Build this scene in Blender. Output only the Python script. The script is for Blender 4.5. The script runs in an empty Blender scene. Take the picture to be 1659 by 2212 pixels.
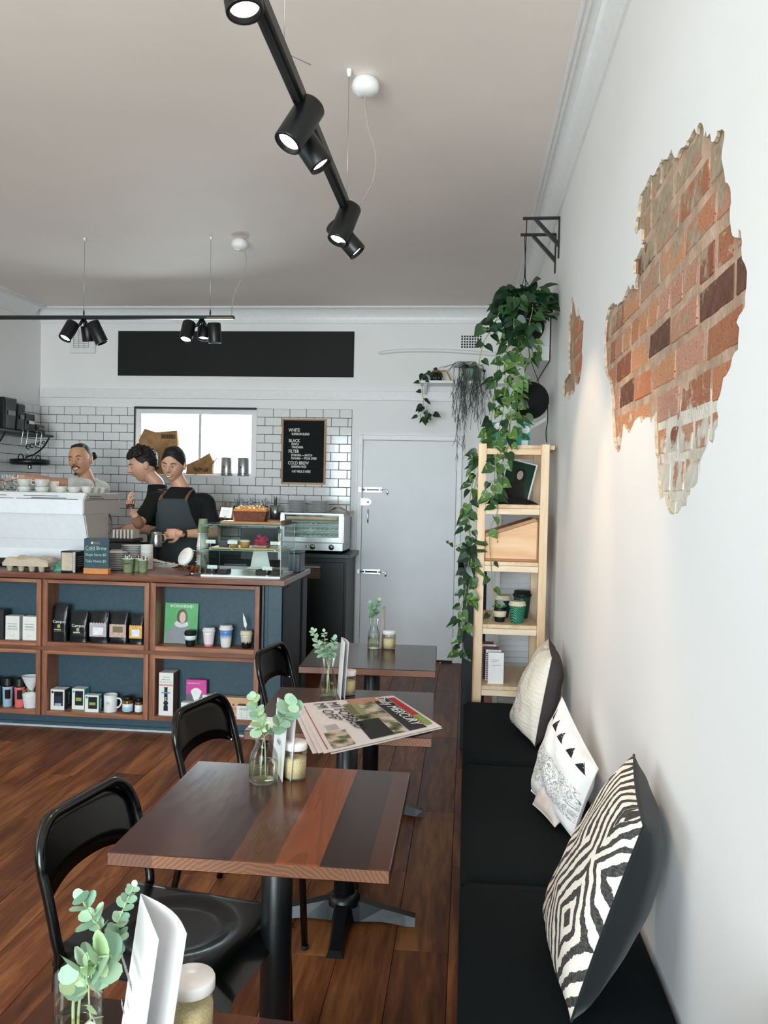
import bpy, bmesh, math, random
from mathutils import Vector, Matrix, noise
from mathutils import geometry as mgeo
from mathutils.bvhtree import BVHTree
PI = math.pi
rnd = random.Random(7)
SC = bpy.context.scene
COL = SC.collection

# ------------------------------------------------------------------ camera
FPX, CXP, CYP, EYE = 1800.0, 829.5, 1106.0, 1.525
def _n(v): return Vector(v).normalized()
_Y = _n((1010 - CXP, CYP - 1066, FPX))            # world Y (along the room) seen from the camera
_s = _n((1, -0.021, 0))                           # the horizon's tilt
_X = (_s - _s.dot(_Y) * _Y).normalized()
_Z = _n(_s.cross(_Y)); _Z = _Z if _Z.y > 0 else -_Z
def c2w(v): v = Vector(v); return Vector((_X.dot(v), _Y.dot(v), _Z.dot(v)))
_r, _u, _f = c2w((1, 0, 0)), c2w((0, 1, 0)), c2w((0, 0, 1))
cam_data = bpy.data.cameras.new('camera'); cam = bpy.data.objects.new('camera', cam_data); COL.objects.link(cam)
cam_data.sensor_fit = 'HORIZONTAL'; cam_data.sensor_width = 36.0
cam_data.lens = 36.0 * FPX / 1659.0
cam_data.clip_start = 0.05; cam_data.clip_end = 200
cam.matrix_world = Matrix(((_r.x, _u.x, -_f.x, 0), (_r.y, _u.y, -_f.y, 0), (_r.z, _u.z, -_f.z, EYE), (0, 0, 0, 1)))
SC.camera = cam
def at(px, py, X=None, Y=None, Z=None):
    """photo pixel -> point of the room on a known plane"""
    d = c2w((px - CXP, CYP - py, FPX))
    t = Y / d.y if Y is not None else X / d.x if X is not None else (Z - EYE) / d.z
    return Vector((0, 0, EYE)) + d * t

# ------------------------------------------------------------------ world, daylight, exposure
def lin(c):
    if isinstance(c, str):
        c = c.lstrip('#'); c = [int(c[i:i + 2], 16) / 255 for i in (0, 2, 4)]
        c = [x / 12.92 if x <= 0.04045 else ((x + 0.055) / 1.055) ** 2.4 for x in c]
    return (c[0], c[1], c[2], 1.0)
W = bpy.data.worlds.new('world'); SC.world = W; W.use_nodes = True
_bg = W.node_tree.nodes['Background']; _bg.inputs[0].default_value = lin('#eef3fb'); _bg.inputs[1].default_value = 2.2
def area(name, loc, size, power, col, direction):
    d = bpy.data.lights.new(name, 'AREA'); d.shape = 'RECTANGLE'; d.size, d.size_y = size; d.energy = power; d.color = lin(col)[:3]
    o = bpy.data.objects.new(name, d); COL.objects.link(o); o.location = loc
    o.rotation_euler = Vector(direction).to_track_quat('-Z', 'Y').to_euler(); return o
area('street_sky_daylight', (-1.2, -5.5, 2.0), (4.5, 2.8), 620, '#ebeffc', (0, 1, -0.06))
area('ceiling_fill_light', (-1.3, -4.1, 0.06), (4.5, 2.4), 560, '#fff0e3', (0, 0.55, 0.85))  # added warm lamp low outside, aimed up to brighten the ceiling
area('side_fill_light', (-4.25, 0.4, 1.6), (3.3, 1.8), 6, '#e6edfc', (1, 0, -0.4))  # added weak lamp outside the unseen side window
area('kitchen_window_daylight', (-2.51, 7.75, 2.0), (1.1, 0.6), 26, '#eef4ff', (0, -1, -0.1))
VS = SC.view_settings
VS.view_transform = 'Standard'; VS.look = 'None'; VS.gamma = 1.0; VS.use_curve_mapping = False; VS.exposure = 0.66
SC.display_settings.display_device = 'sRGB'

# ------------------------------------------------------------------ mesh builder
class MB:
    def __init__(s): s.v = []; s.f = []; s.m = []; s.sm = []; s.uv = None; s.M = None
    def add(s, vs, fs, m=0, smooth=False):
        o = len(s.v)
        for p in vs:
            p = Vector(p)
            s.v.append(s.M @ p if s.M is not None else p)
        for f in fs:
            s.f.append([i + o for i in f]); s.m.append(m); s.sm.append(smooth)
        return s
    def box(s, x0, x1, y0, y1, z0, z1, m=0, b=0.0):
        if x0 > x1: x0, x1 = x1, x0
        if y0 > y1: y0, y1 = y1, y0
        if z0 > z1: z0, z1 = z1, z0
        if b <= 0:
            vs = [(x, y, z) for z in (z0, z1) for y in (y0, y1) for x in (x0, x1)]
            return s.add(vs, [(0, 2, 3, 1), (4, 5, 7, 6), (0, 1, 5, 4), (2, 6, 7, 3), (0, 4, 6, 2), (1, 3, 7, 5)], m)
        b = min(b, (x1 - x0) / 2.01, (y1 - y0) / 2.01, (z1 - z0) / 2.01)
        vs = []; idx = {}
        X = (x0, x1); Y = (y0, y1); Z = (z0, z1); sg = (1, -1)
        for i in (0, 1):
            for j in (0, 1):
                for k in (0, 1):
                    for a in range(3):
                        p = [X[i] + sg[i] * b, Y[j] + sg[j] * b, Z[k] + sg[k] * b]
                        p[a] = (X[i], Y[j], Z[k])[a]
                        idx[(i, j, k, a)] = len(vs); vs.append(tuple(p))
        fs = []
        for a in range(3):
            for sd in (0, 1):
                o = [q for q in range(3) if q != a]
                q = []
                for (p_, r_) in ((0, 0), (1, 0), (1, 1), (0, 1)):
                    t = [0, 0, 0]; t[a] = sd; t[o[0]] = p_; t[o[1]] = r_
                    q.append(idx[(t[0], t[1], t[2], a)])
                fs.append(q)
        for a in range(3):
            o = [q for q in range(3) if q != a]
            for p_ in (0, 1):
                for r_ in (0, 1):
                    q = []
                    for (e, ax) in ((0, o[0]), (1, o[0]), (1, o[1]), (0, o[1])):
                        t = [0, 0, 0]; t[a] = e; t[o[0]] = p_; t[o[1]] = r_
                        q.append(idx[(t[0], t[1], t[2], ax)])
                    fs.append(q)
        for i in (0, 1):
            for j in (0, 1):
                for k in (0, 1):
                    fs.append([idx[(i, j, k, a)] for a in range(3)])
        c = Vector(((x0 + x1) / 2, (y0 + y1) / 2, (z0 + z1) / 2))
        out = []
        for q in fs:
            p = [Vector(vs[t]) for t in q]
            nn = (p[1] - p[0]).cross(p[2] - p[0])
            out.append(q if nn.dot(sum(p, Vector()) / len(p) - c) > 0 else q[::-1])
        return s.add(vs, out, m)
    def lathe(s, prof, c=(0, 0, 0), n=20, m=0, smooth=True, axis=None, close=False):
        """prof: (r, z) list; axis: direction of z"""
        c = Vector(c)
        if axis is not None:
            q = Vector((0, 0, 1)).rotation_difference(Vector(axis).normalized()).to_matrix()
        else: q = Matrix.Identity(3)
        vs = []; fs = []; rings = []
        for r, z in prof:
            if r < 1e-6:
                rings.append([len(vs)]); vs.append(c + q @ Vector((0, 0, z)))
            else:
                rings.append(list(range(len(vs), len(vs) + n)))
                for i in range(n):
                    a = 2 * PI * i / n
                    vs.append(c + q @ Vector((r * math.cos(a), r * math.sin(a), z)))
        for A, B in zip(rings[:-1], rings[1:]):
            for i in range(n):
                j = (i + 1) % n
                if len(A) == 1 and len(B) == 1: continue
                if len(A) == 1: fs.append((A[0], B[j], B[i]))
                elif len(B) == 1: fs.append((A[i], A[j], B[0]))
                else: fs.append((A[i], A[j], B[j], B[i]))
        return s.add(vs, fs, m, smooth)
    def cyl(s, p0, p1, r0, r1=None, n=14, m=0, smooth=True):
        p0 = Vector(p0); p1 = Vector(p1); r1 = r0 if r1 is None else r1; L = (p1 - p0).length
        e = min(r0, r1, L) * 0.12
        return s.lathe([(0, 0), (r0 - e, 0), (r0, e), (r1, L - e), (r1 - e, L), (0, L)], p0, n, m, smooth, axis=p1 - p0)
    def tube(s, pts, r, n=8, m=0, closed=False, smooth=True, flat=1.0):
        pts = [Vector(p) for p in pts]; N = len(pts)
        rr = r if isinstance(r, (list, tuple)) else [r] * N
        vs = []; fs = []
        t0 = (pts[1] - pts[0]).normalized()
        up = Vector((0, 0, 1)) if abs(t0.z) < 0.9 else Vector((1, 0, 0))
        a = t0.cross(up).normalized()
        for i, p in enumerate(pts):
            if closed: t = pts[(i + 1) % N] - pts[i - 1]
            else: t = pts[min(i + 1, N - 1)] - pts[max(i - 1, 0)]
            t = t.normalized() if t.length > 1e-9 else t0
            a = (a - a.dot(t) * t)
            a = a.normalized() if a.length > 1e-6 else t.orthogonal().normalized()
            b = t.cross(a)
            for k in range(n):
                w = 2 * PI * k / n
                vs.append(p + (a * math.cos(w) + b * math.sin(w) * flat) * rr[i])
        for i in range(N if closed else N - 1):
            j = (i + 1) % N
            for k in range(n):
                l = (k + 1) % n
                fs.append((i * n + k, i * n + l, j * n + l, j * n + k))
        if not closed:
            fs.append(tuple(range(n))[::-1]); fs.append(tuple(range((N - 1) * n, N * n)))
        return s.add(vs, fs, m, smooth)
    def ell(s, c, r, n=16, k=10, m=0, rot=None):
        c = Vector(c); r = Vector(r) if not isinstance(r, (int, float)) else Vector((r, r, r))
        vs = []; fs = []
        vs.append((0, 0, -1))
        for i in range(1, k):
            t = -PI / 2 + PI * i / k
            for j in range(n):
                a = 2 * PI * j / n
                vs.append((math.cos(t) * math.cos(a), math.cos(t) * math.sin(a), math.sin(t)))
        vs.append((0, 0, 1))
        for j in range(n):
            fs.append((0, 1 + (j + 1) % n, 1 + j))
        for i in range(k - 2):
            for j in range(n):
                a = 1 + i * n + j; b = 1 + i * n + (j + 1) % n
                fs.append((a, b, b + n, a + n))
        T = len(vs) - 1; o = 1 + (k - 2) * n
        for j in range(n): fs.append((o + j, o + (j + 1) % n, T))
        R = rot if rot is not None else Matrix.Identity(3)
        return s.add([c + R @ Vector((p[0] * r.x, p[1] * r.y, p[2] * r.z)) for p in vs], fs, m, True)
    def prism(s, pts, off, m=0, smooth=False, m_side=None):
        """planar polygon swept by a vector"""
        pts = [Vector(p) for p in pts]; off = Vector(off); N = len(pts)
        nn = Vector()
        for i in range(N): nn += (pts[i] - pts[0]).cross(pts[(i + 1) % N] - pts[0])
        if nn.dot(off) > 0: pts = pts[::-1]
        s.add(pts + [p + off for p in pts], [tuple(range(N)), tuple(range(2 * N - 1, N - 1, -1))], m, smooth)
        o = len(s.v) - 2 * N
        for i in range(N):
            j = (i + 1) % N
            s.f.append([o + i, o + i + N, o + j + N, o + j]); s.m.append(m if m_side is None else m_side); s.sm.append(smooth)
        return s
    def grid(s, fn, nu, nv, m=0, smooth=True):
        vs = [fn(i / nu, j / nv) for j in range(nv + 1) for i in range(nu + 1)]
        fs = [(j * (nu + 1) + i, j * (nu + 1) + i + 1, (j + 1) * (nu + 1) + i + 1, (j + 1) * (nu + 1) + i) for j in range(nv) for i in range(nu)]
        return s.add(vs, fs, m, smooth)
    def quad(s, a, b, c, d, m=0): return s.add([a, b, c, d], [(0, 1, 2, 3)], m)
    def mesh(s, name, mats):
        me = bpy.data.meshes.new(name)
        me.from_pydata([tuple(p) for p in s.v], [], s.f)
        for mt in (mats if isinstance(mats, (list, tuple)) else [mats]): me.materials.append(mt)
        me.polygons.foreach_set('material_index', s.m)
        me.polygons.foreach_set('use_smooth', s.sm)
        me.update(); return me
    def build(s, name, mats, parent=None, **tags):
        return put(name, s.mesh(name, mats), parent, **tags)

KIDS = {}
WM = {}                                            # world matrices of things, known before any depsgraph update
def put(name, me, parent=None, label=None, cat=None, group=None, kind=None):
    o = bpy.data.objects.new(name, me); COL.objects.link(o)
    if parent is not None:
        o.parent = parent
        KIDS.setdefault(parent.name, []).append(o)
        if parent.name in WM: o.matrix_parent_inverse = WM[parent.name].inverted()
    if label: o['label'] = label
    if cat: o['category'] = cat
    if group: o['group'] = group
    if kind: o['kind'] = kind
    return o
def thing(name, label, cat, loc=(0, 0, 0), rz=0.0, group=None):
    o = bpy.data.objects.new(name, None); COL.objects.link(o); o.empty_display_size = 0.05
    o.location = loc; o.rotation_euler = (0, 0, rz); o['label'] = label; o['category'] = cat
    if group: o['group'] = group
    WM[o.name] = Matrix.Translation(Vector(loc)) @ Matrix.Rotation(rz, 4, 'Z')
    return o
def dup(root, loc, rz=0.0, label=None, group=None, scale=None):
    """a copy of a thing with its parts and sub-parts"""
    def cp(o, par):
        c = o.copy(); COL.objects.link(c); c.parent = par
        KIDS.setdefault(par.name, []).append(c)
        for ch in list(KIDS.get(o.name, [])): cp(ch, c)
        return c
    r = root.copy(); COL.objects.link(r); r.location = loc; r.rotation_euler = (0, 0, rz)
    if scale: r.scale = scale
    if label: r['label'] = label
    if group: r['group'] = group
    WM[r.name] = Matrix.Translation(Vector(loc)) @ Matrix.Rotation(rz, 4, 'Z')
    for k in list(KIDS.get(root.name, [])): cp(k, r)
    return r

# ------------------------------------------------------------------ materials
MATS = {}
class NT:
    def __init__(s, name):
        s.mat = bpy.data.materials.new(name); s.mat.use_nodes = True; s.t = s.mat.node_tree
        s.b = s.t.nodes['Principled BSDF']; s.out = s.t.nodes['Material Output']
    def n(s, ty, **kw):
        q = s.t.nodes.new(ty)
        for k, v in kw.items(): setattr(q, k, v)
        return q
    def l(s, a, b): s.t.links.new(a, b)
    def coord(s, kind='Object', scale=(1, 1, 1), rot=(0, 0, 0), loc=(0, 0, 0)):
        c = s.n('ShaderNodeTexCoord'); mp = s.n('ShaderNodeMapping')
        mp.inputs['Scale'].default_value = scale; mp.inputs['Rotation'].default_value = rot; mp.inputs['Location'].default_value = loc
        s.l(c.outputs[kind], mp.inputs['Vector']); return mp.outputs['Vector']
    def noise(s, vec, scale, detail=3, rough=0.55, dist=0.0):
        q = s.n('ShaderNodeTexNoise'); q.inputs['Scale'].default_value = scale; q.inputs['Detail'].default_value = detail
        q.inputs['Roughness'].default_value = rough; q.inputs['Distortion'].default_value = dist
        s.l(vec, q.inputs['Vector']); return q.outputs['Fac']
    def ramp(s, fac, stops, interp='LINEAR'):
        q = s.n('ShaderNodeValToRGB'); q.color_ramp.interpolation = interp
        e = q.color_ramp.elements
        while len(e) < len(stops): e.new(0.5)
        for i, (p, c) in enumerate(stops): e[i].position = p; e[i].color = lin(c)
        s.l(fac, q.inputs['Fac']); return q.outputs['Color']
    def mix(s, fac, a, b, mode='MIX'):
        q = s.n('ShaderNodeMix'); q.data_type = 'RGBA'; q.blend_type = mode
        for sk, v in ((q.inputs[0], fac), (q.inputs[6], a), (q.inputs[7], b)):
            if hasattr(v, 'is_linked'): s.l(v, sk)
            elif isinstance(v, (int, float)): sk.default_value = v
            else: sk.default_value = lin(v)
        return q.outputs[2]
    def math(s, op, a, b=None, c=None):
        q = s.n('ShaderNodeMath', operation=op)
        for sk, v in zip(q.inputs, (a, b, c)):
            if v is None: continue
            if hasattr(v, 'is_linked'): s.l(v, sk)
            else: sk.default_value = v
        return q.outputs[0]
    def bump(s, h, strength=0.3, dist=0.01):
        q = s.n('ShaderNodeBump'); q.inputs['Strength'].default_value = strength; q.inputs['Distance'].default_value = dist
        s.l(h, q.inputs['Height']); s.l(q.outputs['Normal'], s.b.inputs['Normal']); return q
    def set(s, **kw):
        for k, v in kw.items():
            sk = s.b.inputs[k]
            if hasattr(v, 'is_linked'): s.l(v, sk)
            elif isinstance(v, str): sk.default_value = lin(v)
            else: sk.default_value = v
        return s.mat
def M(name, col='#808080', rough=0.5, metal=0.0, var=0.06, scale=25.0, bump=0.0, spec=0.5, coat=0.0, trans=0.0, ior=1.45, emit=None, estr=0.0, sub=0.0, sheen=0.0):
    if name in MATS: return MATS[name]
    t = NT(name); c = lin(col)
    v = t.coord('Object'); nz = t.noise(v, scale, 3)
    lo = [max(0, x * (1 - var * 1.6)) for x in c[:3]]; hi = [min(1, x * (1 + var * 1.6)) for x in c[:3]]
    t.l(t.ramp(nz, [(0.3, lo), (0.7, hi)]), t.b.inputs['Base Color'])
    t.set(Roughness=rough, Metallic=metal)
    t.b.inputs['Specular IOR Level'].default_value = spec
    t.b.inputs['IOR'].default_value = ior
    if coat: t.b.inputs['Coat Weight'].default_value = coat; t.b.inputs['Coat Roughness'].default_value = 0.08
    if trans: t.b.inputs['Transmission Weight'].default_value = trans
    if sub: t.b.inputs['Subsurface Weight'].default_value = sub; t.b.inputs['Subsurface Radius'].default_value = (0.012, 0.005, 0.003); t.b.inputs['Subsurface Scale'].default_value = 1.0
    if sheen: t.b.inputs['Sheen Weight'].default_value = sheen
    if emit: t.b.inputs['Emission Color'].default_value = lin(emit); t.b.inputs['Emission Strength'].default_value = estr
    if bump: t.bump(t.noise(v, scale * 3, 4), bump, 0.004)
    MATS[name] = t.mat; return t.mat
def thin_glass(name, tint='#f4fbf9', rough=0.02, refl=1.0):
    if name in MATS: return MATS[name]
    t = NT(name)
    tr = t.n('ShaderNodeBsdfTransparent'); tr.inputs[0].default_value = lin(tint)
    gl = t.n('ShaderNodeBsdfGlossy'); gl.inputs['Roughness'].default_value = rough
    fr = t.n('ShaderNodeFresnel'); fr.inputs['IOR'].default_value = 1.45
    nz = t.noise(t.coord('Object'), 6, 2)
    fac = t.math('MULTIPLY', fr.outputs[0], t.math('MULTIPLY_ADD', nz, 0.2, refl * 0.9))
    mx = t.n('ShaderNodeMixShader'); t.l(fac, mx.inputs[0]); t.l(tr.outputs[0], mx.inputs[1]); t.l(gl.outputs[0], mx.inputs[2])
    t.l(mx.outputs[0], t.out.inputs['Surface'])
    MATS[name] = t.mat; return t.mat
def wood(name, c0, c1, c2, axis='Y', scale=6.0, rough=0.4, stretch=9.0, rand=0.25, coat=0.0, bump=0.12, fine=60.0):
    """grain running along an axis, tone shifting from piece to piece"""
    if name in MATS: return MATS[name]
    t = NT(name)
    sc = {'X': (1 / stretch, 1, 1), 'Y': (1, 1 / stretch, 1), 'Z': (1, 1, 1 / stretch)}[axis]
    oi = t.n('ShaderNodeObjectInfo')
    tc = t.n('ShaderNodeTexCoord'); ad = t.n('ShaderNodeVectorMath', operation='ADD')
    sv = t.n('ShaderNodeVectorMath', operation='SCALE'); sv.inputs[0].default_value = (13.0, 7.0, 5.0); t.l(oi.outputs['Random'], sv.inputs['Scale'])
    t.l(tc.outputs['Object'], ad.inputs[0]); t.l(sv.outputs[0], ad.inputs[1])
    mp = t.n('ShaderNodeMapping'); mp.inputs['Scale'].default_value = sc; t.l(ad.outputs[0], mp.inputs['Vector'])
    a = t.noise(mp.outputs[0], scale, 4, 0.6, 1.2); b = t.noise(mp.outputs[0], fine, 3, 0.6)
    f = t.math('MULTIPLY_ADD', b, 0.35, t.math('MULTIPLY', a, 0.75))
    col = t.ramp(f, [(0.36, c0), (0.52, c1), (0.68, c2)])
    hs = t.n('ShaderNodeHueSaturation'); t.l(col, hs.inputs['Color'])
    t.l(t.math('MULTIPLY_ADD', oi.outputs['Random'], rand * 2, 1.0 - rand), hs.inputs['Value'])
    t.l(hs.outputs[0], t.b.inputs['Base Color'])
    rg = t.math('MULTIPLY_ADD', a, 0.2, rough - 0.1); t.l(rg, t.b.inputs['Roughness'])
    if coat: t.b.inputs['Coat Weight'].default_value = coat; t.b.inputs['Coat Roughness'].default_value = 0.12
    if bump: t.bump(f, bump, 0.003)
    MATS[name] = t.mat; return t.mat

TXT = []
def text(name, body, size, o, ux, uy, mat, parent, align='LEFT', lift=0.0012, depth=0.0006, sx=1.0, spacing=1.0, label=None, bold=0.0):
    """lettering lying in the plane spanned by ux (reading direction) and uy (up)"""
    cu = bpy.data.curves.new(name, 'FONT'); cu.body = body; cu.size = size; cu.align_x = align; cu.extrude = depth; cu.space_character = spacing
    cu.resolution_u = 2; cu.offset = bold
    ob = bpy.data.objects.new(name + '_tmp', cu); COL.objects.link(ob)
    ux = Vector(ux).normalized(); uy = Vector(uy); uy = (uy - uy.dot(ux) * ux).normalized(); uz = ux.cross(uy)
    p = Vector(o) + uz * lift
    m = Matrix(((ux.x * sx, uy.x, uz.x, p.x), (ux.y * sx, uy.y, uz.y, p.y), (ux.z * sx, uy.z, uz.z, p.z), (0, 0, 0, 1)))
    TXT.append((ob, m, name, mat, parent, label))
def flush_text():
    dg = bpy.context.evaluated_depsgraph_get(); dg.update()
    for ob, m, name, mat, parent, label in TXT:
        me = bpy.data.meshes.new_from_object(ob.evaluated_get(dg)); me.name = name
        me.transform(m); me.materials.clear(); me.materials.append(mat)
        put(name, me, parent, label=label)
    for ob, *_ in TXT:
        cu = ob.data; bpy.data.objects.remove(ob); bpy.data.curves.remove(cu)
    TXT.clear()
def pin(pt, poly):
    x, y = pt; c = False; j = len(poly) - 1
    for i in range(len(poly)):
        xi, yi = poly[i]; xj, yj = poly[j]
        if (yi > y) != (yj > y) and x < (xj - xi) * (y - yi) / (yj - yi) + xi: c = not c
        j = i
    return c
def arc(c, r, a0, a1, n, ax=(1, 0, 0), ay=(0, 0, 1)):
    c = Vector(c); ax = Vector(ax); ay = Vector(ay)
    return [c + ax * r * math.cos(a0 + (a1 - a0) * i / n) + ay * r * math.sin(a0 + (a1 - a0) * i / n) for i in range(n + 1)]
def smooth_path(pts, k=4):
    pts = [Vector(p) for p in pts]; out = []
    for i in range(len(pts) - 1):
        p0 = pts[max(i - 1, 0)]; p1 = pts[i]; p2 = pts[i + 1]; p3 = pts[min(i + 2, len(pts) - 1)]
        for q in range(k):
            t = q / k
            out.append(0.5 * ((2 * p1) + (p2 - p0) * t + (2 * p0 - 5 * p1 + 4 * p2 - p3) * t * t + (3 * p1 - p0 - 3 * p2 + p3) * t ** 3))
    out.append(pts[-1]); return out
# ================================================================== the room
XL, XR, YB, YFR, ZC = -4.02, 0.46, 7.5, -2.3, 3.17
def wall_mat(name, col, var=0.02):
    t = NT(name); v = t.coord('Object')
    a = t.noise(v, 1.3, 3); b = t.noise(v, 240, 2); c = lin(col)[:3]
    t.l(t.ramp(a, [(0.3, [x * (1 - var) for x in c]), (0.7, [min(1, x * (1 + var)) for x in c])]), t.b.inputs['Base Color'])
    t.set(Roughness=0.62); t.bump(b, 0.08, 0.002); MATS[name] = t.mat; return t.mat
m_wall = wall_mat('white wall paint', '#ebeaea'); m_ceil = wall_mat('ceiling paint', '#e9e0da', 0.03)
m_trim = M('white gloss trim', '#e6e6e7', 0.35, var=0.02); m_black = M('black powder coat', '#0b0d0f', 0.38, var=0.1)
m_dark = M('dark shadow gap', '#17191b', 0.7)
# --- floor boards
m_floor = wood('floor boards', '#3c1f10', '#6d3d22', '#996339', 'Y', 5.0, 0.45, 10.0, 0.22, 0.0, 0.15, 45)
[n for n in m_floor.node_tree.nodes if n.type == 'BSDF_PRINCIPLED'][0].inputs['Specular IOR Level'].default_value = 0.25
floor = MB().box(XL, XR + 0.3, YFR, YB, -0.10, -0.009).build('floor', M('floor underlay', '#120a06', 0.8), kind='structure')
pw, pl = 0.1815, 1.22
col_i = 0; x = XL
full = MB().box(0, pw - 0.0018, 0, pl - 0.0018, -0.009, 0.0, b=0.0009).mesh('plank', m_floor)
while x < XR - 0.02:
    w = min(pw, XR - x); y = YFR - (col_i * 0.47 % 1.0) * pl
    while y < YB:
        y0 = max(y, YFR); y1 = min(y + pl, YB)
        if y1 - y0 > 0.03:
            if w == pw and y0 == y and y1 == y + pl: me = full
            else: me = MB().box(0, w - 0.0018, 0, y1 - y0 - 0.0018, -0.009, 0.0, b=0.0009).mesh('plank', m_floor)
            o = put('plank', me, floor); o.location = (x, y0, 0)
        y += pl
    x += pw; col_i += 1
# --- ceiling
MB().box(XL - 0.15, XR + 0.3, YFR, YB + 0.15, ZC, ZC + 0.1).build('ceiling', m_ceil, kind='structure')
# --- coved cornice, with two beads on the ceiling side
def cove(name, p0, p1, inward):
    p0, p1, inw = Vector(p0), Vector(p1), Vector(inward); mb = MB(); d = 0.135
    prof = [(0, 0), (0.0, -d), (0.012, -d), (0.012, -d + 0.012)]
    for i in range(9):
        a = PI / 2 * i / 8
        prof.append((0.012 + (0.085 - 0.012) * (1 - math.cos(a)), -d + 0.012 + (d - 0.022) * math.sin(a)))
    prof += [(0.089, -0.010), (0.089, -0.014), (0.101, -0.014), (0.101, -0.006), (0.109, -0.006), (0.109, -0.010), (0.121, -0.010), (0.121, 0)]
    q = [p0 + inw * a + Vector((0, 0, b)) for a, b in prof]
    mb.prism(q, p1 - p0)
    return mb.build(name, m_trim, kind='structure')
cove('trim_1', (XL, YB, ZC), (XR, YB, ZC), (0, -1, 0))
cove('trim_2', (XR, YFR, ZC), (XR, YB - 0.125, ZC), (-1, 0, 0))
cove('trim_3', (XL, YFR, ZC), (XL, YB - 0.125, ZC), (1, 0, 0))
# --- front wall with the shop window the daylight comes through
fr = MB()
fr.box(XL, -2.9, YFR - 0.15, YFR, 0, ZC); fr.box(0.2, XR + 0.3, YFR - 0.15, YFR, 0, ZC); fr.box(-2.9, 0.2, YFR - 0.15, YFR, 2.7, ZC); fr.box(-2.9, 0.2, YFR - 0.15, YFR, 0, 0.4)
fr.build('wall_front', m_wall, kind='structure')
w2 = MB(); 
for xx in (-2.9, -1.89, -0.88, 0.14): w2.box(xx, xx + 0.06, YFR - 0.1, YFR - 0.04, 0.4, 2.7)
w2.box(-2.9, 0.2, YFR - 0.1, YFR - 0.04, 0.4, 0.46); w2.box(-2.9, 0.2, YFR - 0.1, YFR - 0.04, 2.64, 2.7)
w2 = w2.build('window_2', m_black, kind='structure')
for i, xx in enumerate((-2.84, -1.83, -0.82)): MB().box(xx, xx + 0.95, YFR - 0.075, YFR - 0.069, 0.46, 2.64).build('pane', thin_glass('window glass'), w2)
# --- left wall, with an unseen window added to let in side light
wl = MB()
wl.box(XL - 0.15, XL, YFR, -1.3, 0, ZC); wl.box(XL - 0.15, XL, 2.1, YB + 0.15, 0, ZC); wl.box(XL - 0.15, XL, -1.3, 2.1, 0, 0.55); wl.box(XL - 0.15, XL, -1.3, 2.1, 2.9, ZC)
w3 = MB()
for yy in (-1.3, -0.19, 0.93, 2.04): w3.box(XL - 0.1, XL - 0.04, yy, yy + 0.06, 0.55, 2.9)
w3.box(XL - 0.1, XL - 0.04, -1.3, 2.1, 0.55, 0.61); w3.box(XL - 0.1, XL - 0.04, -1.3, 2.1, 2.84, 2.9)
w3 = w3.build('window_added', m_black, kind='structure')
for yy in (-1.24, -0.13, 0.99): MB().box(XL - 0.075, XL - 0.069, yy, yy + 1.05, 0.61, 2.84).build('pane', thin_glass('window glass'), w3)
wall_left = wl.build('wall_left', m_wall, kind='structure')
# --- back wall with the kitchen window opening
WX0, WX1, WZ0, WZ1 = -3.085, -1.945, 1.635, 2.262
wb = MB()
wb.box(XL, WX0, YB, YB + 0.15, 0, ZC); wb.box(WX1, XR + 0.3, YB, YB + 0.15, 0, ZC)
wb.box(WX0, WX1, YB, YB + 0.15, 0, WZ0); wb.box(WX0, WX1, YB, YB + 0.15, WZ1, ZC)
wall_back = wb.build('wall_back', m_wall, kind='structure')
# --- subway tiles, one object each
m_tile = M('white glazed tile', '#e4e4e4', 0.07, var=0.03, scale=9, bump=0.05)
m_grout = M('dark grout', '#2b2b2d', 0.9)
TW, TH, G = 0.1535, 0.0785, 0.0042
gb = MB(); zt, zb = 2.262, 0.98
gb.box(XL, WX0 - 0.012, YB - 0.004, YB, zb, zt); gb.box(WX1 + 0.01, -1.056, YB - 0.004, YB, zb, zt); gb.box(WX0 - 0.012, WX1 + 0.01, YB - 0.004, YB, zb, WZ0 - 0.005)
gb.build('grout', m_grout, wall_back)
tile_cache = {}
def tile(w, h, side):
    k = (round(w, 3), round(h, 3), side)
    if k not in tile_cache:
        tile_cache[k] = (MB().box(0, w, -0.011, -0.003, 0, h, b=0.0025) if side == 'b' else MB().box(0.003, 0.011, 0, w, 0, h, b=0.0025)).mesh('tile', m_tile)
    return tile_cache[k]
row = 0; z = zt
while z - TH > zb:
    z0 = z - TH; xs = -3.931 - (TW / 2 if row % 2 else 0) - TW
    while xs < -1.056:
        segs = [(max(xs, XL + 0.012), min(xs + TW, -1.056))]
        if z > WZ0 + 0.01:
            a, b = segs[0]; segs = []
            if a < WX0 - 0.012: segs.append((a, min(b, WX0 - 0.012)))
            if b > WX1 + 0.01: segs.append((max(a, WX1 + 0.01), b))
        for a, b in segs:
            if b - a > 0.015:
                o = put('tile', tile(b - a - G, TH - G, 'b'), wall_back); o.location = (a + G / 2, YB, z0 + G / 2)
        xs += TW
    z = z0; row += 1
MB().box(XL, XL + 0.004, 6.2, YB, 1.3, zt).build('grout', m_grout, wall_left)
for row in range(12):
    z0 = zt - TH * (row + 1); ys = YB - (TW / 2 if row % 2 else 0) - 0.003
    if row % 2:
        o = put('tile', tile(TW / 2 - G, TH - G, 'l'), wall_left); o.location = (XL, ys, z0 + G / 2)
    while ys - TW > 6.2:
        o = put('tile', tile(TW - G, TH - G, 'l'), wall_left); o.location = (XL, ys - TW + G / 2, z0 + G / 2); ys -= TW
# --- flat picture rail on the back wall
MB().box(XL + 0.004, XR - 0.001, YB - 0.022, YB, 2.345, 2.43, b=0.002).build('trim_4', m_trim, kind='structure')
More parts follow.
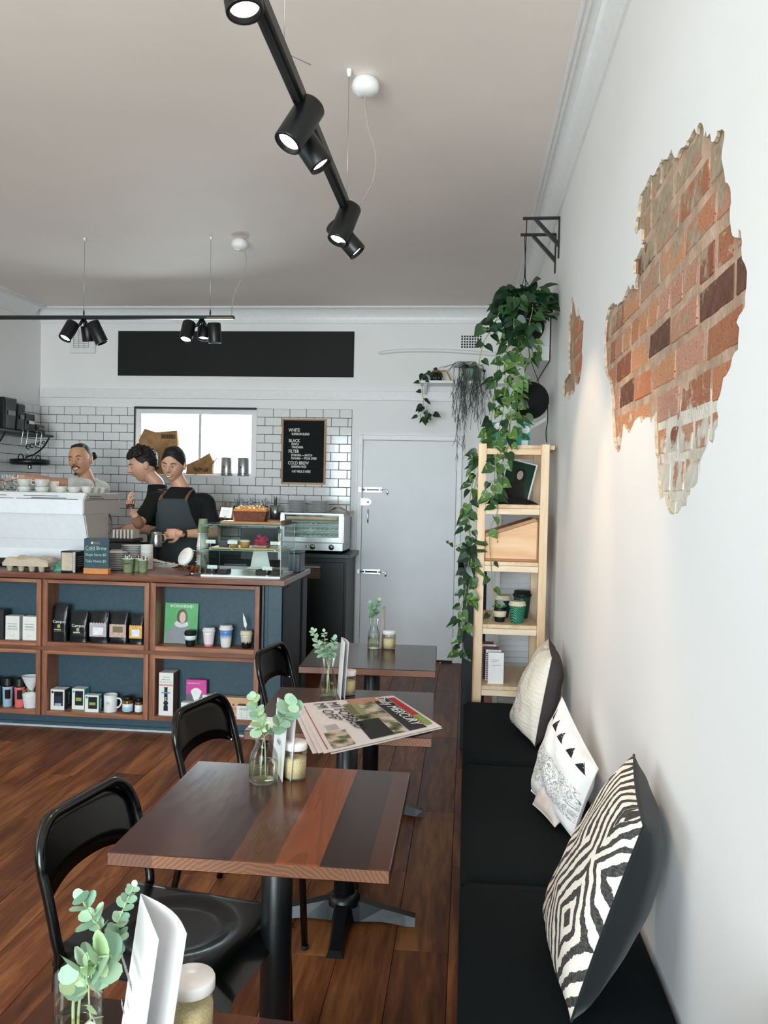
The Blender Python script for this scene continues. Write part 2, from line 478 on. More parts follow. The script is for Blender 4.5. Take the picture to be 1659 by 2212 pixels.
# --- kitchen window: frame, mullion, sashes, panes
wn = MB(); fw = 0.045
wn.box(WX0, WX0 + fw, YB + 0.02, YB + 0.10, WZ0, WZ1 - 0.012); wn.box(WX1 - fw, WX1, YB + 0.02, YB + 0.10, WZ0, WZ1 - 0.012)
wn.box(WX0 + fw, WX1 - fw, YB + 0.02, YB + 0.10, WZ1 - 0.012 - fw, WZ1 - 0.012); wn.box(WX0 + fw, WX1 - fw, YB + 0.02, YB + 0.10, WZ0, WZ0 + 0.03)
win1 = wn.build('window_1', m_trim, kind='structure')
MB().box(WX0 - 0.01, WX1 + 0.006, YB - 0.02, YB + 0.09, WZ1 - 0.011, WZ1 + 0.006).build('head_strip', m_black, win1)
MB().box(WX0 - 0.011, WX0 - 0.001, YB - 0.018, YB + 0.02, WZ0, WZ1 - 0.011).build('edge_strip', m_black, win1)
xm = -2.485
MB().box(xm - 0.012, xm + 0.012, YB + 0.045, YB + 0.075, WZ0 + 0.03, WZ1 - 0.012 - fw).build('mullion', M('grey aluminium', '#a9adaf', 0.4, 0.6), win1)
for (a, b) in ((WX0 + fw, xm - 0.012), (xm + 0.012, WX1 - fw)):
    MB().box(a, b, YB + 0.058, YB + 0.062, WZ0 + 0.03, WZ1 - 0.012 - fw).build('pane', thin_glass('window glass'), win1)
MB().box(WX0 + 0.001, WX1 - 0.001, YB - 0.012, YB + 0.019, WZ0 - 0.012, WZ0 + 0.006, b=0.003).build('window_sill', m_trim, win1)
# --- the white back door
DX0, DX1, DZ = -0.945, -0.105, 1.985
dm = M('white door paint', '#e3e5e8', 0.42, var=0.02, scale=3)
fr1 = MB(); fw = 0.05
fr1.box(DX0 - fw, DX0 - 0.004, YB - 0.03, YB - 0.001, 0, DZ + fw, b=0.004); fr1.box(DX1 + 0.004, DX1 + fw, YB - 0.03, YB - 0.001, 0, DZ + fw, b=0.004)
fr1.box(DX0 - 0.004, DX1 + 0.004, YB - 0.03, YB - 0.001, DZ + 0.004, DZ + fw, b=0.004)
fr1.box(DX0 - fw - 0.012, DX0 - fw - 0.001, YB - 0.018, YB - 0.001, 0, DZ + fw + 0.012); fr1.box(DX0 - fw, DX1 + fw + 0.012, YB - 0.018, YB - 0.001, DZ + fw + 0.001, DZ + fw + 0.012)
fr1.box(DX1 + fw, DX1 + fw + 0.075, YB - 0.03, YB - 0.001, 0, 0.16, b=0.004)
fr1.build('trim_5', m_trim, kind='structure')
door = MB().box(DX0, DX1, YB - 0.022, YB - 0.004, 0.02, DZ, b=0.002).build('door_1', dm, kind='structure')
MB().box(DX0 + 0.01, DX1, YB - 0.020, YB - 0.003, 0.001, 0.018).build('door_gap', m_dark, door)
m_chrome = M('chrome', '#c9ccce', 0.22, 1.0, var=0.03); m_steel = M('brushed steel', '#b4b6b5', 0.33, 1.0, var=0.06, scale=60)
for zz in (1.54, 0.80):
    a = MB(); y = YB - 0.022
    a.box(DX0 + 0.015, DX0 + 0.175, y - 0.004, y, zz - 0.022, zz + 0.022, b=0.001)
    a.tube([(DX0 - 0.02, y - 0.012, zz), (DX0 + 0.205, y - 0.012, zz), (DX0 + 0.225, y - 0.012, zz - 0.005), (DX0 + 0.232, y - 0.012, zz - 0.022), (DX0 + 0.222, y - 0.012, zz - 0.038)], 0.0075, 8)
    for xx in (0.03, 0.15): a.box(DX0 + xx, DX0 + xx + 0.012, y - 0.02, y - 0.003, zz - 0.018, zz + 0.018, b=0.001)
    a.box(DX0 - 0.035, DX0 - 0.008, y - 0.024, y - 0.008, zz - 0.02, zz + 0.02, b=0.001)
    a.build('barrel_bolt', m_chrome, door)
a = MB(); y = YB - 0.022
a.prism([(DX0 - 0.01 + q[0], y, 1.43 + q[1]) for q in [(0, -0.03), (0.06, -0.03), (0.085, -0.02), (0.095, 0), (0.085, 0.02), (0.06, 0.03), (0, 0.03)]], (0, -0.022, 0)); a.cyl((DX0 + 0.055, y - 0.022, 1.43), (DX0 + 0.055, y - 0.036, 1.43), 0.012)
a.build('night_latch', m_chrome, door)
MB().tube(smooth_path([(DX0 + 0.055, y, 1.36), (DX0 + 0.055, y - 0.03, 1.345), (DX0 + 0.055, y - 0.035, 1.30), (DX0 + 0.055, y - 0.03, 1.255), (DX0 + 0.055, y, 1.24)]), 0.006, 8).build('handle', m_chrome, door)
for zz in (1.72, 0.32): MB().cyl((DX1 + 0.001, YB - 0.03, zz), (DX1 + 0.001, YB - 0.03, zz + 0.1), 0.007, n=8).build('hinge', m_trim, door)
# --- right wall: a skin of plaster broken open over brick
C1 = lambda x, y: (1200 + x / 3.614, 230 + y / 3.614)
C2 = lambda x, y: (1200 + x / 3.614, 650 + y / 3.614)
big1 = [(1130,125),(1150,150),(1158,235),(1175,190),(1180,240),(1205,210),(1215,270),(1225,280),(1255,230),(1262,190),(1300,178),(1318,195),(1318,240),(1300,340),(1295,400),(1305,460),(1318,520),(1325,590),(1345,600),(1365,640),(1370,750),(1360,860),(1365,920),(1372,980),(1398,1020),(1425,1025),(1430,955),(1450,1020),(1455,1050),(1450,1120),(1455,1190),(1478,1230),(1495,1290),(1490,1400),(1480,1480),(1478,1560),(1435,1630)]
big2 = [(1412,165),(1435,215),(1425,380),(1400,400),(1380,440),(1365,520),(1345,560),(1310,600),(1300,660),(1285,730),(1262,790),(1258,840),(1270,900),(1265,980),(1245,1010),(1225,1110),(1200,1090),(1180,1130),(1150,1200),(1130,1250),(1125,1330),(1105,1420),(1085,1450),(1055,1460),(1050,1510),(1030,1530),(1020,1600),(985,1605),(960,1650),(925,1665),(890,1655),(865,1590),(850,1520),(815,1560),(805,1480),(800,1350),(795,1230),(780,1190),(775,1080),(770,960),(765,900),(745,960),(735,910),(700,905),(668,955),(655,900),(620,930),(600,980),(575,1035),(545,990),(530,960),(520,1060),(505,1160),(485,1185),(468,1150),(450,1060),(445,950),(440,880),(445,800),(435,700),(420,620),(395,580),(385,520),(380,450),(378,330),(385,230),(390,150),(415,50),(450,15),(480,35),(520,5)]
big3 = [(545,1460),(570,1395),(585,1430),(605,1385),(625,1425),(620,1370),(640,1310),(605,1300),(610,1210),(640,1170),(655,1135),(668,1100),(668,1070),(690,1060),(668,1040),(672,960),(650,960),(630,1000),(615,980),(625,900),(640,860),(645,780),(660,690),(690,650),(705,620),(740,535),(775,530),(790,490),(830,405),(860,415),(880,395),(905,330),(925,395),(945,400),(960,360),(990,320),(1015,300),(1020,270),(1050,240),(1065,205),(1085,170),(1098,210),(1105,160)]
small = [(128,-38),(145,20),(152,60),(165,130),(172,120),(180,40),(186,110),(200,150),(220,155),(215,260),(205,380),(210,450),(200,560),(185,640),(168,660),(155,630),(150,700),(130,740),(125,700),(105,775),(95,710),(80,730),(62,810),(58,690),(65,630),(95,590),(105,570),(100,400),(105,250),(100,180),(115,100),(120,20)]
def on_wall(pts): return [(lambda p: (p.y, p.z))(at(px, py, X=XR)) for px, py in pts]
def roughen(poly, amp, step):
    out = []; r = random.Random(3)
    for i, a in enumerate(poly):
        b = poly[(i + 1) % len(poly)]; d = math.dist(a, b); k = max(1, int(d / step))
        for q in range(k):
            t = q / k; j = amp if q else 0
            out.append((a[0] + (b[0] - a[0]) * t + r.uniform(-j, j), a[1] + (b[1] - a[1]) * t + r.uniform(-j, j)))
    return out
hole_big = roughen(on_wall([C1(*p) for p in big1] + [C2(*p) for p in big2] + [C1(*p) for p in big3]), 0.0035, 0.012)
hole_small = roughen(on_wall([C2(*p) for p in small]), 0.003, 0.015)
PT = 0.008                                         # plaster thickness
outer = [(YFR, 0), (YB, 0), (YB, ZC), (YFR, ZC)]
loops = [[Vector((0, p[0], p[1])) for p in q] for q in (outer, hole_big, hole_small)]
flat = [p for q in loops for p in q]
tris = mgeo.tessellate_polygon(loops)
pv = [Vector((XR, p.y, p.z)) for p in flat]; N0 = len(pv)
fs = []
for t in tris:
    a, b, c = (pv[i] for i in t); nn = (b - a).cross(c - a)
    if nn.length < 1e-12: continue
    fs.append(t if nn.x < 0 else t[::-1])
mb = MB(); mb.add(pv, fs)
for q in (hole_big, hole_small):
    # broken rim, slightly bevelled inwards
    cy = sum(p[0] for p in q) / len(q); cz = sum(p[1] for p in q) / len(q); k = len(q)
    A = [Vector((XR, p[0], p[1])) for p in q]; B = [Vector((XR + PT, p[0] + (cy - p[0]) * 0.006, p[1] + (cz - p[1]) * 0.006)) for p in q]
    mb.add(A + B, [(i, (i + 1) % k, (i + 1) % k + k, i + k) for i in range(k)], 1)
mb.box(XR + 0.09, XR + 0.3, YFR, YB, 0, ZC, 0)
wall_right = mb.build('wall_right', [m_wall, M('raw plaster edge', '#b9a791', 0.9, var=0.2, scale=60)], kind='structure')
# mortar bed behind the plaster
t = NT('old mortar'); v = t.coord('Object'); a = t.noise(v, 14, 5); sx = t.n('ShaderNodeSeparateXYZ'); t.l(v, sx.inputs[0])
lime = t.math('GREATER_THAN', t.math('MULTIPLY_ADD', a, 0.22, 1.62), sx.outputs['Z'])
cc = t.mix(lime, t.ramp(a, [(0.3, '#9a8069'), (0.55, '#bd9f89'), (0.75, '#cdb39f')]), t.ramp(a, [(0.3, '#bdb3a3'), (0.6, '#ddd6ca')]))
t.l(cc, t.b.inputs['Base Color']); t.set(Roughness=0.95); t.bump(t.noise(v, 90, 5), 0.7, 0.006); m_mortar = t.mat
mo = MB()
for q in (hole_big, hole_small):
    y0 = min(p[0] for p in q) - 0.03; y1 = max(p[0] for p in q) + 0.03; z0 = min(p[1] for p in q) - 0.03; z1 = max(p[1] for p in q) + 0.03
    def fn(u, w, y0=y0, y1=y1, z0=z0, z1=z1):
        p = Vector((0, y0 + (y1 - y0) * u, z0 + (z1 - z0) * w))
        return (XR + PT + 0.0012 + 0.0012 * noise.noise(p * 22), p.y, p.z)
    mo.grid(fn, int((y1 - y0) / 0.02), int((z1 - z0) / 0.02))
mo.build('mortar', m_mortar, wall_right)
def brick_mat():
    t = NT('old brick'); v = t.coord('Object'); oi = t.n('ShaderNodeObjectInfo')
    base = t.ramp(oi.outputs['Random'], [(0.0, '#cb9068'), (0.2, '#c07c58'), (0.38, '#bd8870'), (0.55, '#a8694a'), (0.70, '#c6917b'), (0.84, '#8b4f3a'), (0.94, '#5f382b')], 'CONSTANT')
    n1 = t.noise(v, 26, 4); base = t.mix(t.ramp(n1, [(0.35, '#000000'), (0.7, '#666666')]), base, '#d7a27a')
    sp = t.noise(v, 170, 3); base = t.mix(t.ramp(sp, [(0.32, '#ffffff'), (0.42, '#000000')]), base, '#5a2f20')
    sx = t.n('ShaderNodeSeparateXYZ'); tc = t.n('ShaderNodeNewGeometry'); t.l(tc.outputs['Position'], sx.inputs[0])
    # old plaster left on the brick: heavy at the top, whitewash at the bottom
    m2 = t.noise(tc.outputs['Position'], 9, 6, 0.65)
    top = t.math('MULTIPLY_ADD', sx.outputs['Z'], 0.55, -1.15)
    top = t.math('ADD', top, t.math('MULTIPLY', t.math('GREATER_THAN', sx.outputs['Y'], 3.2), -0.16))
    f = t.ramp(t.math('ADD', m2, top), [(0.5, '#000000'), (0.56, '#ffffff')])
    base = t.mix(f, base, t.ramp(t.noise(v, 40, 4), [(0.3, '#94826a'), (0.7, '#b7a48c')]))
    sm = t.ramp(t.noise(tc.outputs['Position'], 17, 6, 0.7, 0.6), [(0.58, '#000000'), (0.66, '#ffffff')])
    base = t.mix(sm, base, t.ramp(t.noise(v, 60, 4), [(0.3, '#a98a73'), (0.7, '#cdb39f')]))
    low = t.math('MULTIPLY_ADD', sx.outputs['Z'], -1.1, 1.86)
    f2 = t.ramp(t.math('ADD', t.noise(tc.outputs['Position'], 13, 5, 0.6), low), [(0.52, '#000000'), (0.58, '#ffffff')])
    base = t.mix(f2, base, t.ramp(t.noise(v, 30, 4), [(0.3, '#c9c0b2'), (0.7, '#e0dace')]))
    t.l(base, t.b.inputs['Base Color']); t.set(Roughness=0.93); t.bump(t.noise(v, 120, 6, 0.7), 0.8, 0.006); return t.mat
m_brick = brick_mat()
br_cache = {}
def brick_mesh(L, k):
    key = (round(L, 3), k)
    if key not in br_cache:
        r = random.Random(k * 31 + int(L * 1000)); mb = MB().box(0, 0.03, -L / 2, L / 2, -0.0375, 0.0375, b=0.007)
        mb.v = [p + Vector((r.uniform(-.001, .001), r.uniform(-.006, .006), r.uniform(-.005, .005))) for p in mb.v]
        br_cache[key] = mb.mesh('brick', m_brick)
    return br_cache[key]
rb = random.Random(11); course = 0.0865; zr = 1.702 - course * 6
ri = 0
def near(y, z, L, poly):
    return any(pin((y + a * L / 2, z + b * 0.036), poly) for a in (-1, -0.5, 0, 0.5, 1) for b in (-1, 0, 1))
while zr < 2.36:
    zc = zr + course / 2; hdr = ri % 4 in (1,) or zc < 1.70
    L = 0.108 if hdr else 0.226
    y = 1.2 - (0.06 if ri % 2 else 0) - (0.11 if ri % 4 == 2 else 0)
    while y < 3.9:
        for poly in (hole_big, hole_small):
            if near(y, zc, L, poly):
                o = put('brick', brick_mesh(L, rb.randrange(4)), wall_right)
                o.location = (XR + PT - 0.0008 + rb.uniform(-0.0012, 0.0012), y, zc + rb.uniform(-0.003, 0.003))
                o.rotation_euler = (rb.uniform(-0.02, 0.02), 0, rb.uniform(-0.006, 0.006)); break
        y += L + 0.0125
    zr += course; ri += 1
# ================================================================== service counter
ZT = 0.976; CF = 4.97
m_navy = M('slate blue paint', '#334c57', 0.5, var=0.08, scale=40, bump=0.05)
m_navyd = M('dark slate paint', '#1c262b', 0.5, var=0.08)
m_jar = wood('jarrah edging', '#5f3423', '#8d5b42', '#b07a5c', 'X', 7.0, 0.42, 12.0, 0.10, 0.1, 0.1, 60)
m_jarv = wood('jarrah upright', '#5f3423', '#8d5b42', '#b07a5c', 'Z', 7.0, 0.42, 12.0, 0.10, 0.1, 0.1, 60)
m_top = wood('jarrah worktop', '#3a1c12', '#6b3a27', '#8f5a42', 'X', 5.0, 0.3, 12.0, 0.05, 0.25, 0.05, 50)
ctr = thing('service_counter', 'long slate blue service counter facing the tables, cube shelves along its front', 'counter', (-2.2, 5.3, 0))
CL = -3.95
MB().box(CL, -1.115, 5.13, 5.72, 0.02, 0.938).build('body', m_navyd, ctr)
# back panels of the cubbies
MB().box(CL, -1.235, 5.118, 5.129, 0.07, 0.938).build('back_panel', m_navy, ctr)
p = MB(); p.box(CL, -1.10, 5.0, 5.128, 0.0, 0.055); p.box(CL, -1.10, 4.985, 5.0, 0.0, 0.03, b=0.004); p.box(CL, -1.10, 4.992, 5.128, 0.055, 0.072)
p.build('plinth', m_navy, ctr)
MB().box(CL, -1.10, 4.981, 4.986, 0.0, 0.012).build('floor_strip', M('pale floor strip', '#b9bcc0', 0.4), ctr)
# right-hand end panel
e = MB(); e.box(-1.232, -1.222, 4.975, 5.128, 0.07, 0.938); e.box(-1.195, -1.108, 4.972, 5.128, 0.07, 0.938, b=0.003); e.box(-1.222, -1.195, 5.0, 5.128, 0.07, 0.938)
e.build('end_post', m_navy, ctr)
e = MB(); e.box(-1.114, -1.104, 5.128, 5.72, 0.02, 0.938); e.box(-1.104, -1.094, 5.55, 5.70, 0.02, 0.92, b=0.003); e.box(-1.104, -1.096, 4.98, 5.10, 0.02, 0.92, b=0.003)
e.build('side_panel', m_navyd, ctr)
wt = MB(); wt.box(CL, -1.085, 4.945, 5.77, 0.939, ZT, b=0.004)
wt = wt.build('worktop', m_top, label='reddish jarrah worktop lying along the whole service counter', cat='worktop')
# timber cube boxes: every unit a thing of its own, boards as parts
BX = [(-3.33, -2.645), (-2.630, -1.945), (-1.931, -1.247)]; BZ = [(0.512, 0.932), (0.076, 0.486)]
cub = [('top row, at the left edge of the picture', 'bottom row, at the left edge of the picture'), ('top row, holding the five black coffee bags', 'bottom row, holding the white mug'), ('top row, holding the green magazine', 'bottom row, holding the coffee scale box')]
bt = 0.030
for i, (x0, x1) in enumerate(BX):
    for j, (z0, z1) in enumerate(BZ):
        u = thing('cube_shelf', 'jarrah cube shelf in the counter, ' + cub[i][j], 'shelf', ((x0 + x1) / 2, 5.04, z0), group='cube shelves of the counter')
        y0, y1 = CF, 5.117
        MB().box(x0 + bt, x1 - bt, y0, y1, z0, z0 + bt * 0.95, b=0.0015).build('bottom_board', m_jar, u)
        MB().box(x0 + bt, x1 - bt, y0, y1, z1 - bt * 0.75, z1, b=0.0015).build('top_board', m_jar, u)
        MB().box(x0, x0 + bt, y0, y1, z0, z1, b=0.0015).build('side_board', m_jarv, u)
        MB().box(x1 - bt, x1, y0, y1, z0, z1, b=0.0015).build('side_board', m_jarv, u)
tr = MB(); tr.box(CL, -1.24, 4.974, 5.116, 0.4865, 0.5115); tr.box(-2.6448, -2.6302, 4.99, 5.116, 0.0725, 0.9375); tr.box(-1.9448, -1.9312, 4.99, 5.116, 0.0725, 0.9375)
tr.build('filler_rail', wood('jarrah shadow rail', '#4a2a1c', '#7a4a33', '#94613f', 'X', 7, 0.5), ctr)
# ------------------------------------------------------------------ back bench with cabinets
bb = thing('back_bench', 'dark kitchen bench along the tiled back wall, under the sandwich grill', 'bench', (-2.5, 7.1, 0))
MB().box(-3.95, -1.0, 6.95, 7.47, 0.06, 0.955).build('cabinet', M('black laminate', '#121617', 0.4, var=0.1), bb)
MB().box(-3.95, -1.02, 6.99, 7.47, 0.0, 0.06).build('kickboard', m_dark, bb)
MB().box(-3.95, -0.965, 6.90, 7.486, 0.956, 0.992, b=0.004).build('benchtop', M('dark stone top', '#2a2f31', 0.3, var=0.1), bb)
for x0 in (-1.62, -2.25, -2.88, -3.5):
    d = MB().box(x0, x0 + 0.60, 6.93, 6.949, 0.09, 0.92, b=0.002).build('door', M('black laminate', '#121617', 0.4), bb)
    MB().box(x0 + 0.2, x0 + 0.4, 6.915, 6.929, 0.87, 0.885, b=0.002).build('handle', m_steel, d)
MB().box(-1.48, -1.22, 6.925, 6.9289, 0.78, 0.90).build('label_strip', wood('brown strip', '#3b2a1c', '#584030', '#6d5340', 'X', 7, 0.6), bb)
rs = MB(); rs.box(-2.42, -1.62, 7.18, 7.46, 1.235, 1.26, b=0.002); 
rsh = rs.build('riser_shelf', wood('oak riser', '#6e4d30', '#8f6a45', '#a9835a', 'X', 7, 0.5), label='low wooden riser shelf on the back bench carrying the cutlery tins', cat='shelf')
for xx in (-2.40, -1.66): MB().box(xx, xx + 0.02, 7.2, 7.44, 0.993, 1.2345).build('support', m_black, rsh)
# ================================================================== tables
def table_mat(name, boards, stretch=8, spec=0.32):
    """boards of mixed tone glued side by side; end grain on the front edge comes from the same pattern seen end-on"""
    t = NT(name); v = t.coord('Object'); sx = t.n('ShaderNodeSeparateXYZ'); t.l(v, sx.inputs[0])
    oi = t.n('ShaderNodeObjectInfo')
    xs = t.math('MULTIPLY_ADD', sx.outputs['X'], 1 / 0.604, 0.5)
    base = t.ramp(xs, [(0.0, boards[0]), (0.17, boards[1]), (0.30, boards[2]), (0.445, boards[3]), (0.60, boards[4]), (0.755, boards[5]), (0.925, boards[6])], 'CONSTANT')
    cell = t.math('FLOOR', t.math('MULTIPLY', xs, 6.6))
    mp = t.n('ShaderNodeMapping'); mp.inputs['Scale'].default_value = (1, 1 / stretch, 1)
    ad = t.n('ShaderNodeVectorMath', operation='ADD'); cmb = t.n('ShaderNodeCombineXYZ'); t.l(t.math('MULTIPLY', cell, 3.7), cmb.inputs['X']); t.l(t.math('MULTIPLY', cell, 1.9), cmb.inputs['Y'])
    t.l(v, ad.inputs[0]); t.l(cmb.outputs[0], ad.inputs[1]); t.l(ad.outputs[0], mp.inputs['Vector'])
    nz = t.noise(mp.outputs[0], 9, 3, 0.5, 1.0)
    rings = t.math('FRACT', t.math('MULTIPLY', nz, 9.0))
    g = t.noise(mp.outputs[0], 90, 4)
    base = t.mix(t.math('MULTIPLY', rings, 0.30), base, '#2c150d')
    base = t.mix(t.ramp(g, [(0.4, '#000000'), (0.8, '#444444')]), base, '#7d4c2e')
    t.l(base, t.b.inputs['Base Color'])
    t.l(t.math('MULTIPLY_ADD', g, 0.10, 0.13), t.b.inputs['Roughness'])
    t.b.inputs['Specular IOR Level'].default_value = spec
    t.bump(g, 0.06, 0.001); return t.mat
m_tab = table_mat('mixed hardwood top', ('#3d211c', '#432519', '#3a201c', '#5c331c', '#84431e', '#2a1714', '#4a2717'))
m_tab2 = table_mat('dark hardwood top', ('#3a2119', '#52301c', '#40241a', '#38211a', '#4a2a1c', '#321d17', '#44271b'), spec=0.2)
t = NT('hardwood end grain'); v = t.coord('Object'); w = t.n('ShaderNodeTexWave'); w.wave_type = 'RINGS'; w.rings_direction = 'Y'; w.inputs['Scale'].default_value = 34; w.inputs['Distortion'].default_value = 5; w.inputs['Detail'].default_value = 3
sx = t.n('ShaderNodeSeparateXYZ'); t.l(v, sx.inputs[0]); cell = t.math('FLOOR', t.math('MULTIPLY', sx.outputs['X'], 9.9))
cmb = t.n('ShaderNodeCombineXYZ'); t.l(t.math('MULTIPLY_ADD', cell, 0.37, 0.05), cmb.inputs['X']); t.l(t.math('MULTIPLY', t.math('SINE', t.math('MULTIPLY', cell, 2.3)), 0.12), cmb.inputs['Z'])
ad = t.n('ShaderNodeVectorMath', operation='ADD'); t.l(v, ad.inputs[0]); t.l(cmb.outputs[0], ad.inputs[1]); t.l(ad.outputs[0], w.inputs['Vector'])
wn = t.n('ShaderNodeTexWhiteNoise'); wn.noise_dimensions = '1D'; t.l(t.math('ADD', cell, 0.37), wn.inputs['W'])
b1 = t.ramp(wn.outputs['Value'], [(0.0, '#5f4034'), (0.4, '#704938'), (0.75, '#8a5c42')], 'CONSTANT')
t.l(t.mix(t.math('MULTIPLY', w.outputs['Fac'], 0.5), b1, '#452a20'), t.b.inputs['Base Color']); t.set(Roughness=0.42); m_end = t.mat
m_castiron = M('black cast iron', '#0c0f11', 0.33, var=0.15, scale=80, bump=0.05)
def make_table(label, c, mt):
    t = thing('cafe_table', label, 'table', (0, 0, 0), group='square cafe tables along the bench')
    h = 0.302; tt = 0.031
    mb = MB(); mb.box(-h, h, -h, h, 0.75 - tt, 0.75, b=0.0025)
    # end grain on the two faces that cut across the boards
    for i, f in enumerate(mb.f):
        q = [mb.v[k] for k in f]
        if all(abs(abs(p.y) - h) < 1e-6 for p in q): mb.m[i] = 1
    mb.build('tabletop', [mt, m_end], t)
    MB().cyl((0, 0, 0.075), (0, 0, 0.71), 0.038, n=24).build('column', m_castiron, t)
    b = MB(); b.box(-0.15, 0.15, -0.15, 0.15, 0.709, 0.7188, b=0.003); b.build('mounting_plate', m_castiron, t)
    for k in range(4):
        mb = MB(); mb.M = Matrix.Rotation(k * PI / 2, 4, 'Z')
        pr = [(0.0, 0.085, 0.045), (0.06, 0.075, 0.036), (0.14, 0.052, 0.030), (0.22, 0.034, 0.028), (0.255, 0.026, 0.030)]
        vs = []; fs = []
        for x, z, w in pr:
            vs += [(x, -w, 0.0 if x > 0.2 else 0.012), (x, w, 0.0 if x > 0.2 else 0.012), (x, w * 0.62, z), (x, -w * 0.62, z)]
        for i in range(len(pr) - 1):
            for k2 in range(4): fs.append((4 * i + k2, 4 * i + (k2 + 1) % 4, 4 * i + 4 + (k2 + 1) % 4, 4 * i + 4 + k2))
        fs += [(3, 2, 1, 0), (4 * len(pr) - 4, 4 * len(pr) - 3, 4 * len(pr) - 2, 4 * len(pr) - 1)]
        mb.add(vs, [f[::-1] for f in fs]).build('foot', m_castiron, t)
    MB().lathe([(0.058, 0.06), (0.058, 0.085), (0.044, 0.098), (0.039, 0.10)], n=24).build('collar', m_castiron, t)
    t.location = c; return t
tabA = make_table('square hardwood cafe table nearest the middle, with an empty polished top at its left', (0, 0, 0), m_tab)
TAB = {'A': (-0.442, 1.985), 'B': (-0.404, 2.91), 'C': (-0.43, 3.905), 'D': (-0.335, 0.885)}
tabB = make_table('square hardwood cafe table with the newspaper lying on it', (0, 0, 0), m_tab2)
dup(tabB, (*TAB['C'], 0), 0.03, 'square hardwood cafe table farthest back, in front of the white door')
tabB.location = (*TAB['B'], 0); tabB.rotation_euler = (0, 0, 0.03)
dup(tabA, (*TAB['D'], 0), PI - 0.06, 'square hardwood cafe table cut off at the bottom left corner of the picture')
tabA.location = (*TAB['A'], 0)
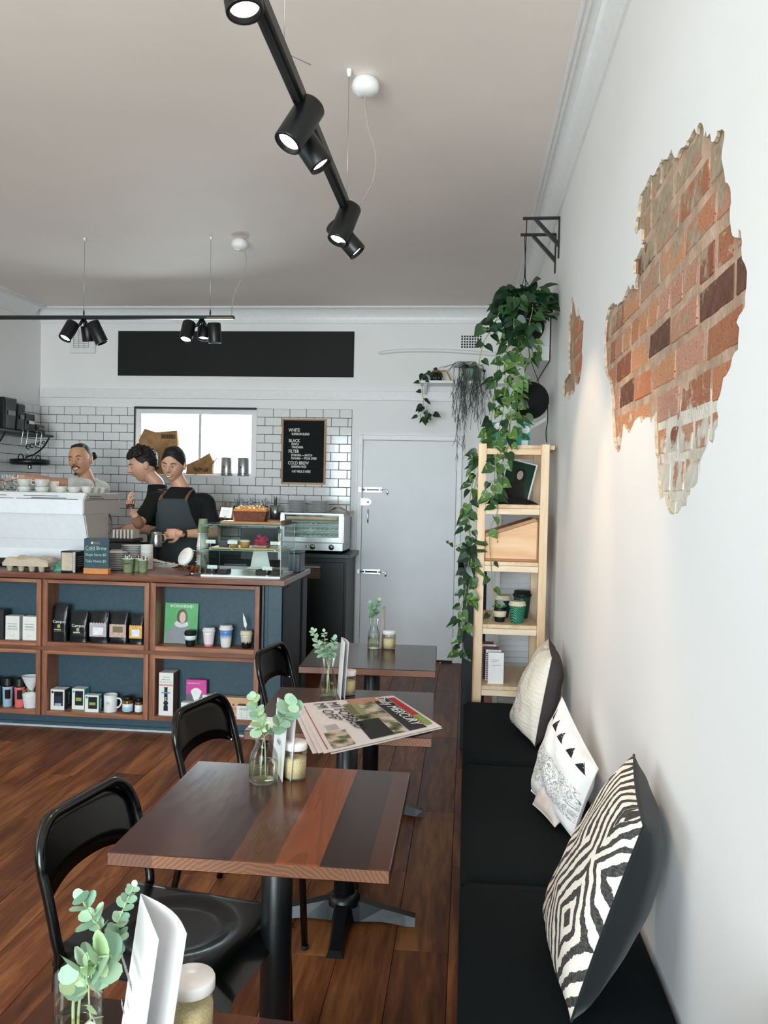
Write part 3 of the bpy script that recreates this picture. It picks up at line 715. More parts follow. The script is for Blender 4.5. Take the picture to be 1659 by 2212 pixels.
# ------------------------------------------------------------------ chairs: facing +X
m_chair = M('black gloss enamel', '#060708', 0.22, var=0.1, spec=0.45, coat=0.15)
def make_chair():
    t = thing('metal_chair', '', 'chair', group='black metal cafe chairs'); HW = 0.195; r = 0.0125
    # rear hoop: both back legs and the rounded top rail in one bent tube
    def side(s):
        return [(-0.275, s * (HW - 0.005), 0.0), (-0.215, s * (HW - 0.006), 0.24), (-0.19, s * (HW - 0.006), 0.42), (-0.195, s * HW, 0.48), (-0.217, s * HW, 0.57), (-0.235, s * HW, 0.63)]
    a = smooth_path(side(-1)); b = smooth_path(side(1))
    R = 0.085; xt = -0.262; top = []
    for k in range(9):
        an = PI - PI / 2 * k / 8
        f = (k / 8)
        top.append((-0.235 + (xt + 0.235) * math.sin(PI / 2 * f), -HW + R + R * math.cos(an), 0.635 + 0.10 * math.sin(PI - an)))
    top2 = [(p[0], -p[1], p[2]) for p in top[::-1]]
    hoop = a + top + top2 + b[::-1]
    MB().tube(hoop, r, 10).build('back_hoop', m_chair, t)
    # sheet-metal backrest inside the hoop, lower edge cut in an arch
    def xb(z): return -0.19 + (z - 0.42) * -0.255
    mb = MB(); nu = 18; vs = []
    for i in range(nu + 1):
        y = -HW + 0.006 + (2 * HW - 0.012) * i / nu; e = abs(y) - (HW - R)
        zt = 0.735 if e <= 0 else 0.635 + 0.10 * math.sqrt(max(0, 1 - (e / R) ** 2))
        q = abs(y) / HW; zl = 0.585 - 0.045 * q ** 2.4
        bow = -0.018 * (1 - q * q)
        for k in range(5):
            z = zl + (max(zt, zl + 0.002) - zl) * k / 4; vs.append((xb(z) + bow, y, z))
    fs = [(i * 5 + k, (i + 1) * 5 + k, (i + 1) * 5 + k + 1, i * 5 + k + 1) for i in range(nu) for k in range(4)]
    n = len(vs); mb.add(vs + [(p[0] - 0.004, p[1], p[2]) for p in vs], fs + [tuple(q + n for q in f[::-1]) for f in fs] +
        [(i * 5, i * 5 + n, (i + 1) * 5 + n, (i + 1) * 5) for i in range(nu)] + [(i * 5 + 4, (i + 1) * 5 + 4, (i + 1) * 5 + 4 + n, i * 5 + 4 + n) for i in range(nu)], 0, True)
    bk = mb.build('backrest', m_chair, t)
    for s in (-1, 1): MB().cyl((xb(0.555) - 0.004, s * (HW - 0.02), 0.555), (xb(0.555) + 0.006, s * (HW - 0.02), 0.555), 0.006, n=8).build('bolt', m_steel, bk)
    # pressed seat: gently dished pan, rolled down at the front and the sides
    x0, x1, w = -0.205, 0.205, 0.185
    def seat(u, v):
        x = x0 + (x1 + 0.035 - x0) * u; y = (-1 + 2 * v) * (w + 0.012)
        z = 0.452
        if x > x1 - 0.02: z -= 0.9 * (x - x1 + 0.02) ** 1.15 * 1.3
        e = max(0, abs(y) - (w - 0.012)); z -= e * 1.25
        d = max(0, 1 - ((x - 0.0) / 0.15) ** 2 - (y / 0.14) ** 2); z -= 0.010 * min(1, d * 2.5)
        return (x, y, z)
    mb = MB().grid(seat, 26, 24); n = len(mb.v); f0 = list(mb.f)
    mb.v += [p + Vector((0, 0, -0.004)) for p in mb.v]; mb.f = [f for f in f0] + [[q + n for q in f[::-1]] for f in f0]; mb.m = [0] * len(mb.f); mb.sm = [True] * len(mb.f)
    mb.build('seat', m_chair, t)
    # front legs: one bent tube on each side, running back under the seat
    for s in (-1, 1):
        pts = [(0.245, s * 0.162, 0.0), (0.23, s * 0.168, 0.30), (0.222, s * 0.172, 0.375)] + [(0.222 - 0.055 * (1 - math.cos(a)), s * 0.174, 0.375 + 0.05 * math.sin(a)) for a in (0.4, 0.8, 1.2, 1.57)] + [(-0.18, s * 0.178, 0.425)]
        lg = MB().tube(pts, 0.0115, 10).build('front_leg', m_chair, t)
        MB().cyl((0.245, s * 0.162, 0.0), (0.2445, s * 0.162, 0.014), 0.0135, n=10).build('foot_cap', M('black rubber', '#0b0b0b', 0.7), lg)
    MB().tube([(-0.192, -0.175, 0.425), (-0.192, 0.175, 0.425)], 0.010, 8).build('rear_crossbar', m_chair, t)
    MB().tube([(0.19, -0.17, 0.42), (0.19, 0.17, 0.42)], 0.009, 8).build('front_crossbar', m_chair, t)
    return t
ch = make_chair(); ch['label'] = 'black metal chair nearest the camera, its whole seat in view'
dup(ch, (-0.707, 2.91, 0), -0.22, 'black metal chair between the newspaper table and the middle table')
dup(ch, (-0.703, 4.03, 0), -0.15, 'black metal chair farthest back, beside the blue counter corner')
ch.location = (-0.69, 1.965, 0); ch.rotation_euler = (0, 0, -0.18)
# ------------------------------------------------------------------ wall bench
t = NT('charcoal seat cloth'); v = t.coord('Object'); a = t.noise(v, 420, 2); b = t.noise(v, 5, 3)
t.l(t.mix(t.ramp(b, [(0.3, '#000000'), (0.7, '#555555')]), t.ramp(a, [(0.35, '#090e10'), (0.7, '#13191c')]), '#161d20'), t.b.inputs['Base Color']); t.set(Roughness=0.95); t.b.inputs['Specular IOR Level'].default_value = 0.15; t.bump(a, 0.35, 0.002); m_seat = t.mat
bench = thing('wall_bench', 'long built-in wall bench along the right wall', 'bench', (0.23, 2.2, 0))
BE = 4.295
b = MB(); b.box(0.006, 0.025, -1.6, BE, 0.06, 0.40); b.box(0.025, 0.458, BE - 0.02, BE, 0.06, 0.40); b.box(0.025, 0.458, -1.6, -1.58, 0.06, 0.40); b.box(0.03, 0.458, -1.56, BE - 0.03, 0.0, 0.06)
b.build('base', M('charcoal bench front', '#15191b', 0.6, var=0.1), bench)
MB().box(0.003, 0.458, -1.6, BE, 0.4005, 0.418).build('seat_board', m_navyd, bench)
ys = [-0.7, 0.31, 1.306, 2.303, 3.301, BE]
cl = ['hidden below the picture', 'below the zebra cushion, at the bottom edge', 'beside the middle table, under the striped cushion', 'in the middle, under the triangle cushion', 'farthest back, in front of the pine shelf']
for i in range(len(ys) - 1):
    y0, y1 = ys[i] + 0.002, ys[i + 1] - 0.002
    def top(u, v, y0=y0, y1=y1):
        x = 0.004 + 0.450 * u; y = y0 + (y1 - y0) * v
        ed = min(u, 1 - u) * 0.45; ey = min(v, 1 - v) * (y1 - y0)
        f = min(1, ed / 0.02) * min(1, ey / 0.02); f = math.sin(f * PI / 2)
        z = 0.438 + 0.022 * f + 0.0025 * noise.noise(Vector((x * 7, y * 4, 1)))
        return (x, y, z)
    mb = MB().grid(top, 22, 36)
    mb.box(0.004, 0.454, y0, y1, 0.4185, 0.439, b=0.004)
    mb.build('seat_pad', m_seat, label='charcoal bench seat pad ' + cl[i], cat='seat pad', group='bench seat pads')
# ------------------------------------------------------------------ cushions
def pillow(name, label, c, th, mf, mbk, parts=None, bend=0.0, wr=0.006, seed=1, pinch=0.05, bth=0.5):
    """c: corners (bottom near, bottom far, top far, top near) on the mid plane; front faces the room"""
    c = [Vector(q) for q in c]; n = 26
    nn = (c[1] - c[0]).cross(c[3] - c[0]).normalized()
    if nn.x > 0: nn = -nn
    cen = sum(c, Vector()) / 4
    root = thing(name, label, 'cushion', (cen.x, cen.y, min(q.z for q in c)), group='cushions on the wall bench')
    def sheet(sg, m, nm):
        mb = MB(); uv = []
        for j in range(n + 1):
            for i in range(n + 1):
                u, v = i / n, j / n; a, b = 2 * u - 1, 2 * v - 1
                k = pinch * (1 - abs(a)) * 0 
                # edges draw in between the corners
                ua = a * (1 - pinch * (1 - b * b)); vb = b * (1 - pinch * (1 - a * a))
                U_, V_ = (ua + 1) / 2, (vb + 1) / 2
                p = (c[0] * (1 - U_) + c[1] * U_) * (1 - V_) + (c[3] * (1 - U_) + c[2] * U_) * V_
                h = max(0.0, (1 - a * a) * (1 - b * b)) ** 0.42
                h = th * h * (bth if sg < 0 else 0.75)
                q = p + nn * sg * h + nn * bend * (1 - a * a) * (1 - b * b)
                q += nn * wr * noise.noise(Vector((u * 5 + seed * 3, v * 5, sg))) * min(1, h / th * 3)
                q.x = min(q.x, XR - 0.004); q.z = max(q.z, 0.459)
                mb.v.append(q); uv.append((u, v))
        for j in range(n):
            for i in range(n):
                k = j * (n + 1) + i; f = [k, k + 1, k + n + 2, k + n + 1]
                mb.f.append(f); mb.m.append(0); mb.sm.append(True)
        me = mb.mesh(nm, m); lay = me.uv_layers.new(name='UVMap')
        for lp in me.loops: lay.data[lp.index].uv = uv[lp.vertex_index]
        fnn = me.polygons[len(me.polygons) // 2].normal
        if fnn.dot(nn * sg) < 0: me.flip_normals()
        return put(nm, me, root)
    sheet(1, mf, 'front_cover'); sheet(-1, mbk, 'back_cover')
    e = MB(); k = 12
    def ed(a, b):
        ua = a * (1 - pinch * (1 - b * b)); vb = b * (1 - pinch * (1 - a * a)); U_, V_ = (ua + 1) / 2, (vb + 1) / 2
        q = (c[0] * (1 - U_) + c[1] * U_) * (1 - V_) + (c[3] * (1 - U_) + c[2] * U_) * V_
        q.x = min(q.x, XR - 0.006); q.z = max(q.z, 0.461); return q
    loop = [ed(-1 + 2 * i / k, -1) for i in range(k)] + [ed(1, -1 + 2 * i / k) for i in range(k)] + [ed(1 - 2 * i / k, 1) for i in range(k)] + [ed(-1, 1 - 2 * i / k) for i in range(k)]
    e.tube(loop, 0.0028, 6, closed=True).build('seam', mbk, root)
    return root
def uvnt(name):
    t = NT(name); c = t.n('ShaderNodeTexCoord'); s = t.n('ShaderNodeSeparateXYZ'); t.l(c.outputs['UV'], s.inputs[0])
    return t, c.outputs['UV'], s.outputs['X'], s.outputs['Y']
# zebra-diamond print
t, uv, u, v = uvnt('zebra diamond print')
wob = t.noise(uv, 7, 4); du = t.math('MULTIPLY_ADD', wob, 0.09, t.math('ADD', u, -0.045)); dv = t.math('MULTIPLY_ADD', t.noise(uv, 5.3, 3), 0.09, t.math('ADD', v, -0.045))
def dia(cx, cy, k): return t.math('ADD', t.math('ABSOLUTE', t.math('SUBTRACT', du, cx)), t.math('MULTIPLY', t.math('ABSOLUTE', t.math('SUBTRACT', dv, cy)), k))
d = t.math('MINIMUM', dia(0.22, 0.34, 0.62), dia(0.20, 0.98, 0.8)); d = t.math('MINIMUM', d, dia(0.86, 0.62, 0.7))
st = t.math('SINE', t.math('MULTIPLY', d, 72)); grain = t.noise(uv, 90, 4)
ink = t.math('GREATER_THAN', t.math('ADD', st, t.math('MULTIPLY_ADD', grain, 0.9, -0.45)), 0.12)
tri = t.math('LESS_THAN', dia(0.20, 0.98, 0.8), 0.085); ink = t.math('MAXIMUM', ink, t.math('MULTIPLY', tri, t.math('GREATER_THAN', t.math('SINE', t.math('MULTIPLY', t.math('SUBTRACT', du, dv), 60)), -0.2)))
col = t.mix(ink, t.ramp(grain, [(0.3, '#ddd2c5'), (0.7, '#efe7dc')]), t.ramp(grain, [(0.35, '#1c1d1e'), (0.75, '#5a5751')]))
t.l(col, t.b.inputs['Base Color']); t.set(Roughness=0.9); t.bump(t.noise(uv, 260, 2), 0.3, 0.002); m_zebra = t.mat
# white cover with a row of inky triangles and a grey sketch
t, uv, u, v = uvnt('triangle print'); grain = t.noise(uv, 60, 4)
row = t.math('MULTIPLY', u, 5.0); fr_ = t.math('FRACT', row)
hh = t.math('MULTIPLY', t.math('SUBTRACT', v, 0.80), 7.0)
inside = t.math('MULTIPLY', t.math('GREATER_THAN', hh, 0.0), t.math('LESS_THAN', t.math('MULTIPLY_ADD', t.math('ABSOLUTE', t.math('SUBTRACT', fr_, 0.45)), 2.9, hh), 0.88))
inside = t.math('MULTIPLY', inside, t.math('GREATER_THAN', t.math('MULTIPLY_ADD', hh, -0.25, grain), 0.26))
sk = t.noise(uv, 11, 5, 0.7, 1.5); sk = t.math('MULTIPLY', t.math('LESS_THAN', t.math('ABSOLUTE', t.math('SUBTRACT', sk, 0.5)), 0.022), t.math('LESS_THAN', t.math('ABSOLUTE', t.math('SUBTRACT', v, 0.36)), 0.2))
col = t.mix(sk, '#eceef1', '#6f757b'); col = t.mix(inside, col, '#0d0e10')
t.l(col, t.b.inputs['Base Color']); t.set(Roughness=0.8); t.bump(t.noise(uv, 6, 4), 0.25, 0.03); m_tri = t.mat
t, uv, u, v = uvnt('cream sketch print'); sk = t.noise(uv, 8, 5, 0.7, 2.0); sk = t.math('MULTIPLY', t.math('LESS_THAN', t.math('ABSOLUTE', t.math('SUBTRACT', sk, 0.5)), 0.012), t.math('GREATER_THAN', u, 0.45))
t.l(t.mix(sk, '#e6dfd2', '#4a4844'), t.b.inputs['Base Color']); t.set(Roughness=0.85); t.bump(t.noise(t.coord('UV', (1, 6, 1)), 5, 3), 0.4, 0.03); m_cream = t.mat
pillow('cushion', 'zebra striped cushion with a black back, nearest on the bench', [(0.232, 1.68, 0.470), (0.215, 2.12, 0.475), (0.405, 2.0, 0.918), (0.365, 1.69, 0.87)], 0.085, m_zebra, M('black cotton', '#0d1113', 0.9, sheen=0.1), seed=2, bth=1.35)
pillow('cushion', 'white cushion printed with a row of black triangles, second on the bench', [(0.345, 2.59, 0.475), (0.25, 2.97, 0.475), (0.36, 3.07, 0.79), (0.432, 2.68, 0.66)], 0.09, m_tri, M('white cotton', '#e6e7ea', 0.85), seed=5, wr=0.012)
pillow('cushion', 'small pinkish beige cushion squashed behind the triangle cushion', [(0.30, 2.66, 0.475), (0.245, 2.83, 0.48), (0.31, 2.90, 0.60), (0.40, 2.72, 0.56)], 0.05, M('beige cotton', '#d9cdc6', 0.85), M('beige cotton', '#d9cdc6', 0.85), seed=4)
pillow('cushion', 'cream cushion with a brown-grey back, farthest on the bench beside the pine shelf', [(0.305, 3.50, 0.475), (0.225, 3.86, 0.475), (0.395, 3.93, 0.86), (0.375, 3.58, 0.835)], 0.10, m_cream, M('brown grey cotton', '#4b4443', 0.9, bump=0.2), seed=7, wr=0.012, bth=1.0)
pillow('cushion', 'white cushion corner at the bottom right edge of the picture', [(0.27, 0.80, 0.475), (0.24, 1.12, 0.475), (0.41, 1.10, 0.86), (0.43, 0.83, 0.86)], 0.08, M('white cotton', '#e6e7ea', 0.85), M('white cotton', '#e6e7ea', 0.85), seed=9)
# ================================================================== pine shelf unit behind the bench end
m_pine = wood('raw pine', '#cfa277', '#e3c29c', '#efd9bd', 'Z', 5.0, 0.55, 10.0, 0.05, 0.0, 0.05, 50)
m_pinex = wood('raw pine board', '#c79a70', '#dfbc94', '#ecd3b4', 'Y', 5.0, 0.55, 10.0, 0.05, 0.0, 0.05, 50)
SX0, SX1, SY0, SY1 = 0.052, 0.414, 4.34, 4.88
sh = thing('pine_shelf_unit', 'tall open pine shelf unit standing behind the far end of the bench', 'shelf', (0.23, 4.6, 0))
for (xx, yy) in ((SX0, SY0), (SX1 - 0.042, SY0), (SX0, SY1 - 0.042), (SX1 - 0.042, SY1 - 0.042)):
    MB().box(xx, xx + 0.042, yy, yy + 0.042, 0, 1.785, b=0.002).build('post', m_pine, sh)
LV = [1.782, 1.473, 1.176, 0.849, 0.528, 0.20]
for i, zt_ in enumerate(LV):
    x1 = SX1 - 0.043
    if i == 0: MB().box(SX0 + 0.043, SX1 + 0.03, SY0 + 0.044, SY1, zt_ - 0.022, zt_, b=0.0015).build('shelf_board', m_pinex, sh)
    else:
        MB().box(SX0 + 0.043, x1, SY0 + 0.001, SY1, zt_ - 0.02, zt_, b=0.0015).build('shelf_board', m_pinex, sh)
    MB().box(SX0 + 0.043, x1, SY0 + 0.002, SY0 + 0.024, zt_ - 0.052, zt_ - 0.0215, b=0.0015).build('front_rail', wood('raw pine rail', '#d3a87e', '#e5c6a2', '#f0dcc2', 'X', 5, 0.55, 10, 0.05), sh)
    MB().box(SX0 + 0.043, x1, SY1 - 0.026, SY1 - 0.004, zt_ - 0.052, zt_ - 0.0225, b=0.0015).build('back_rail', m_pinex, sh)
# --- white louvred shutter and dark board behind it
lv = thing('louvre_shutter', 'white louvred shutter leaning upright behind the pine shelf unit', 'shutter', (0.31, 5.0, 0))
for xx in (0.175, 0.425): MB().box(xx, xx + 0.03, 4.985, 5.015, 0.0, 1.66, b=0.002).build('stile', m_trim, lv)
for zz in (0.0, 0.82, 1.62): MB().box(0.205, 0.425, 4.987, 5.013, zz, zz + 0.04, b=0.002).build('crossrail', m_trim, lv)
slat = MB(); slat.M = Matrix.Rotation(0.75, 4, 'X'); slat.box(0.206, 0.424, -0.021, 0.021, -0.003, 0.003); sm_ = slat.mesh('slat', m_trim)
z = 0.065
while z < 1.6:
    if not 0.80 < z < 0.87:
        o = put('slat', sm_, lv); o.location = (0, 5.0, z)
    z += 0.034
db = MB().box(-0.012, 0.125, 4.96, 4.99, 0.0, 1.10, b=0.003)
db.build('standing_board', M('blue black board', '#141c22', 0.5), label='tall blue black board standing behind the left post of the pine shelf', cat='board')
# --- clipboard-like tray hanging on the far side, seen past the plant
wb_ = thing('bottle_rack', 'small dark rack with bottles behind the trailing pothos, left of the shelf', 'rack', (-0.01, 5.2, 0.9))
MB().box(-0.035, 0.03, 5.10, 5.30, 1.02, 1.035, b=0.002).build('tray', M('red brown timber', '#7d4630', 0.5), wb_)
MB().box(-0.01, 0.03, 5.10, 5.30, 0.0, 1.2).build('backboard', M('blue black board', '#141c22', 0.5), wb_)
MB().lathe([(0, 0), (0.018, 0), (0.018, 0.09), (0.007, 0.12), (0.007, 0.15), (0, 0.15)], (-0.03 + 0.02 * 0, 5.15, 1.0355), 12).build('bottle', M('dark glass', '#15191a', 0.1), wb_)
# --- things on the shelf
def lidcup(name, label, c, r, h, m1, m_lid, band=None, body2=None, cat='cup', group=None, lidz=0.22, mband=None):
    """reusable cup: tapered body, wide rim lid"""
    t = thing(name, label, cat, c, group=group); x, y, z = c
    hb = h * (1 - lidz)
    prof = [(0, 0), (r * 0.66, 0), (r * 0.72, 0.004)] + [(r * (0.72 + 0.26 * (k / 6) ** 0.8), 0.004 + (hb - 0.004) * k / 6) for k in range(1, 7)] + [(0, hb)]
    body = MB().lathe(prof, c, 20).build('body', m1, t)
    if band:
        z0, z1 = band
        f = lambda q: r * (0.72 + 0.26 * max(0.0, min(1.0, (q * h - 0.004) / (hb - 0.004))) ** 0.8)
        MB().lathe([(f(z0) + 0.0005, z0 * h), (f(z0) + 0.003, z0 * h + 0.001), (f(z1) + 0.003, z1 * h - 0.001), (f(z1) + 0.0005, z1 * h)], c, 20).build('grip_band', mband, t)
    MB().lathe([(0, hb + 0.0005), (r * 1.0, hb + 0.0005), (r * 1.06, hb + h * 0.02), (r * 1.06, hb + h * 0.09), (r * 0.97, hb + h * 0.105), (r * 0.93, h * 0.985), (r * 0.88, h), (0, h - 0.004)], c, 20).build('lid', m_lid, t)
    return t
m_blk = M('matt black plastic', '#101112', 0.45); m_wht = M('white plastic', '#e9e9e6', 0.35, var=0.02); m_crm = M('cream silicone', '#ded0b6', 0.5)
m_corkw = M('white silicone', '#dcdcd8', 0.55)
t = NT('green woven glaze'); v = t.coord('Object'); w = t.n('ShaderNodeTexWave'); w.bands_direction = 'DIAGONAL'; w.inputs['Scale'].default_value = 55; w.inputs['Distortion'].default_value = 3; t.l(v, w.inputs['Vector'])
t.l(t.mix(w.outputs['Fac'], '#0c4a3a', '#3d9a7c'), t.b.inputs['Base Color']); t.set(Roughness=0.25); t.bump(w.outputs['Fac'], 0.5, 0.004); m_gwov = t.mat
lidcup('reusable_cup', 'green woven-textured cup with a cream lid on the pine shelf, in front', (0.275, 4.43, 0.8495), 0.044, 0.115, m_gwov, m_crm, group='reusable cups on the pine shelf')
lidcup('reusable_cup', 'small black cup with a wide white band on the pine shelf', (0.185, 4.45, 0.8495), 0.036, 0.095, m_blk, m_blk, (0.28, 0.62), mband=m_crm, group='reusable cups on the pine shelf')
lidcup('reusable_cup', 'dark blue cup with a cream lid, behind the black cup on the pine shelf', (0.207, 4.62, 0.8495), 0.045, 0.12, M('dark blue glaze', '#1f3350', 0.25), m_crm, group='reusable cups on the pine shelf')
lidcup('reusable_cup', 'tall dark green cup with a black lid, at the back of the pine shelf', (0.312, 4.62, 0.8495), 0.048, 0.15, M('dark green glaze', '#1d4a3c', 0.25), m_blk, group='reusable cups on the pine shelf')
m_paper = M('white paper', '#eceaea', 0.7, var=0.015); m_ink = M('black ink', '#141414', 0.7); m_grey = M('grey ink', '#8b8b8d', 0.7)
for k in range(5):
    y0 = 4.39 + k * 0.055; xo = 0.128 - 0.012 * k; h = 0.165 + 0.004 * k
    nb = thing('spiral_notebook', ('white spiral notebook standing at the front of the row on the pine shelf', 'second notebook of the row on the pine shelf', 'third notebook of the row on the pine shelf', 'fourth notebook of the row on the pine shelf', 'rearmost notebook of the row on the pine shelf')[k], 'notebook', (xo + 0.05, y0, 0.5285), group='spiral notebooks on the pine shelf')
    MB().box(xo, xo + 0.082, y0, y0 + 0.012, 0.5285, 0.5285 + h, b=0.0008).build('cover', m_paper if k in (0, 1, 3) else M('red brown cover', '#6c3b35', 0.6), nb)
    MB().box(xo + 0.002, xo + 0.080, y0 + 0.012, y0 + 0.03, 0.5285, 0.5285 + h - 0.002).build('page_block', m_blk, nb)
    sp = MB()
    for q in range(14): sp.tube(arc((xo - 0.001, y0 + 0.014, 0.54 + q * (h - 0.02) / 13), 0.010, 0.6, 5.7, 7, (1, 0, 0), (0, 1, 0)), 0.0014, 5)
    sp.build('spiral_binding', m_black, nb)
    if k == 0:
        for q, wd in ((0.125, 0.04), (0.118, 0.03), (0.098, 0.05)): MB().box(xo + 0.018, xo + 0.018 + wd, y0 - 0.0006, y0 - 0.0001, 0.5285 + q, 0.5285 + q + 0.0022).build('print_line', m_grey, nb)
# slant-topped pine box
m_knot = NT('knotty pine'); t = m_knot; v = t.coord('Object', (1, 1, 1)); vo = t.n('ShaderNodeTexVoronoi'); vo.inputs['Scale'].default_value = 9; t.l(t.coord('Object', (2.2, 0.1, 1.0), loc=(0.1, 0, 0.06)), vo.inputs['Vector'])
kn = t.ramp(vo.outputs['Distance'], [(0.05, '#ffffff'), (0.11, '#000000')]); gr = t.noise(t.coord('Object', (0.15, 1, 1)), 18, 3)
t.l(t.mix(kn, t.ramp(gr, [(0.3, '#d9a273'), (0.7, '#edc59a')]), '#7a4a28'), t.b.inputs['Base Color']); t.set(Roughness=0.5); m_knot = t.mat
sb = thing('slant_box', 'pine box with a sloping lid on the middle level of the pine shelf', 'box', (0.23, 4.5, 1.1765))
MB().prism([(0.100, 4.37, 1.19), (0.362, 4.37, 1.19), (0.362, 4.37, 1.388), (0.100, 4.37, 1.300)], (0, 0.30, 0)).build('body', m_knot, sb)
MB().box(0.098, 0.368, 4.365, 4.675, 1.1765, 1.1895, b=0.002).build('base_board', wood('oak box base', '#8a5a34', '#a87345', '#bd8a5a', 'X', 6, 0.5), sb)
MB().prism([(0.098, 4.365, 1.301), (0.366, 4.365, 1.391), (0.346, 4.365, 1.402), (0.098, 4.365, 1.320)], (0, 0.31, 0)).build('sloping_lid', wood('oak box base', '#8a5a34', '#a87345', '#bd8a5a', 'X', 6, 0.5), sb)
MB().box(0.3625, 0.368, 4.368, 4.67, 1.19, 1.388).build('corner_strip', wood('oak box base', '#8a5a34', '#a87345', '#bd8a5a', 'X', 6, 0.5), sb)
# framed portrait picture leaning on the upper level (a plain stand-in figure)
pf = thing('framed_print', 'tilted white framed dark green portrait print leaning on the upper level of the pine shelf', 'picture', (0.22, 4.6, 1.4735))
mb = MB(); mb.M = Matrix.Translation((0.245, 4.60, 1.494)) @ Matrix.Rotation(-0.33, 4, 'X') @ Matrix.Rotation(0.24, 4, 'Y')
Q = mb.M.copy()
mb.box(-0.085, 0.085, 0.0, 0.010, 0.0, 0.235, b=0.001); mb.build('frame', m_wht, pf)
def inq(**k):
    b_ = MB(); b_.M = Q; return b_
inq().box(-0.076, 0.076, -0.0012, -0.0004, 0.009, 0.226).build('print_sheet', M('dark green print', '#1d3a2c', 0.35), pf)
inq().ell((0.005, -0.0024, 0.150), (0.017, 0.0012, 0.027)).build('face_shape', M('pale print skin', '#b5a595', 0.6), pf)
inq().ell((0.006, -0.0016, 0.140), (0.030, 0.0010, 0.056)).build('hair_shape', M('dark print hair', '#15110f', 0.6), pf)
inq().prism([(-0.06, -0.0013, 0.012), (0.06, -0.0013, 0.012), (0.045, -0.0013, 0.085), (0.012, -0.0013, 0.115), (-0.012, -0.0013, 0.115), (-0.05, -0.0013, 0.08)], (0, -0.001, 0)).build('clothing_shape', M('dark print hair', '#15110f', 0.6), pf)
MB().tube(smooth_path([(0.33, 4.66, 1.4745), (0.32, 4.66, 1.60), (0.31, 4.66, 1.66), (0.29, 4.66, 1.665), (0.285, 4.66, 1.60), (0.28, 4.66, 1.4745)]), 0.0035, 6).build('easel_wire', m_black, pf)
def cloth(u, v):
    x = 0.105 + 0.262 * u; y = 4.37 + 0.17 * v; e = min(u, 1 - u, v * 0.8, (1 - v) * 0.8)
    return (x, y, 1.4735 + 0.001 + 0.042 * min(1, e * 5) ** 0.6 * (0.75 + 0.35 * math.sin(u * 4 + 0.4)) + 0.008 * noise.noise(Vector((u * 6, v * 5, 3))))
MB().grid(cloth, 24, 14).build('folded_bag', M('black canvas', '#0b0c0e', 0.85, bump=0.3), label='black folded canvas bag on the upper level of the pine shelf', cat='bag')
# teal boxes on top
m_teal = M('teal card', '#1fa6a0', 0.5, var=0.03)
for k, (x0, x1, lb) in enumerate(((0.125, 0.205, 'teal and white spotted box on top of the pine shelf, left one behind the leaves'), (0.215, 0.325, 'teal box with white spots on top of the pine shelf, right one'))):
    tb = thing('spotted_box', lb, 'box', ((x0 + x1) / 2, 4.56, 1.7825))
    MB().box(x0, x1, 4.52, 4.60, 1.7825, 1.91 - 0.004 * k, b=0.001).build('carton', m_teal, tb)
    y = 4.5195
    cs = [(x0 + 0.03, 1.885, 0.022)] if k == 0 else [(x1 - 0.022, 1.872, 0.021)]
    for cx, cz, r in cs: MB().lathe([(0, 0), (r, 0), (r, 0.0006), (0, 0.0006)], (cx, y, cz), 24, axis=(0, -1, 0), smooth=False).build('white_spot', m_wht, tb)
    MB().box(x0 + (0.02 if k == 0 else 0.066), x0 + (0.06 if k == 0 else 0.10), y - 0.0008, y, 1.7835, 1.815).build('white_label', m_wht, tb)
    if k: MB().prism([(x0 + 0.004, y, 1.905), (x0 + 0.03, y, 1.905), (x0 + 0.02, y, 1.86), (x0 + 0.004, y, 1.85)], (0, -0.0008, 0)).build('white_patch', m_wht, tb)
# ------------------------------------------------------------------ wall shelf bracket low on the right wall
sbk = thing('shelf_bracket', 'small white metal bracket on the right wall above the pine shelf', 'bracket', (0.44, 4.95, 1.83))
a = MB(); a.box(0.452, 0.458, 5.0, 5.03, 1.80, 2.0); a.prism([(0.45, 5.0, 1.985), (0.45, 5.0, 1.965), (0.33, 5.0, 1.89), (0.33, 5.0, 1.91)], (0, 0.03, 0)); a.build('arm', m_trim, sbk)
# ------------------------------------------------------------------ table settings
m_gl = thin_glass('clear jar glass', '#fafcfb', 0.01, 0.55); m_water = thin_glass('tinted water', '#f8f5e6', 0.05, 0.4)
m_leaf = {}
def leafmat(name, c0, c1, rough=0.45, cream=None):
    t = NT(name); oi = t.n('ShaderNodeObjectInfo'); v = t.coord('Object'); nz = t.noise(v, 3.0, 4)
    c = t.mix(oi.outputs['Random'], c0, c1)
    if cream: c = t.mix(t.ramp(nz, [(0.60, '#000000'), (0.70, '#ffffff')]), c, cream)
    t.l(c, t.b.inputs['Base Color']); t.set(Roughness=rough); t.b.inputs['Subsurface Weight'].default_value = 0.0
    m_leaf[name] = t.mat; return t.mat
euc = leafmat('eucalyptus leaf', '#7fa58c', '#a9c4a5', 0.55); euc_y = leafmat('young eucalyptus leaf', '#9ab886', '#c3d4a6', 0.55)
m_stem = M('pale green stem', '#9aa87e', 0.6)
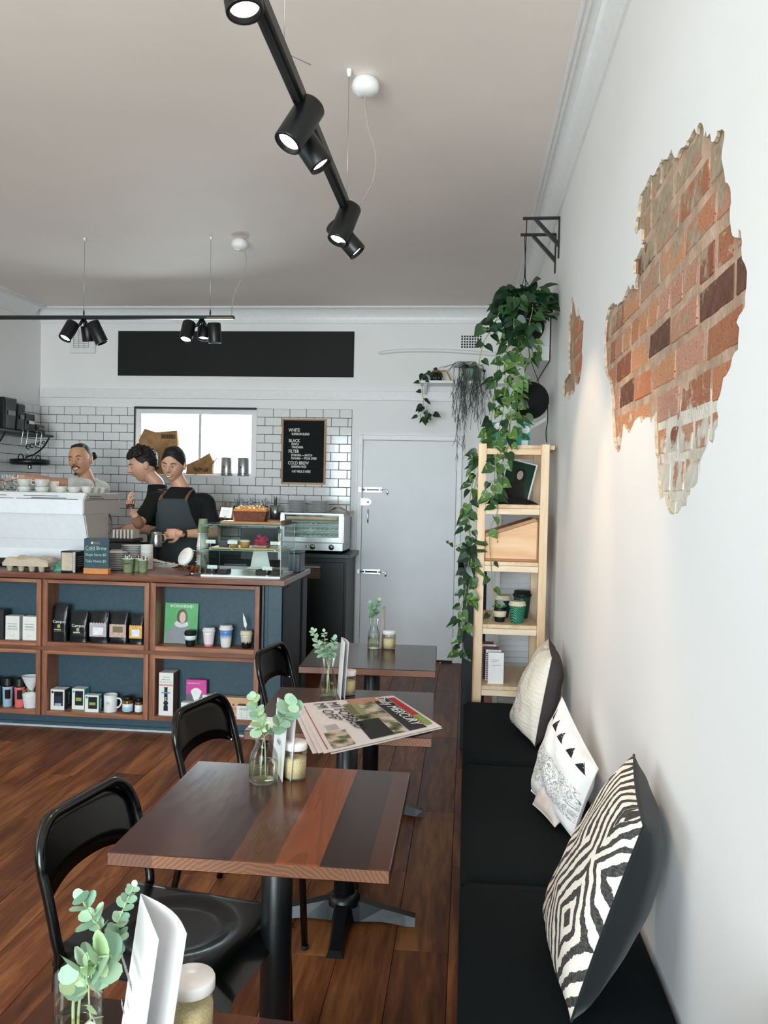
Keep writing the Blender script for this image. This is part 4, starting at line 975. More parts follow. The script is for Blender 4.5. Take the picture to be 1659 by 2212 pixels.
def leaf_mesh(kind, mat):
    mb = MB()
    if kind == 'round':
        n = 10; vs = [(0, 0, 0), (0.5, 0, -0.05)]
        ring = [(0.5 - 0.5 * math.cos(2 * PI * i / n), 0.46 * math.sin(2 * PI * i / n), 0.07 * abs(math.sin(2 * PI * i / n)) + 0.02) for i in range(n)]
        mb.add([(0.5, 0, 0)] + ring, [(0, 1 + i, 1 + (i + 1) % n) for i in range(n)], 0, True)
    else:
        o = [(0, 0), (-0.10, 0.18), (-0.04, 0.36), (0.16, 0.45), (0.40, 0.40), (0.65, 0.24), (0.86, 0.09), (1.0, 0.0)]
        mid = [(0, 0, 0), (0.16, 0, -0.02), (0.40, 0, -0.03), (0.65, 0, -0.04), (0.86, 0, -0.07), (1.0, 0, -0.12)]
        for s in (1, -1):
            vs = [Vector(p) for p in mid] + [Vector((p[0], s * p[1], 0.10 * p[1] / 0.45 - 0.10 * max(0, p[0] - 0.4) ** 1.5)) for p in o[1:-1]]
            # mid 0..5, edge 6..11
            fs = [(0, 7, 6), (0, 1, 8, 7), (1, 2, 9, 8), (2, 3, 10, 9), (3, 4, 11, 10), (4, 5, 11)]
            if s < 0: fs = [f[::-1] for f in fs]
            mb.add(vs, [f[::-1] for f in fs], 0, True)
    return mb.mesh('leaf', mat)
LM = {'euc': leaf_mesh('round', euc), 'eucy': leaf_mesh('round', euc_y)}
def put_leaf(me, parent, p, d, nrm, size, name='leaf'):
    d = Vector(d).normalized(); nrm = Vector(nrm); nrm = (nrm - nrm.dot(d) * d)
    nrm = nrm.normalized() if nrm.length > 1e-4 else d.orthogonal().normalized(); y = nrm.cross(d)
    o = put(name, me, parent)
    m = Matrix(((d.x * size, y.x * size, nrm.x * size, p[0]), (d.y * size, y.y * size, nrm.y * size, p[1]), (d.z * size, y.z * size, nrm.z * size, p[2]), (0, 0, 0, 1)))
    o.matrix_basis = (o.matrix_parent_inverse.inverted() @ Matrix.Identity(4)).inverted() @ m if False else m
    return o
def sprig(label, pts, r0, s0, s1, n, start=0.25, mat='euc', seed=1, young=0.0):
    """stem with paired round leaves growing smaller to the tip"""
    r = random.Random(seed); path = smooth_path(pts, 6); root = thing('eucalyptus_sprig', label, 'sprig', tuple(pts[0]), group='eucalyptus sprigs in the table vases')
    MB().tube(path, [r0 * (1 - 0.6 * i / len(path)) for i in range(len(path))], 6).build('stem', m_stem, root)
    for k in range(n):
        f = start + (1 - start) * k / max(1, n - 1); i = min(len(path) - 2, int(f * (len(path) - 1)))
        p = path[i]; tdir = (path[i + 1] - path[i]).normalized(); a = tdir.orthogonal().normalized(); q = Matrix.Rotation(k * 1.57 + r.uniform(-.4, .4), 3, tdir) @ a
        sz = (s0 + (s1 - s0) * k / max(1, n - 1)) * r.uniform(0.85, 1.12)
        for s in (1, -1):
            d = q * s + tdir * r.uniform(0.15, 0.7)
            put_leaf(LM['eucy' if r.random() < young else mat], root, p, d, tdir + Vector((0, -0.5, 0.3)), sz)
    put_leaf(LM[mat], root, path[-1], tdir, Vector((0, -1, 0.2)), s1 * 0.8)
    return root
def vase(label, c, prof, water, group='glass vases on the tables'):
    t = thing('glass_vase', label, 'vase', c, group=group)
    MB().lathe([(0, 0.0)] + prof, c, 28).build('glass', m_gl, t)
    pr = [(max(0.001, r - 0.0025), max(0.003, z)) for r, z in prof if z <= water]
    MB().lathe([(0, 0.003)] + pr + [(pr[-1][0], water), (0, water)], c, 24).build('water', m_water, t)
    return t
def sugar_jar(label, c, r=0.032, h=0.09):
    t = thing('sugar_jar', label, 'jar', c, group='sugar jars on the tables')
    MB().lathe([(0, 0), (r * 0.92, 0), (r, 0.004), (r, h * 0.70), (r * 0.93, h * 0.78), (r * 0.93, h * 0.84)], c, 26).build('glass', m_gl, t)
    MB().lathe([(0, 0.003), (r * 0.93, 0.004), (r * 0.955, h * 0.55), (r * 0.6, h * 0.585), (0, h * 0.575)], c, 24).build('sugar', M('raw sugar', '#dcc79a', 0.9, var=0.12, scale=300, bump=0.3), t)
    MB().lathe([(r * 1.0, h * 0.80), (r * 1.03, h * 0.81), (r * 1.03, h * 0.96), (r * 0.97, h), (0, h), (0, h - 0.002)], c, 28).build('lid', M('white metal lid', '#e4dedb', 0.3, var=0.02), t)
    return t
def menu(label, near, far, z, h, lean=0.012, gap=0.02, fold=True):
    """folded card standing open like a tent: the two leaves meet along the near edge"""
    near = Vector((near[0], near[1], z)); far = Vector((far[0], far[1], z)); d = (far - near); nrm = Vector((-d.y, d.x, 0)).normalized(); nrm = nrm if nrm.x < 0 else -nrm
    t = thing('folded_menu', label, 'menu', tuple(near), group='folded menus on the tables')
    up = Vector((0, 0, h))
    for s, off in ((1, 0.0), (-1, gap)):
        mb = MB(); f2 = far - nrm * off
        def fn(u, v, f2=f2):
            p = near.lerp(f2, u); return p + up * v - nrm * (off * 0.35 * math.sin(PI * u)) + Vector((lean * v, 0, 0))
        mb.grid(fn, 8, 6); n = len(mb.v); f0 = list(mb.f)
        mb.v += [p + nrm * 0.0006 * s for p in mb.v]; mb.f += [[q + n for q in f[::-1]] for f in f0]; mb.m = [0] * len(mb.f); mb.sm = [True] * len(mb.f)
        mb.build('menu_leaf', m_paper, t)
    return t, near, far, up, nrm
# table A
TZ = 0.7505
carafe = [(0.029, 0.0), (0.031, 0.004), (0.031, 0.055), (0.028, 0.075), (0.020, 0.098), (0.0195, 0.112), (0.024, 0.138), (0.0245, 0.142)]
bottle = [(0.036, 0.0), (0.0385, 0.005), (0.039, 0.045), (0.036, 0.072), (0.026, 0.092), (0.0225, 0.102), (0.0235, 0.108), (0.0225, 0.112), (0.0235, 0.117), (0.022, 0.122)]
vA = (-0.522, 2.155, TZ)
vase('squat bottle vase with eucalyptus on the table in the middle', vA, bottle, 0.052)
def P_(px, py, Y): return at(px, py, Y=Y)
sprig('eucalyptus sprig with round leaves curving left, on the table in the middle', [(-0.515, 2.15, TZ + 0.012), (-0.52, 2.153, TZ + 0.11), P_(562, 1572, 2.12), P_(556, 1545, 2.10), P_(548, 1507, 2.08)], 0.0018, 0.034, 0.026, 8, 0.42, seed=3, young=0.5)
sprig('eucalyptus sprig with large round leaves curving right, on the table in the middle', [(-0.53, 2.155, TZ + 0.012), (-0.524, 2.157, TZ + 0.11), P_(588, 1580, 2.14), P_(606, 1560, 2.12), P_(617, 1545, 2.12), P_(630, 1520, 2.10)], 0.0018, 0.036, 0.036, 8, 0.42, seed=5)
mn, n0, f0, up, nr = menu('folded white menu card beside the squat vase, on the table in the middle', (-0.535, 2.31), (-0.469, 2.15), TZ, 0.185, gap=0.022)
text('print', 'MENU', 0.014, n0.lerp(f0, 0.5) + up * 0.45, f0 - n0, (0, 0, 1), m_grey, mn)
sugar_jar('sugar jar with a white lid on the table in the middle', (-0.445, 2.195, TZ), 0.031, 0.098)
# table B
sugar_jar('sugar jar with a white lid on the newspaper table', (-0.437, 3.135, TZ), 0.03, 0.092)
vase('tall carafe vase with eucalyptus on the newspaper table', (-0.505, 3.085, TZ), carafe, 0.05)
mn, n0, f0, up, nr = menu('folded white menu card beside the carafe on the newspaper table', (-0.480, 3.15), (-0.448, 3.035), TZ, 0.215, gap=0.014)
sprig('bushy eucalyptus sprig leaning left in the carafe on the newspaper table', [(-0.50, 3.085, TZ + 0.012), (-0.51, 3.085, TZ + 0.13), P_(690, 1400, 3.08), P_(676, 1362, 3.06)], 0.0016, 0.026, 0.018, 9, 0.5, seed=8)
sprig('upright eucalyptus sprig in the carafe on the newspaper table', [(-0.508, 3.08, TZ + 0.012), (-0.505, 3.085, TZ + 0.13), P_(704, 1405, 3.08), P_(700, 1365, 3.08)], 0.0016, 0.026, 0.016, 9, 0.5, seed=9)
sprig('eucalyptus sprig leaning towards the menu on the newspaper table', [(-0.512, 3.09, TZ + 0.012), (-0.50, 3.085, TZ + 0.13), P_(715, 1415, 3.08), P_(723, 1380, 3.08)], 0.0016, 0.028, 0.022, 8, 0.5, seed=10)
# table C
vase('tall carafe vase with eucalyptus on the farthest table', (-0.446, 4.095, TZ), carafe, 0.055)
sprig('leafy eucalyptus sprig in the carafe on the farthest table', [(-0.446, 4.095, TZ + 0.012), (-0.446, 4.095, TZ + 0.13), P_(806, 1325, 4.09), P_(800, 1302, 4.08)], 0.0016, 0.032, 0.02, 8, 0.5, seed=12)
sprig('eucalyptus sprig reaching above the menu on the farthest table', [(-0.442, 4.095, TZ + 0.012), (-0.444, 4.095, TZ + 0.13), P_(810, 1318, 4.09), P_(819, 1297, 4.08)], 0.0016, 0.032, 0.022, 8, 0.5, seed=13)
menu('folded menu card seen edge-on on the farthest table', (-0.412, 4.06), (-0.405, 4.16), TZ, 0.20, gap=0.006, lean=0.004)
sugar_jar('sugar jar with a white lid on the farthest table', (-0.369, 4.09, TZ), 0.032, 0.09)
# table D, cut by the lower edge of the picture
vD = (-0.505, 1.06, TZ)
vase('straight glass vase with eucalyptus at the bottom left of the picture', vD, [(0.030, 0), (0.032, 0.004), (0.032, 0.10), (0.0325, 0.118)], 0.06)
sprig('tall eucalyptus sprig with narrow tip at the bottom left of the picture', [(-0.505, 1.06, TZ + 0.01), (-0.50, 1.06, TZ + 0.10), P_(245, 2040, 1.04), P_(258, 1985, 1.04), P_(288, 1915, 1.04)], 0.0022, 0.022, 0.012, 11, 0.45, seed=21)
sprig('eucalyptus sprig bending left with long leaves at the bottom left of the picture', [(-0.51, 1.06, TZ + 0.01), (-0.505, 1.05, TZ + 0.11), P_(215, 2020, 1.04), P_(200, 1985, 1.04), P_(178, 1945, 1.04)], 0.0024, 0.026, 0.022, 6, 0.45, seed=22)
sprig('eucalyptus sprig hanging over the rim of the vase at the bottom left', [(-0.52, 1.05, TZ + 0.10), P_(205, 2085, 0.99), P_(195, 2105, 0.98), P_(192, 2150, 0.98), P_(196, 2205, 0.98)], 0.0018, 0.024, 0.018, 7, 0.1, seed=23, young=0.8)
sprig('broad-leaved eucalyptus sprig lying on the rim of the vase at the bottom left', [(-0.50, 1.06, TZ + 0.10), P_(240, 2070, 1.0), P_(205, 2070, 0.99), P_(170, 2090, 0.98)], 0.0018, 0.034, 0.032, 6, 0.1, seed=24, young=0.3)
mn, n0, f0, up, nr = menu('tall folded menu card at the bottom edge of the picture', (-0.466, 1.105), (-0.398, 0.995), TZ, 0.21, gap=0.034, lean=0.028)
text('print', 'BROKEN DRUM', 0.012, n0 + up * 0.60 + (f0 - n0) * 0.12, f0 - n0, (0, 0, 1), m_grey, mn)
text('print', 'Menu', 0.011, n0 + up * 0.30 + (f0 - n0) * 0.15, f0 - n0, (0, 0, 1), m_grey, mn)
sugar_jar('sugar jar with a large pale lid at the bottom edge of the picture', (-0.372, 1.125, TZ), 0.0335, 0.088)
# small flyer on table B
fl = thing('flyer', 'small white printed flyer on the left corner of the newspaper table', 'flyer', (-0.66, 2.68, TZ))
MB().box(-0.692, -0.60, 2.635, 2.76, TZ, TZ + 0.0015).build('sheet', m_paper, fl)
MB().lathe([(0, 0), (0.014, 0), (0, 0.0004)], (-0.655, 2.67, TZ + 0.0016), 7, smooth=False).build('print', m_grey, fl)
# ------------------------------------------------------------------ newspaper
npg = thing('newspaper', 'folded tabloid newspaper lying on the table, its headlines facing the bench', 'newspaper', (-0.33, 2.78, TZ))
nTL, nTR, nBL, nBR = (at(852, 1503, Z=0.757), at(954, 1569, Z=0.757), at(645.8, 1522, Z=0.757), at(699.6, 1629, Z=0.757))
def npp(u, v, z=0.0):
    """u along the reading direction, v down the page"""
    p = nTL.lerp(nTR, u).lerp(nBL.lerp(nBR, u), v)
    p.z = 0.757 + 0.0008 * math.sin(u * 3.0) * math.sin(v * 4 + 0.6) + 0.010 * max(0, u - 0.8) * max(0, v - 0.6) * 8 * 0.4 + z
    if u < 0: pass
    return p
m_news = M('newsprint', '#dbd3d2', 0.85, var=0.03)
for k, (dz, du, dv) in enumerate(((-0.0055, -0.06, 0.07), (-0.0040, 0.02, -0.05), (-0.0025, -0.03, 0.035), (-0.001, 0.0, 0.0))):
    MB().grid(lambda u, v: npp(u + du, v * (1 + dv), dz), 16, 16).build('page', m_news, npg)
def nbox(u0, u1, v0, v1, mat, nm, dz=0.0006):
    MB().grid(lambda a, b: npp(u0 + (u1 - u0) * a, v0 + (v1 - v0) * b, dz), 6, 6).build(nm, mat, npg)
t = NT('printed photo'); v = t.coord('Object'); a = t.noise(v, 17, 4)
t.l(t.ramp(a, [(0.30, '#2a2420'), (0.44, '#67703f'), (0.52, '#b8a294'), (0.62, '#cdbfb6'), (0.75, '#d8cfca')]), t.b.inputs['Base Color']); t.set(Roughness=0.8); m_photo = t.mat
nbox(0.06, 0.86, 0.03, 0.10, M('red print', '#b32a24', 0.8), 'red_banner'); nbox(0.62, 0.90, 0.035, 0.095, M('green print', '#7d9a45', 0.8), 'green_ad', 0.0009)
nbox(0.04, 0.94, 0.11, 0.27, M('dark masthead', '#2a2423', 0.8), 'masthead_band'); nbox(0.10, 0.94, 0.28, 0.58, m_photo, 'photo'); nbox(0.55, 0.94, 0.40, 0.61, M('dark print', '#1d1c1c', 0.8), 'photo', 0.001)
nbox(0.0, 0.12, 0.15, 0.52, M('skin print', '#b98567', 0.8), 'photo', 0.001); nbox(0.12, 0.42, 0.45, 0.60, M('olive print', '#8e9169', 0.8), 'photo', 0.001); nbox(0.66, 0.96, 0.74, 0.92, m_photo, 'photo', 0.001)
ux = (nTR - nTL).normalized(); uyv = (nTL - nBL).normalized()
text('headline', 'Daily MERCURY', 0.054, npp(0.04, 0.235, 0.003), ux, uyv, m_paper, npg, sx=1.0, depth=0.0002)
text('headline', 'MI FOBBED', 0.056, npp(0.03, 0.735, 0.002), ux, uyv, m_ink, npg, sx=1.25, depth=0.0002)
text('headline', "MI OFF'", 0.056, npp(0.03, 0.865, 0.002), ux, uyv, m_ink, npg, sx=1.25, depth=0.0002)
for k in range(9): nbox(0.52, 0.64, 0.78 + 0.012 * k, 0.784 + 0.012 * k, m_grey, 'print_line', 0.001)
for k in range(6): nbox(0.14, 0.40, 0.52 + 0.012 * k, 0.525 + 0.012 * k, m_ink, 'print_line', 0.0013)
nbox(0.05, 0.95, 0.955, 0.962, M('red print', '#b32a24', 0.8), 'print_line', 0.001)
# ================================================================== on the counter
CZ = ZT + 0.0005
m_mach = M('white machine enamel', '#e7ecf1', 0.3, var=0.02); m_machs = M('warm grey machine panel', '#c9c3bb', 0.35, var=0.03)
# --- espresso machine
em = thing('espresso_machine', 'large white espresso machine on the counter at the left edge', 'coffee machine', (-2.9, 5.45, CZ))
x0, x1 = -3.42, -2.485
def slab(name, prof, m, xa=x0, xb=x1, mat2=None):
    MB().prism([(xa, y, z) for y, z in prof], (xb - xa, 0, 0)).build(name, m, em)
slab('lower_body', [(5.30, 1.03), (5.30, 1.10), (5.215, 1.335), (5.60, 1.335), (5.60, 1.03)], m_mach, x0 + 0.03, x1 - 0.008)
slab('upper_body', [(5.19, 1.336), (5.19, 1.43), (5.235, 1.474), (5.74, 1.474), (5.77, 1.44), (5.77, 1.336)], m_mach)
slab('side_panel', [(5.20, 1.34), (5.20, 1.428), (5.24, 1.468), (5.735, 1.468), (5.762, 1.438), (5.762, 1.34)], m_machs, x1 + 0.0005, x1 + 0.006)
slab('side_cheek', [(5.31, 1.05), (5.31, 1.10), (5.235, 1.33), (5.58, 1.33), (5.56, 1.05)], m_machs, x1 - 0.0078, x1 - 0.003)
MB().box(x0 + 0.06, x1 - 0.03, 5.31, 5.62, 0.985, 1.0299).build('plinth_tray', m_dark, em)
for zz, a, b in ((1.452, -3.4, -3.02), (1.452, -2.90, -2.66), (1.440, -2.84, -2.60), (1.4335, -3.38, -2.96), (1.4335, -2.94, -2.52)):
    y = 5.19 + (1.0 if zz < 1.431 else (zz - 1.43) / 0.044 * 0.045) - 0.0012
    MB().box(a, b, y - 0.002, y + 0.002, zz - 0.0018, zz + 0.0018).build('vent_slot', m_dark, em)
for zz, a, b in ((1.452, 5.27, 5.45), (1.440, 5.27, 5.50), (1.430, 5.23, 5.74)): MB().box(x1 + 0.006, x1 + 0.0075, a, b, zz - 0.0018, zz + 0.0018).build('vent_slot', m_dark, em)
def front_y(z): return 5.30 - (z - 1.10) / 0.235 * 0.085
mb = MB(); zz = 1.165; mb.box(x0 + 0.03, x1 - 0.009, front_y(zz) - 0.002, front_y(zz) + 0.002, zz - 0.0015, zz + 0.0015); mb.build('panel_seam', m_machs, em)
for xx in (-3.30, -2.62):
    for yy in (5.34, 5.56): MB().lathe([(0, 0), (0.02, 0), (0.017, 0.0085), (0, 0.0085)], (xx, yy, CZ), 14).build('foot', m_black, em)
for xx in (-3.25, -2.95, -2.65):
    g = MB().cyl((xx, 5.68, 1.25), (xx, 5.68, 1.335), 0.035).build('group_head', m_chrome, em)
    MB().tube([(xx, 5.70, 1.245), (xx, 5.80, 1.24), (xx, 5.88, 1.225)], 0.012, 8).build('portafilter_handle', m_black, g)
for xx in (-3.34, -2.56): MB().tube(smooth_path([(xx, 5.74, 1.33), (xx, 5.80, 1.28), (xx, 5.81, 1.18), (xx + 0.01, 5.80, 1.10)]), 0.005, 6).build('steam_wand', m_chrome, em)
MB().box(x0 + 0.05, x1 - 0.03, 5.60, 5.76, 1.02, 1.06, b=0.003).build('drip_tray', m_steel, em)
# --- cups on the warming top
m_cup = M('pale grey stoneware', '#c9c9c3', 0.3, var=0.04); m_cupin = M('cup rim', '#b99b84', 0.35)
def cup(label, c, r, h, taper=0.8, group='cups on the espresso machine', handle=0, mat=None):
    t = thing('coffee_cup', label, 'cup', c, group=group); mat = mat or m_cup
    MB().lathe([(0, 0.0), (r * taper * 0.85, 0), (r * taper * 0.92, 0.003), (r * 0.97, h * 0.55), (r, h - 0.001), (r - 0.0015, h), (r - 0.004, h - 0.002), (r * taper * 0.85, 0.006), (0, 0.006)], c, 22).build('bowl', mat, t)
    if handle:
        c = Vector(c); MB().tube([c + Vector((handle * q[0] * r, -0.4 * r, q[1] * h)) for q in ((0.9, 0.8), (1.35, 0.78), (1.5, 0.5), (1.25, 0.25), (0.8, 0.22))], 0.004, 6).build('handle', mat, t)
    return t
MT = 1.4745
def mp(px, Y, dx=0): return (at(px, 1060, Y=Y).x + dx, Y, MT)
for k, (px, Y, r, h, lb, hd) in enumerate(((53, 5.33, 0.043, 0.036, 'lower', 0), (53, 5.33, 0.045, 0.072, 'upper', -1), (90, 5.33, 0.043, 0.036, 'lower', 0), (90, 5.33, 0.045, 0.072, 'upper', -1))):
    c = mp(px, Y)
    cup(('%s grey cup of the %s two-cup stack on the espresso machine' % (lb, 'left' if px == 53 else 'right')), (c[0], c[1], MT if lb == 'lower' else MT + 0.0365), r, h - (0.0 if lb == 'lower' else 0.022), 0.9 if lb == 'lower' else 0.86, handle=hd)
cup('tall grey cup standing behind the right cup stack on the espresso machine', mp(112, 5.46), 0.045, 0.075, 0.75)
for k, (px, Y, r, h) in enumerate(((131, 5.30, 0.040, 0.042), (160, 5.30, 0.042, 0.040), (188, 5.32, 0.036, 0.045), (204, 5.42, 0.034, 0.042), (219, 5.50, 0.034, 0.040))):
    cup(('shallow grey cup on the espresso machine, ' + ('left of a row of five', 'second of a row of five', 'third of a row of five', 'fourth of a row of five', 'rightmost of a row of five')[k]), mp(px, Y), r, h, 0.72)
for k, (px, Y) in enumerate(((6, 5.34), (30, 5.32), (18, 5.42))):
    c = mp(px, Y); r = 0.030
    for q in range(2):
        gz = MT + q * 0.045
        gt = thing('glass_tumbler', ('%s glass tumbler of the %s stack at the left of the machine top' % (('lower', 'upper')[q], ('left', 'right', 'rear')[k])), 'glass', (c[0], c[1], gz), group='glasses on the espresso machine')
        MB().lathe([(0, 0.001), (r * 0.78, 0.001), (r * 0.86, 0.01), (r, 0.042), (r - 0.001, 0.068 if q else 0.044)], (c[0], c[1], gz), 18).build('glass', m_gl, gt)
        MB().lathe([(r * 0.9, 0.020), (r * 0.99, 0.024), (r * 0.9, 0.028)], (c[0], c[1], gz), 18).build('ridge', thin_glass('pinkish glass', '#fbf4f0', 0.02), gt)
# --- pulp cup carrier
m_pulp = M('grey pulp', '#c3b7a3', 0.9, var=0.08, scale=120, bump=0.3)
pc = thing('cup_carrier', 'grey moulded pulp cup carrier upside down on the counter edge', 'carrier', (-2.74, 5.08, CZ))
def tray(u, v):
    x = -2.90 + 0.30 * u; y = 4.965 + 0.20 * v; ex = min(u, 1 - u) * 0.30; ey = min(v, 1 - v) * 0.2; e = min(ex, ey)
    z = CZ + 0.052 + 0.030 * min(1, e / 0.02) ** 0.5 + 0.008 * math.sin(u * 12) * math.sin(v * 9)
    return (x, y, z)
MB().grid(tray, 26, 18).build('tray', m_pulp, pc)
sk = MB(); sk.box(-2.90, -2.60, 4.965, 4.972, CZ + 0.034, CZ + 0.056); sk.box(-2.90, -2.60, 5.158, 5.165, CZ + 0.034, CZ + 0.056); sk.box(-2.90, -2.893, 4.972, 5.158, CZ + 0.034, CZ + 0.056); sk.box(-2.607, -2.60, 4.972, 5.158, CZ + 0.034, CZ + 0.056); sk.build('skirt', m_pulp, pc)
for xx in (-2.865, -2.79, -2.72, -2.655):
    for yy in (4.995, 5.13): MB().lathe([(0, 0), (0.013, 0), (0.016, 0.004), (0.026, 0.050), (0.03, 0.052)], (xx, yy, CZ), 12).build('pocket', m_pulp, pc)
# --- green plastic bag
def bagf(u, v):
    a = 2 * PI * u; rr = 0.055 * (1 - 0.55 * v) * (1 + 0.25 * noise.noise(Vector((math.cos(a) * 2, math.sin(a) * 2, v * 3))))
    return (-2.575 + rr * math.cos(a) * 1.1, 5.10 + rr * math.sin(a), CZ + 0.055 * v * (1 + 0.3 * noise.noise(Vector((u * 9, v * 5, 2)))))
mb = MB().grid(bagf, 24, 8); k = len(mb.v); mb.add([(-2.575, 5.10, CZ + 0.06)], []); mb.f += [[8 * 25 + i, 8 * 25 + i + 1, k] for i in range(24)]; mb.m += [0] * 24; mb.sm += [True] * 24
mb.build('plastic_bag', M('green plastic film', '#5fa58c', 0.25, var=0.25, scale=40, bump=0.5), label='crumpled green plastic bag between the cup carrier and the napkin dispenser', cat='bag')
# --- napkin dispenser
nd = thing('napkin_dispenser', 'black napkin dispenser with beige napkins, left of the chalkboard sign', 'dispenser', (-2.45, 5.03, CZ))
xa, xb, ya, yb = -2.525, -2.425, 4.975, 5.11
fr_ = MB(); fr_.box(xa, xb, ya + 0.006, yb, CZ, CZ + 0.135, b=0.003); fr_.build('case', m_black, nd)
MB().box(xa + 0.008, xb - 0.020, ya, ya + 0.0055, CZ + 0.014, CZ + 0.127, b=0.002).build('napkins', M('beige napkin', '#c6b6a2', 0.85), nd)
MB().box(xb - 0.018, xb, ya - 0.002, ya + 0.0055, CZ + 0.002, CZ + 0.132, b=0.002).build('chrome_edge', m_chrome, nd)
for k in range(5): MB().box(xb, xb + 0.0006, ya + 0.03, ya + 0.10, CZ + 0.04 + 0.014 * k, CZ + 0.043 + 0.014 * k).build('print_line', m_grey, nd)
# --- chalkboard sign
sg = thing('chalkboard_sign', 'small chalkboard cold brew sign on a wooden block at the counter edge', 'sign', (-2.275, 4.98, CZ))
xa, xb, y = -2.365, -2.205, 4.965
MB().box(xa, xb, y - 0.008, y + 0.035, CZ, CZ + 0.036, b=0.002).build('block', wood('orange pine block', '#a8642f', '#c98445', '#dea066', 'X', 8, 0.45), sg)
MB().prism([(xa, y, CZ + 0.0365), (xb, y, CZ + 0.0365), (xb, y, CZ + 0.218), (xb - 0.02, y, CZ + 0.224), (xa + 0.02, y, CZ + 0.224), (xa, y, CZ + 0.218)], (0, 0.010, 0)).build('board', M('slate chalkboard', '#3d505b', 0.75, var=0.12, scale=30), sg)
MB().box(-2.31, -2.262, y - 0.001, y - 0.0001, CZ + 0.185, CZ + 0.200).build('grip_hole', M('brown gap', '#7a6a60', 0.8), sg)
MB().box(-2.318, -2.309, y - 0.0016, y - 0.0001, CZ + 0.186, CZ + 0.2).build('chalk_mark', m_wht, sg)
m_chalk = M('mint chalk', '#9fd0c4', 0.9)
for s_, zz, sz in (('Cold Brew', 0.150, 0.034), ('Single Serve $5', 0.112, 0.024), ('Take Home $9', 0.072, 0.024)):
    text('chalk_lettering', s_, sz, (xa + 0.008, y, CZ + zz), (1, 0, 0), (0, 0, 1), m_chalk, sg, lift=0.0008, sx=0.92)
MB().box(xa + 0.015, xa + 0.075, y - 0.0009, y - 0.0001, CZ + 0.144, CZ + 0.1455).build('chalk_underline', m_chalk, sg)
# --- saucer stacks
m_plate = M('white stoneware', '#d8dad9', 0.25, var=0.03)
sauc = MB().lathe([(0, 0.0), (0.045, 0.0), (0.05, 0.003), (0.073, 0.0095), (0.074, 0.011), (0.072, 0.0115), (0.045, 0.005), (0, 0.0045)], n=28).mesh('saucer', m_plate)
def stackof(name, me, c, n, dz, label, cat, group, jit=0.002, seed=0):
    r = random.Random(seed)
    for k in range(n):
        o = put(name, me, label=('%s, %s' % (label, 'topmost' if k == n - 1 else 'lowest' if k == 0 else ('second', 'third', 'fourth', 'fifth', 'sixth', 'seventh', 'eighth', 'ninth', 'tenth', 'eleventh', 'twelfth', 'thirteenth')[k - 1] + ' from the bottom')), cat=cat, group=group)
        o.location = (c[0] + r.uniform(-jit, jit), c[1] + r.uniform(-jit, jit), c[2] + k * dz)
stackof('saucer', sauc, (-2.285, 5.255, CZ), 10, 0.0118, 'saucer in the front stack beside the chalkboard sign', 'saucer', 'saucers stacked on the counter')
stackof('saucer', sauc, (-2.25, 5.44, CZ), 13, 0.0118, 'saucer in the taller stack behind', 'saucer', 'saucers stacked on the counter', seed=4)
# --- green takeaway cups full of stirrers
m_gcup = M('olive green card', '#7f8f6c', 0.6, var=0.05)
def paper_cup(label, c, r, h, mat, fill=True, seed=0, group='green paper cups on the counter', flip=False):
    t = thing('paper_cup', label, 'cup', c, group=group)
    pr = [(0, 0.0), (r * 0.72, 0), (r * 0.74, 0.003), (r, h - 0.003), (r + 0.002, h - 0.002), (r + 0.002, h), (r - 0.001, h), (r * 0.70, 0.006), (0, 0.006)]
    if flip: pr = [(a, h - b) for a, b in pr]
    MB().lathe(pr, c, 22).build('wall', mat, t)
    MB().lathe([(r + 0.0005, h - 0.004), (r + 0.0028, h - 0.003), (r + 0.0028, h), (r + 0.0005, h + 0.0008)] if not flip else [(r + 0.0005, 0), (r + 0.0026, 0), (r + 0.0026, 0.004), (r + 0.0005, 0.004)], c, 22).build('rolled_rim', m_wht, t)
    return t
rr_ = random.Random(5)
for k, (px, Y) in enumerate(((277, 5.10), (294, 5.17), (309, 5.13))):
    p = at(px, 1225, Y=Y); c = (p.x, Y, CZ); h = 0.092 - 0.004 * k
    t = paper_cup(('leftmost of three green paper cups filled with stirrers', 'middle one of three green paper cups filled with stirrers', 'rightmost of three green paper cups filled with stirrers')[k], c, 0.038 - 0.003 * k, h, m_gcup)
    for q in range(12):
        a = rr_.uniform(0, 6.28); d = rr_.uniform(0, 0.024); x_, y_ = c[0] + d * math.cos(a), c[1] + d * math.sin(a)
        MB().box(x_ - 0.003, x_ + 0.003, y_ - 0.0015, y_ + 0.0015, CZ + 0.02, CZ + h + rr_.uniform(0.002, 0.022)).build('sugar_stick', M('brown sugar stick', '#6b4a37', 0.6) if q % 2 else m_wht, t)
    if k == 0:
        text('logo', 'Campos', 0.017, (c[0] - 0.027, c[1] - 0.0385, CZ + 0.058), (1, 0, 0), (0, 0.1, 1), M('dark green print', '#1d3a2c', 0.5), t, lift=0.0006)
        MB().ell((c[0] + 0.001, c[1] - 0.0335, CZ + 0.042), (0.006, 0.002, 0.007), 10, 6).build('logo', M('gold print', '#b89a4b', 0.5), t)
# --- white lid towers
for k, (px, Y, h, r) in enumerate(((317, 5.36, 0.165, 0.040), (287, 5.45, 0.15, 0.034))):
    p = at(px, 1215, Y=Y)
    t = thing('lid_tower', ('tall white stack of takeaway lids right of the green cups', 'shorter white stack of takeaway lids behind the green cups')[k], 'lids', (p.x, Y, CZ))
    n = int(h / 0.0082)
    for q in range(n): MB().lathe([(0, 0.001), (r, 0.001), (r + 0.001, 0.0045), (r, 0.0072), (r * 0.9, 0.008), (0, 0.008)], (p.x, Y, CZ + q * 0.0082), 20).build('lid', m_wht, t)
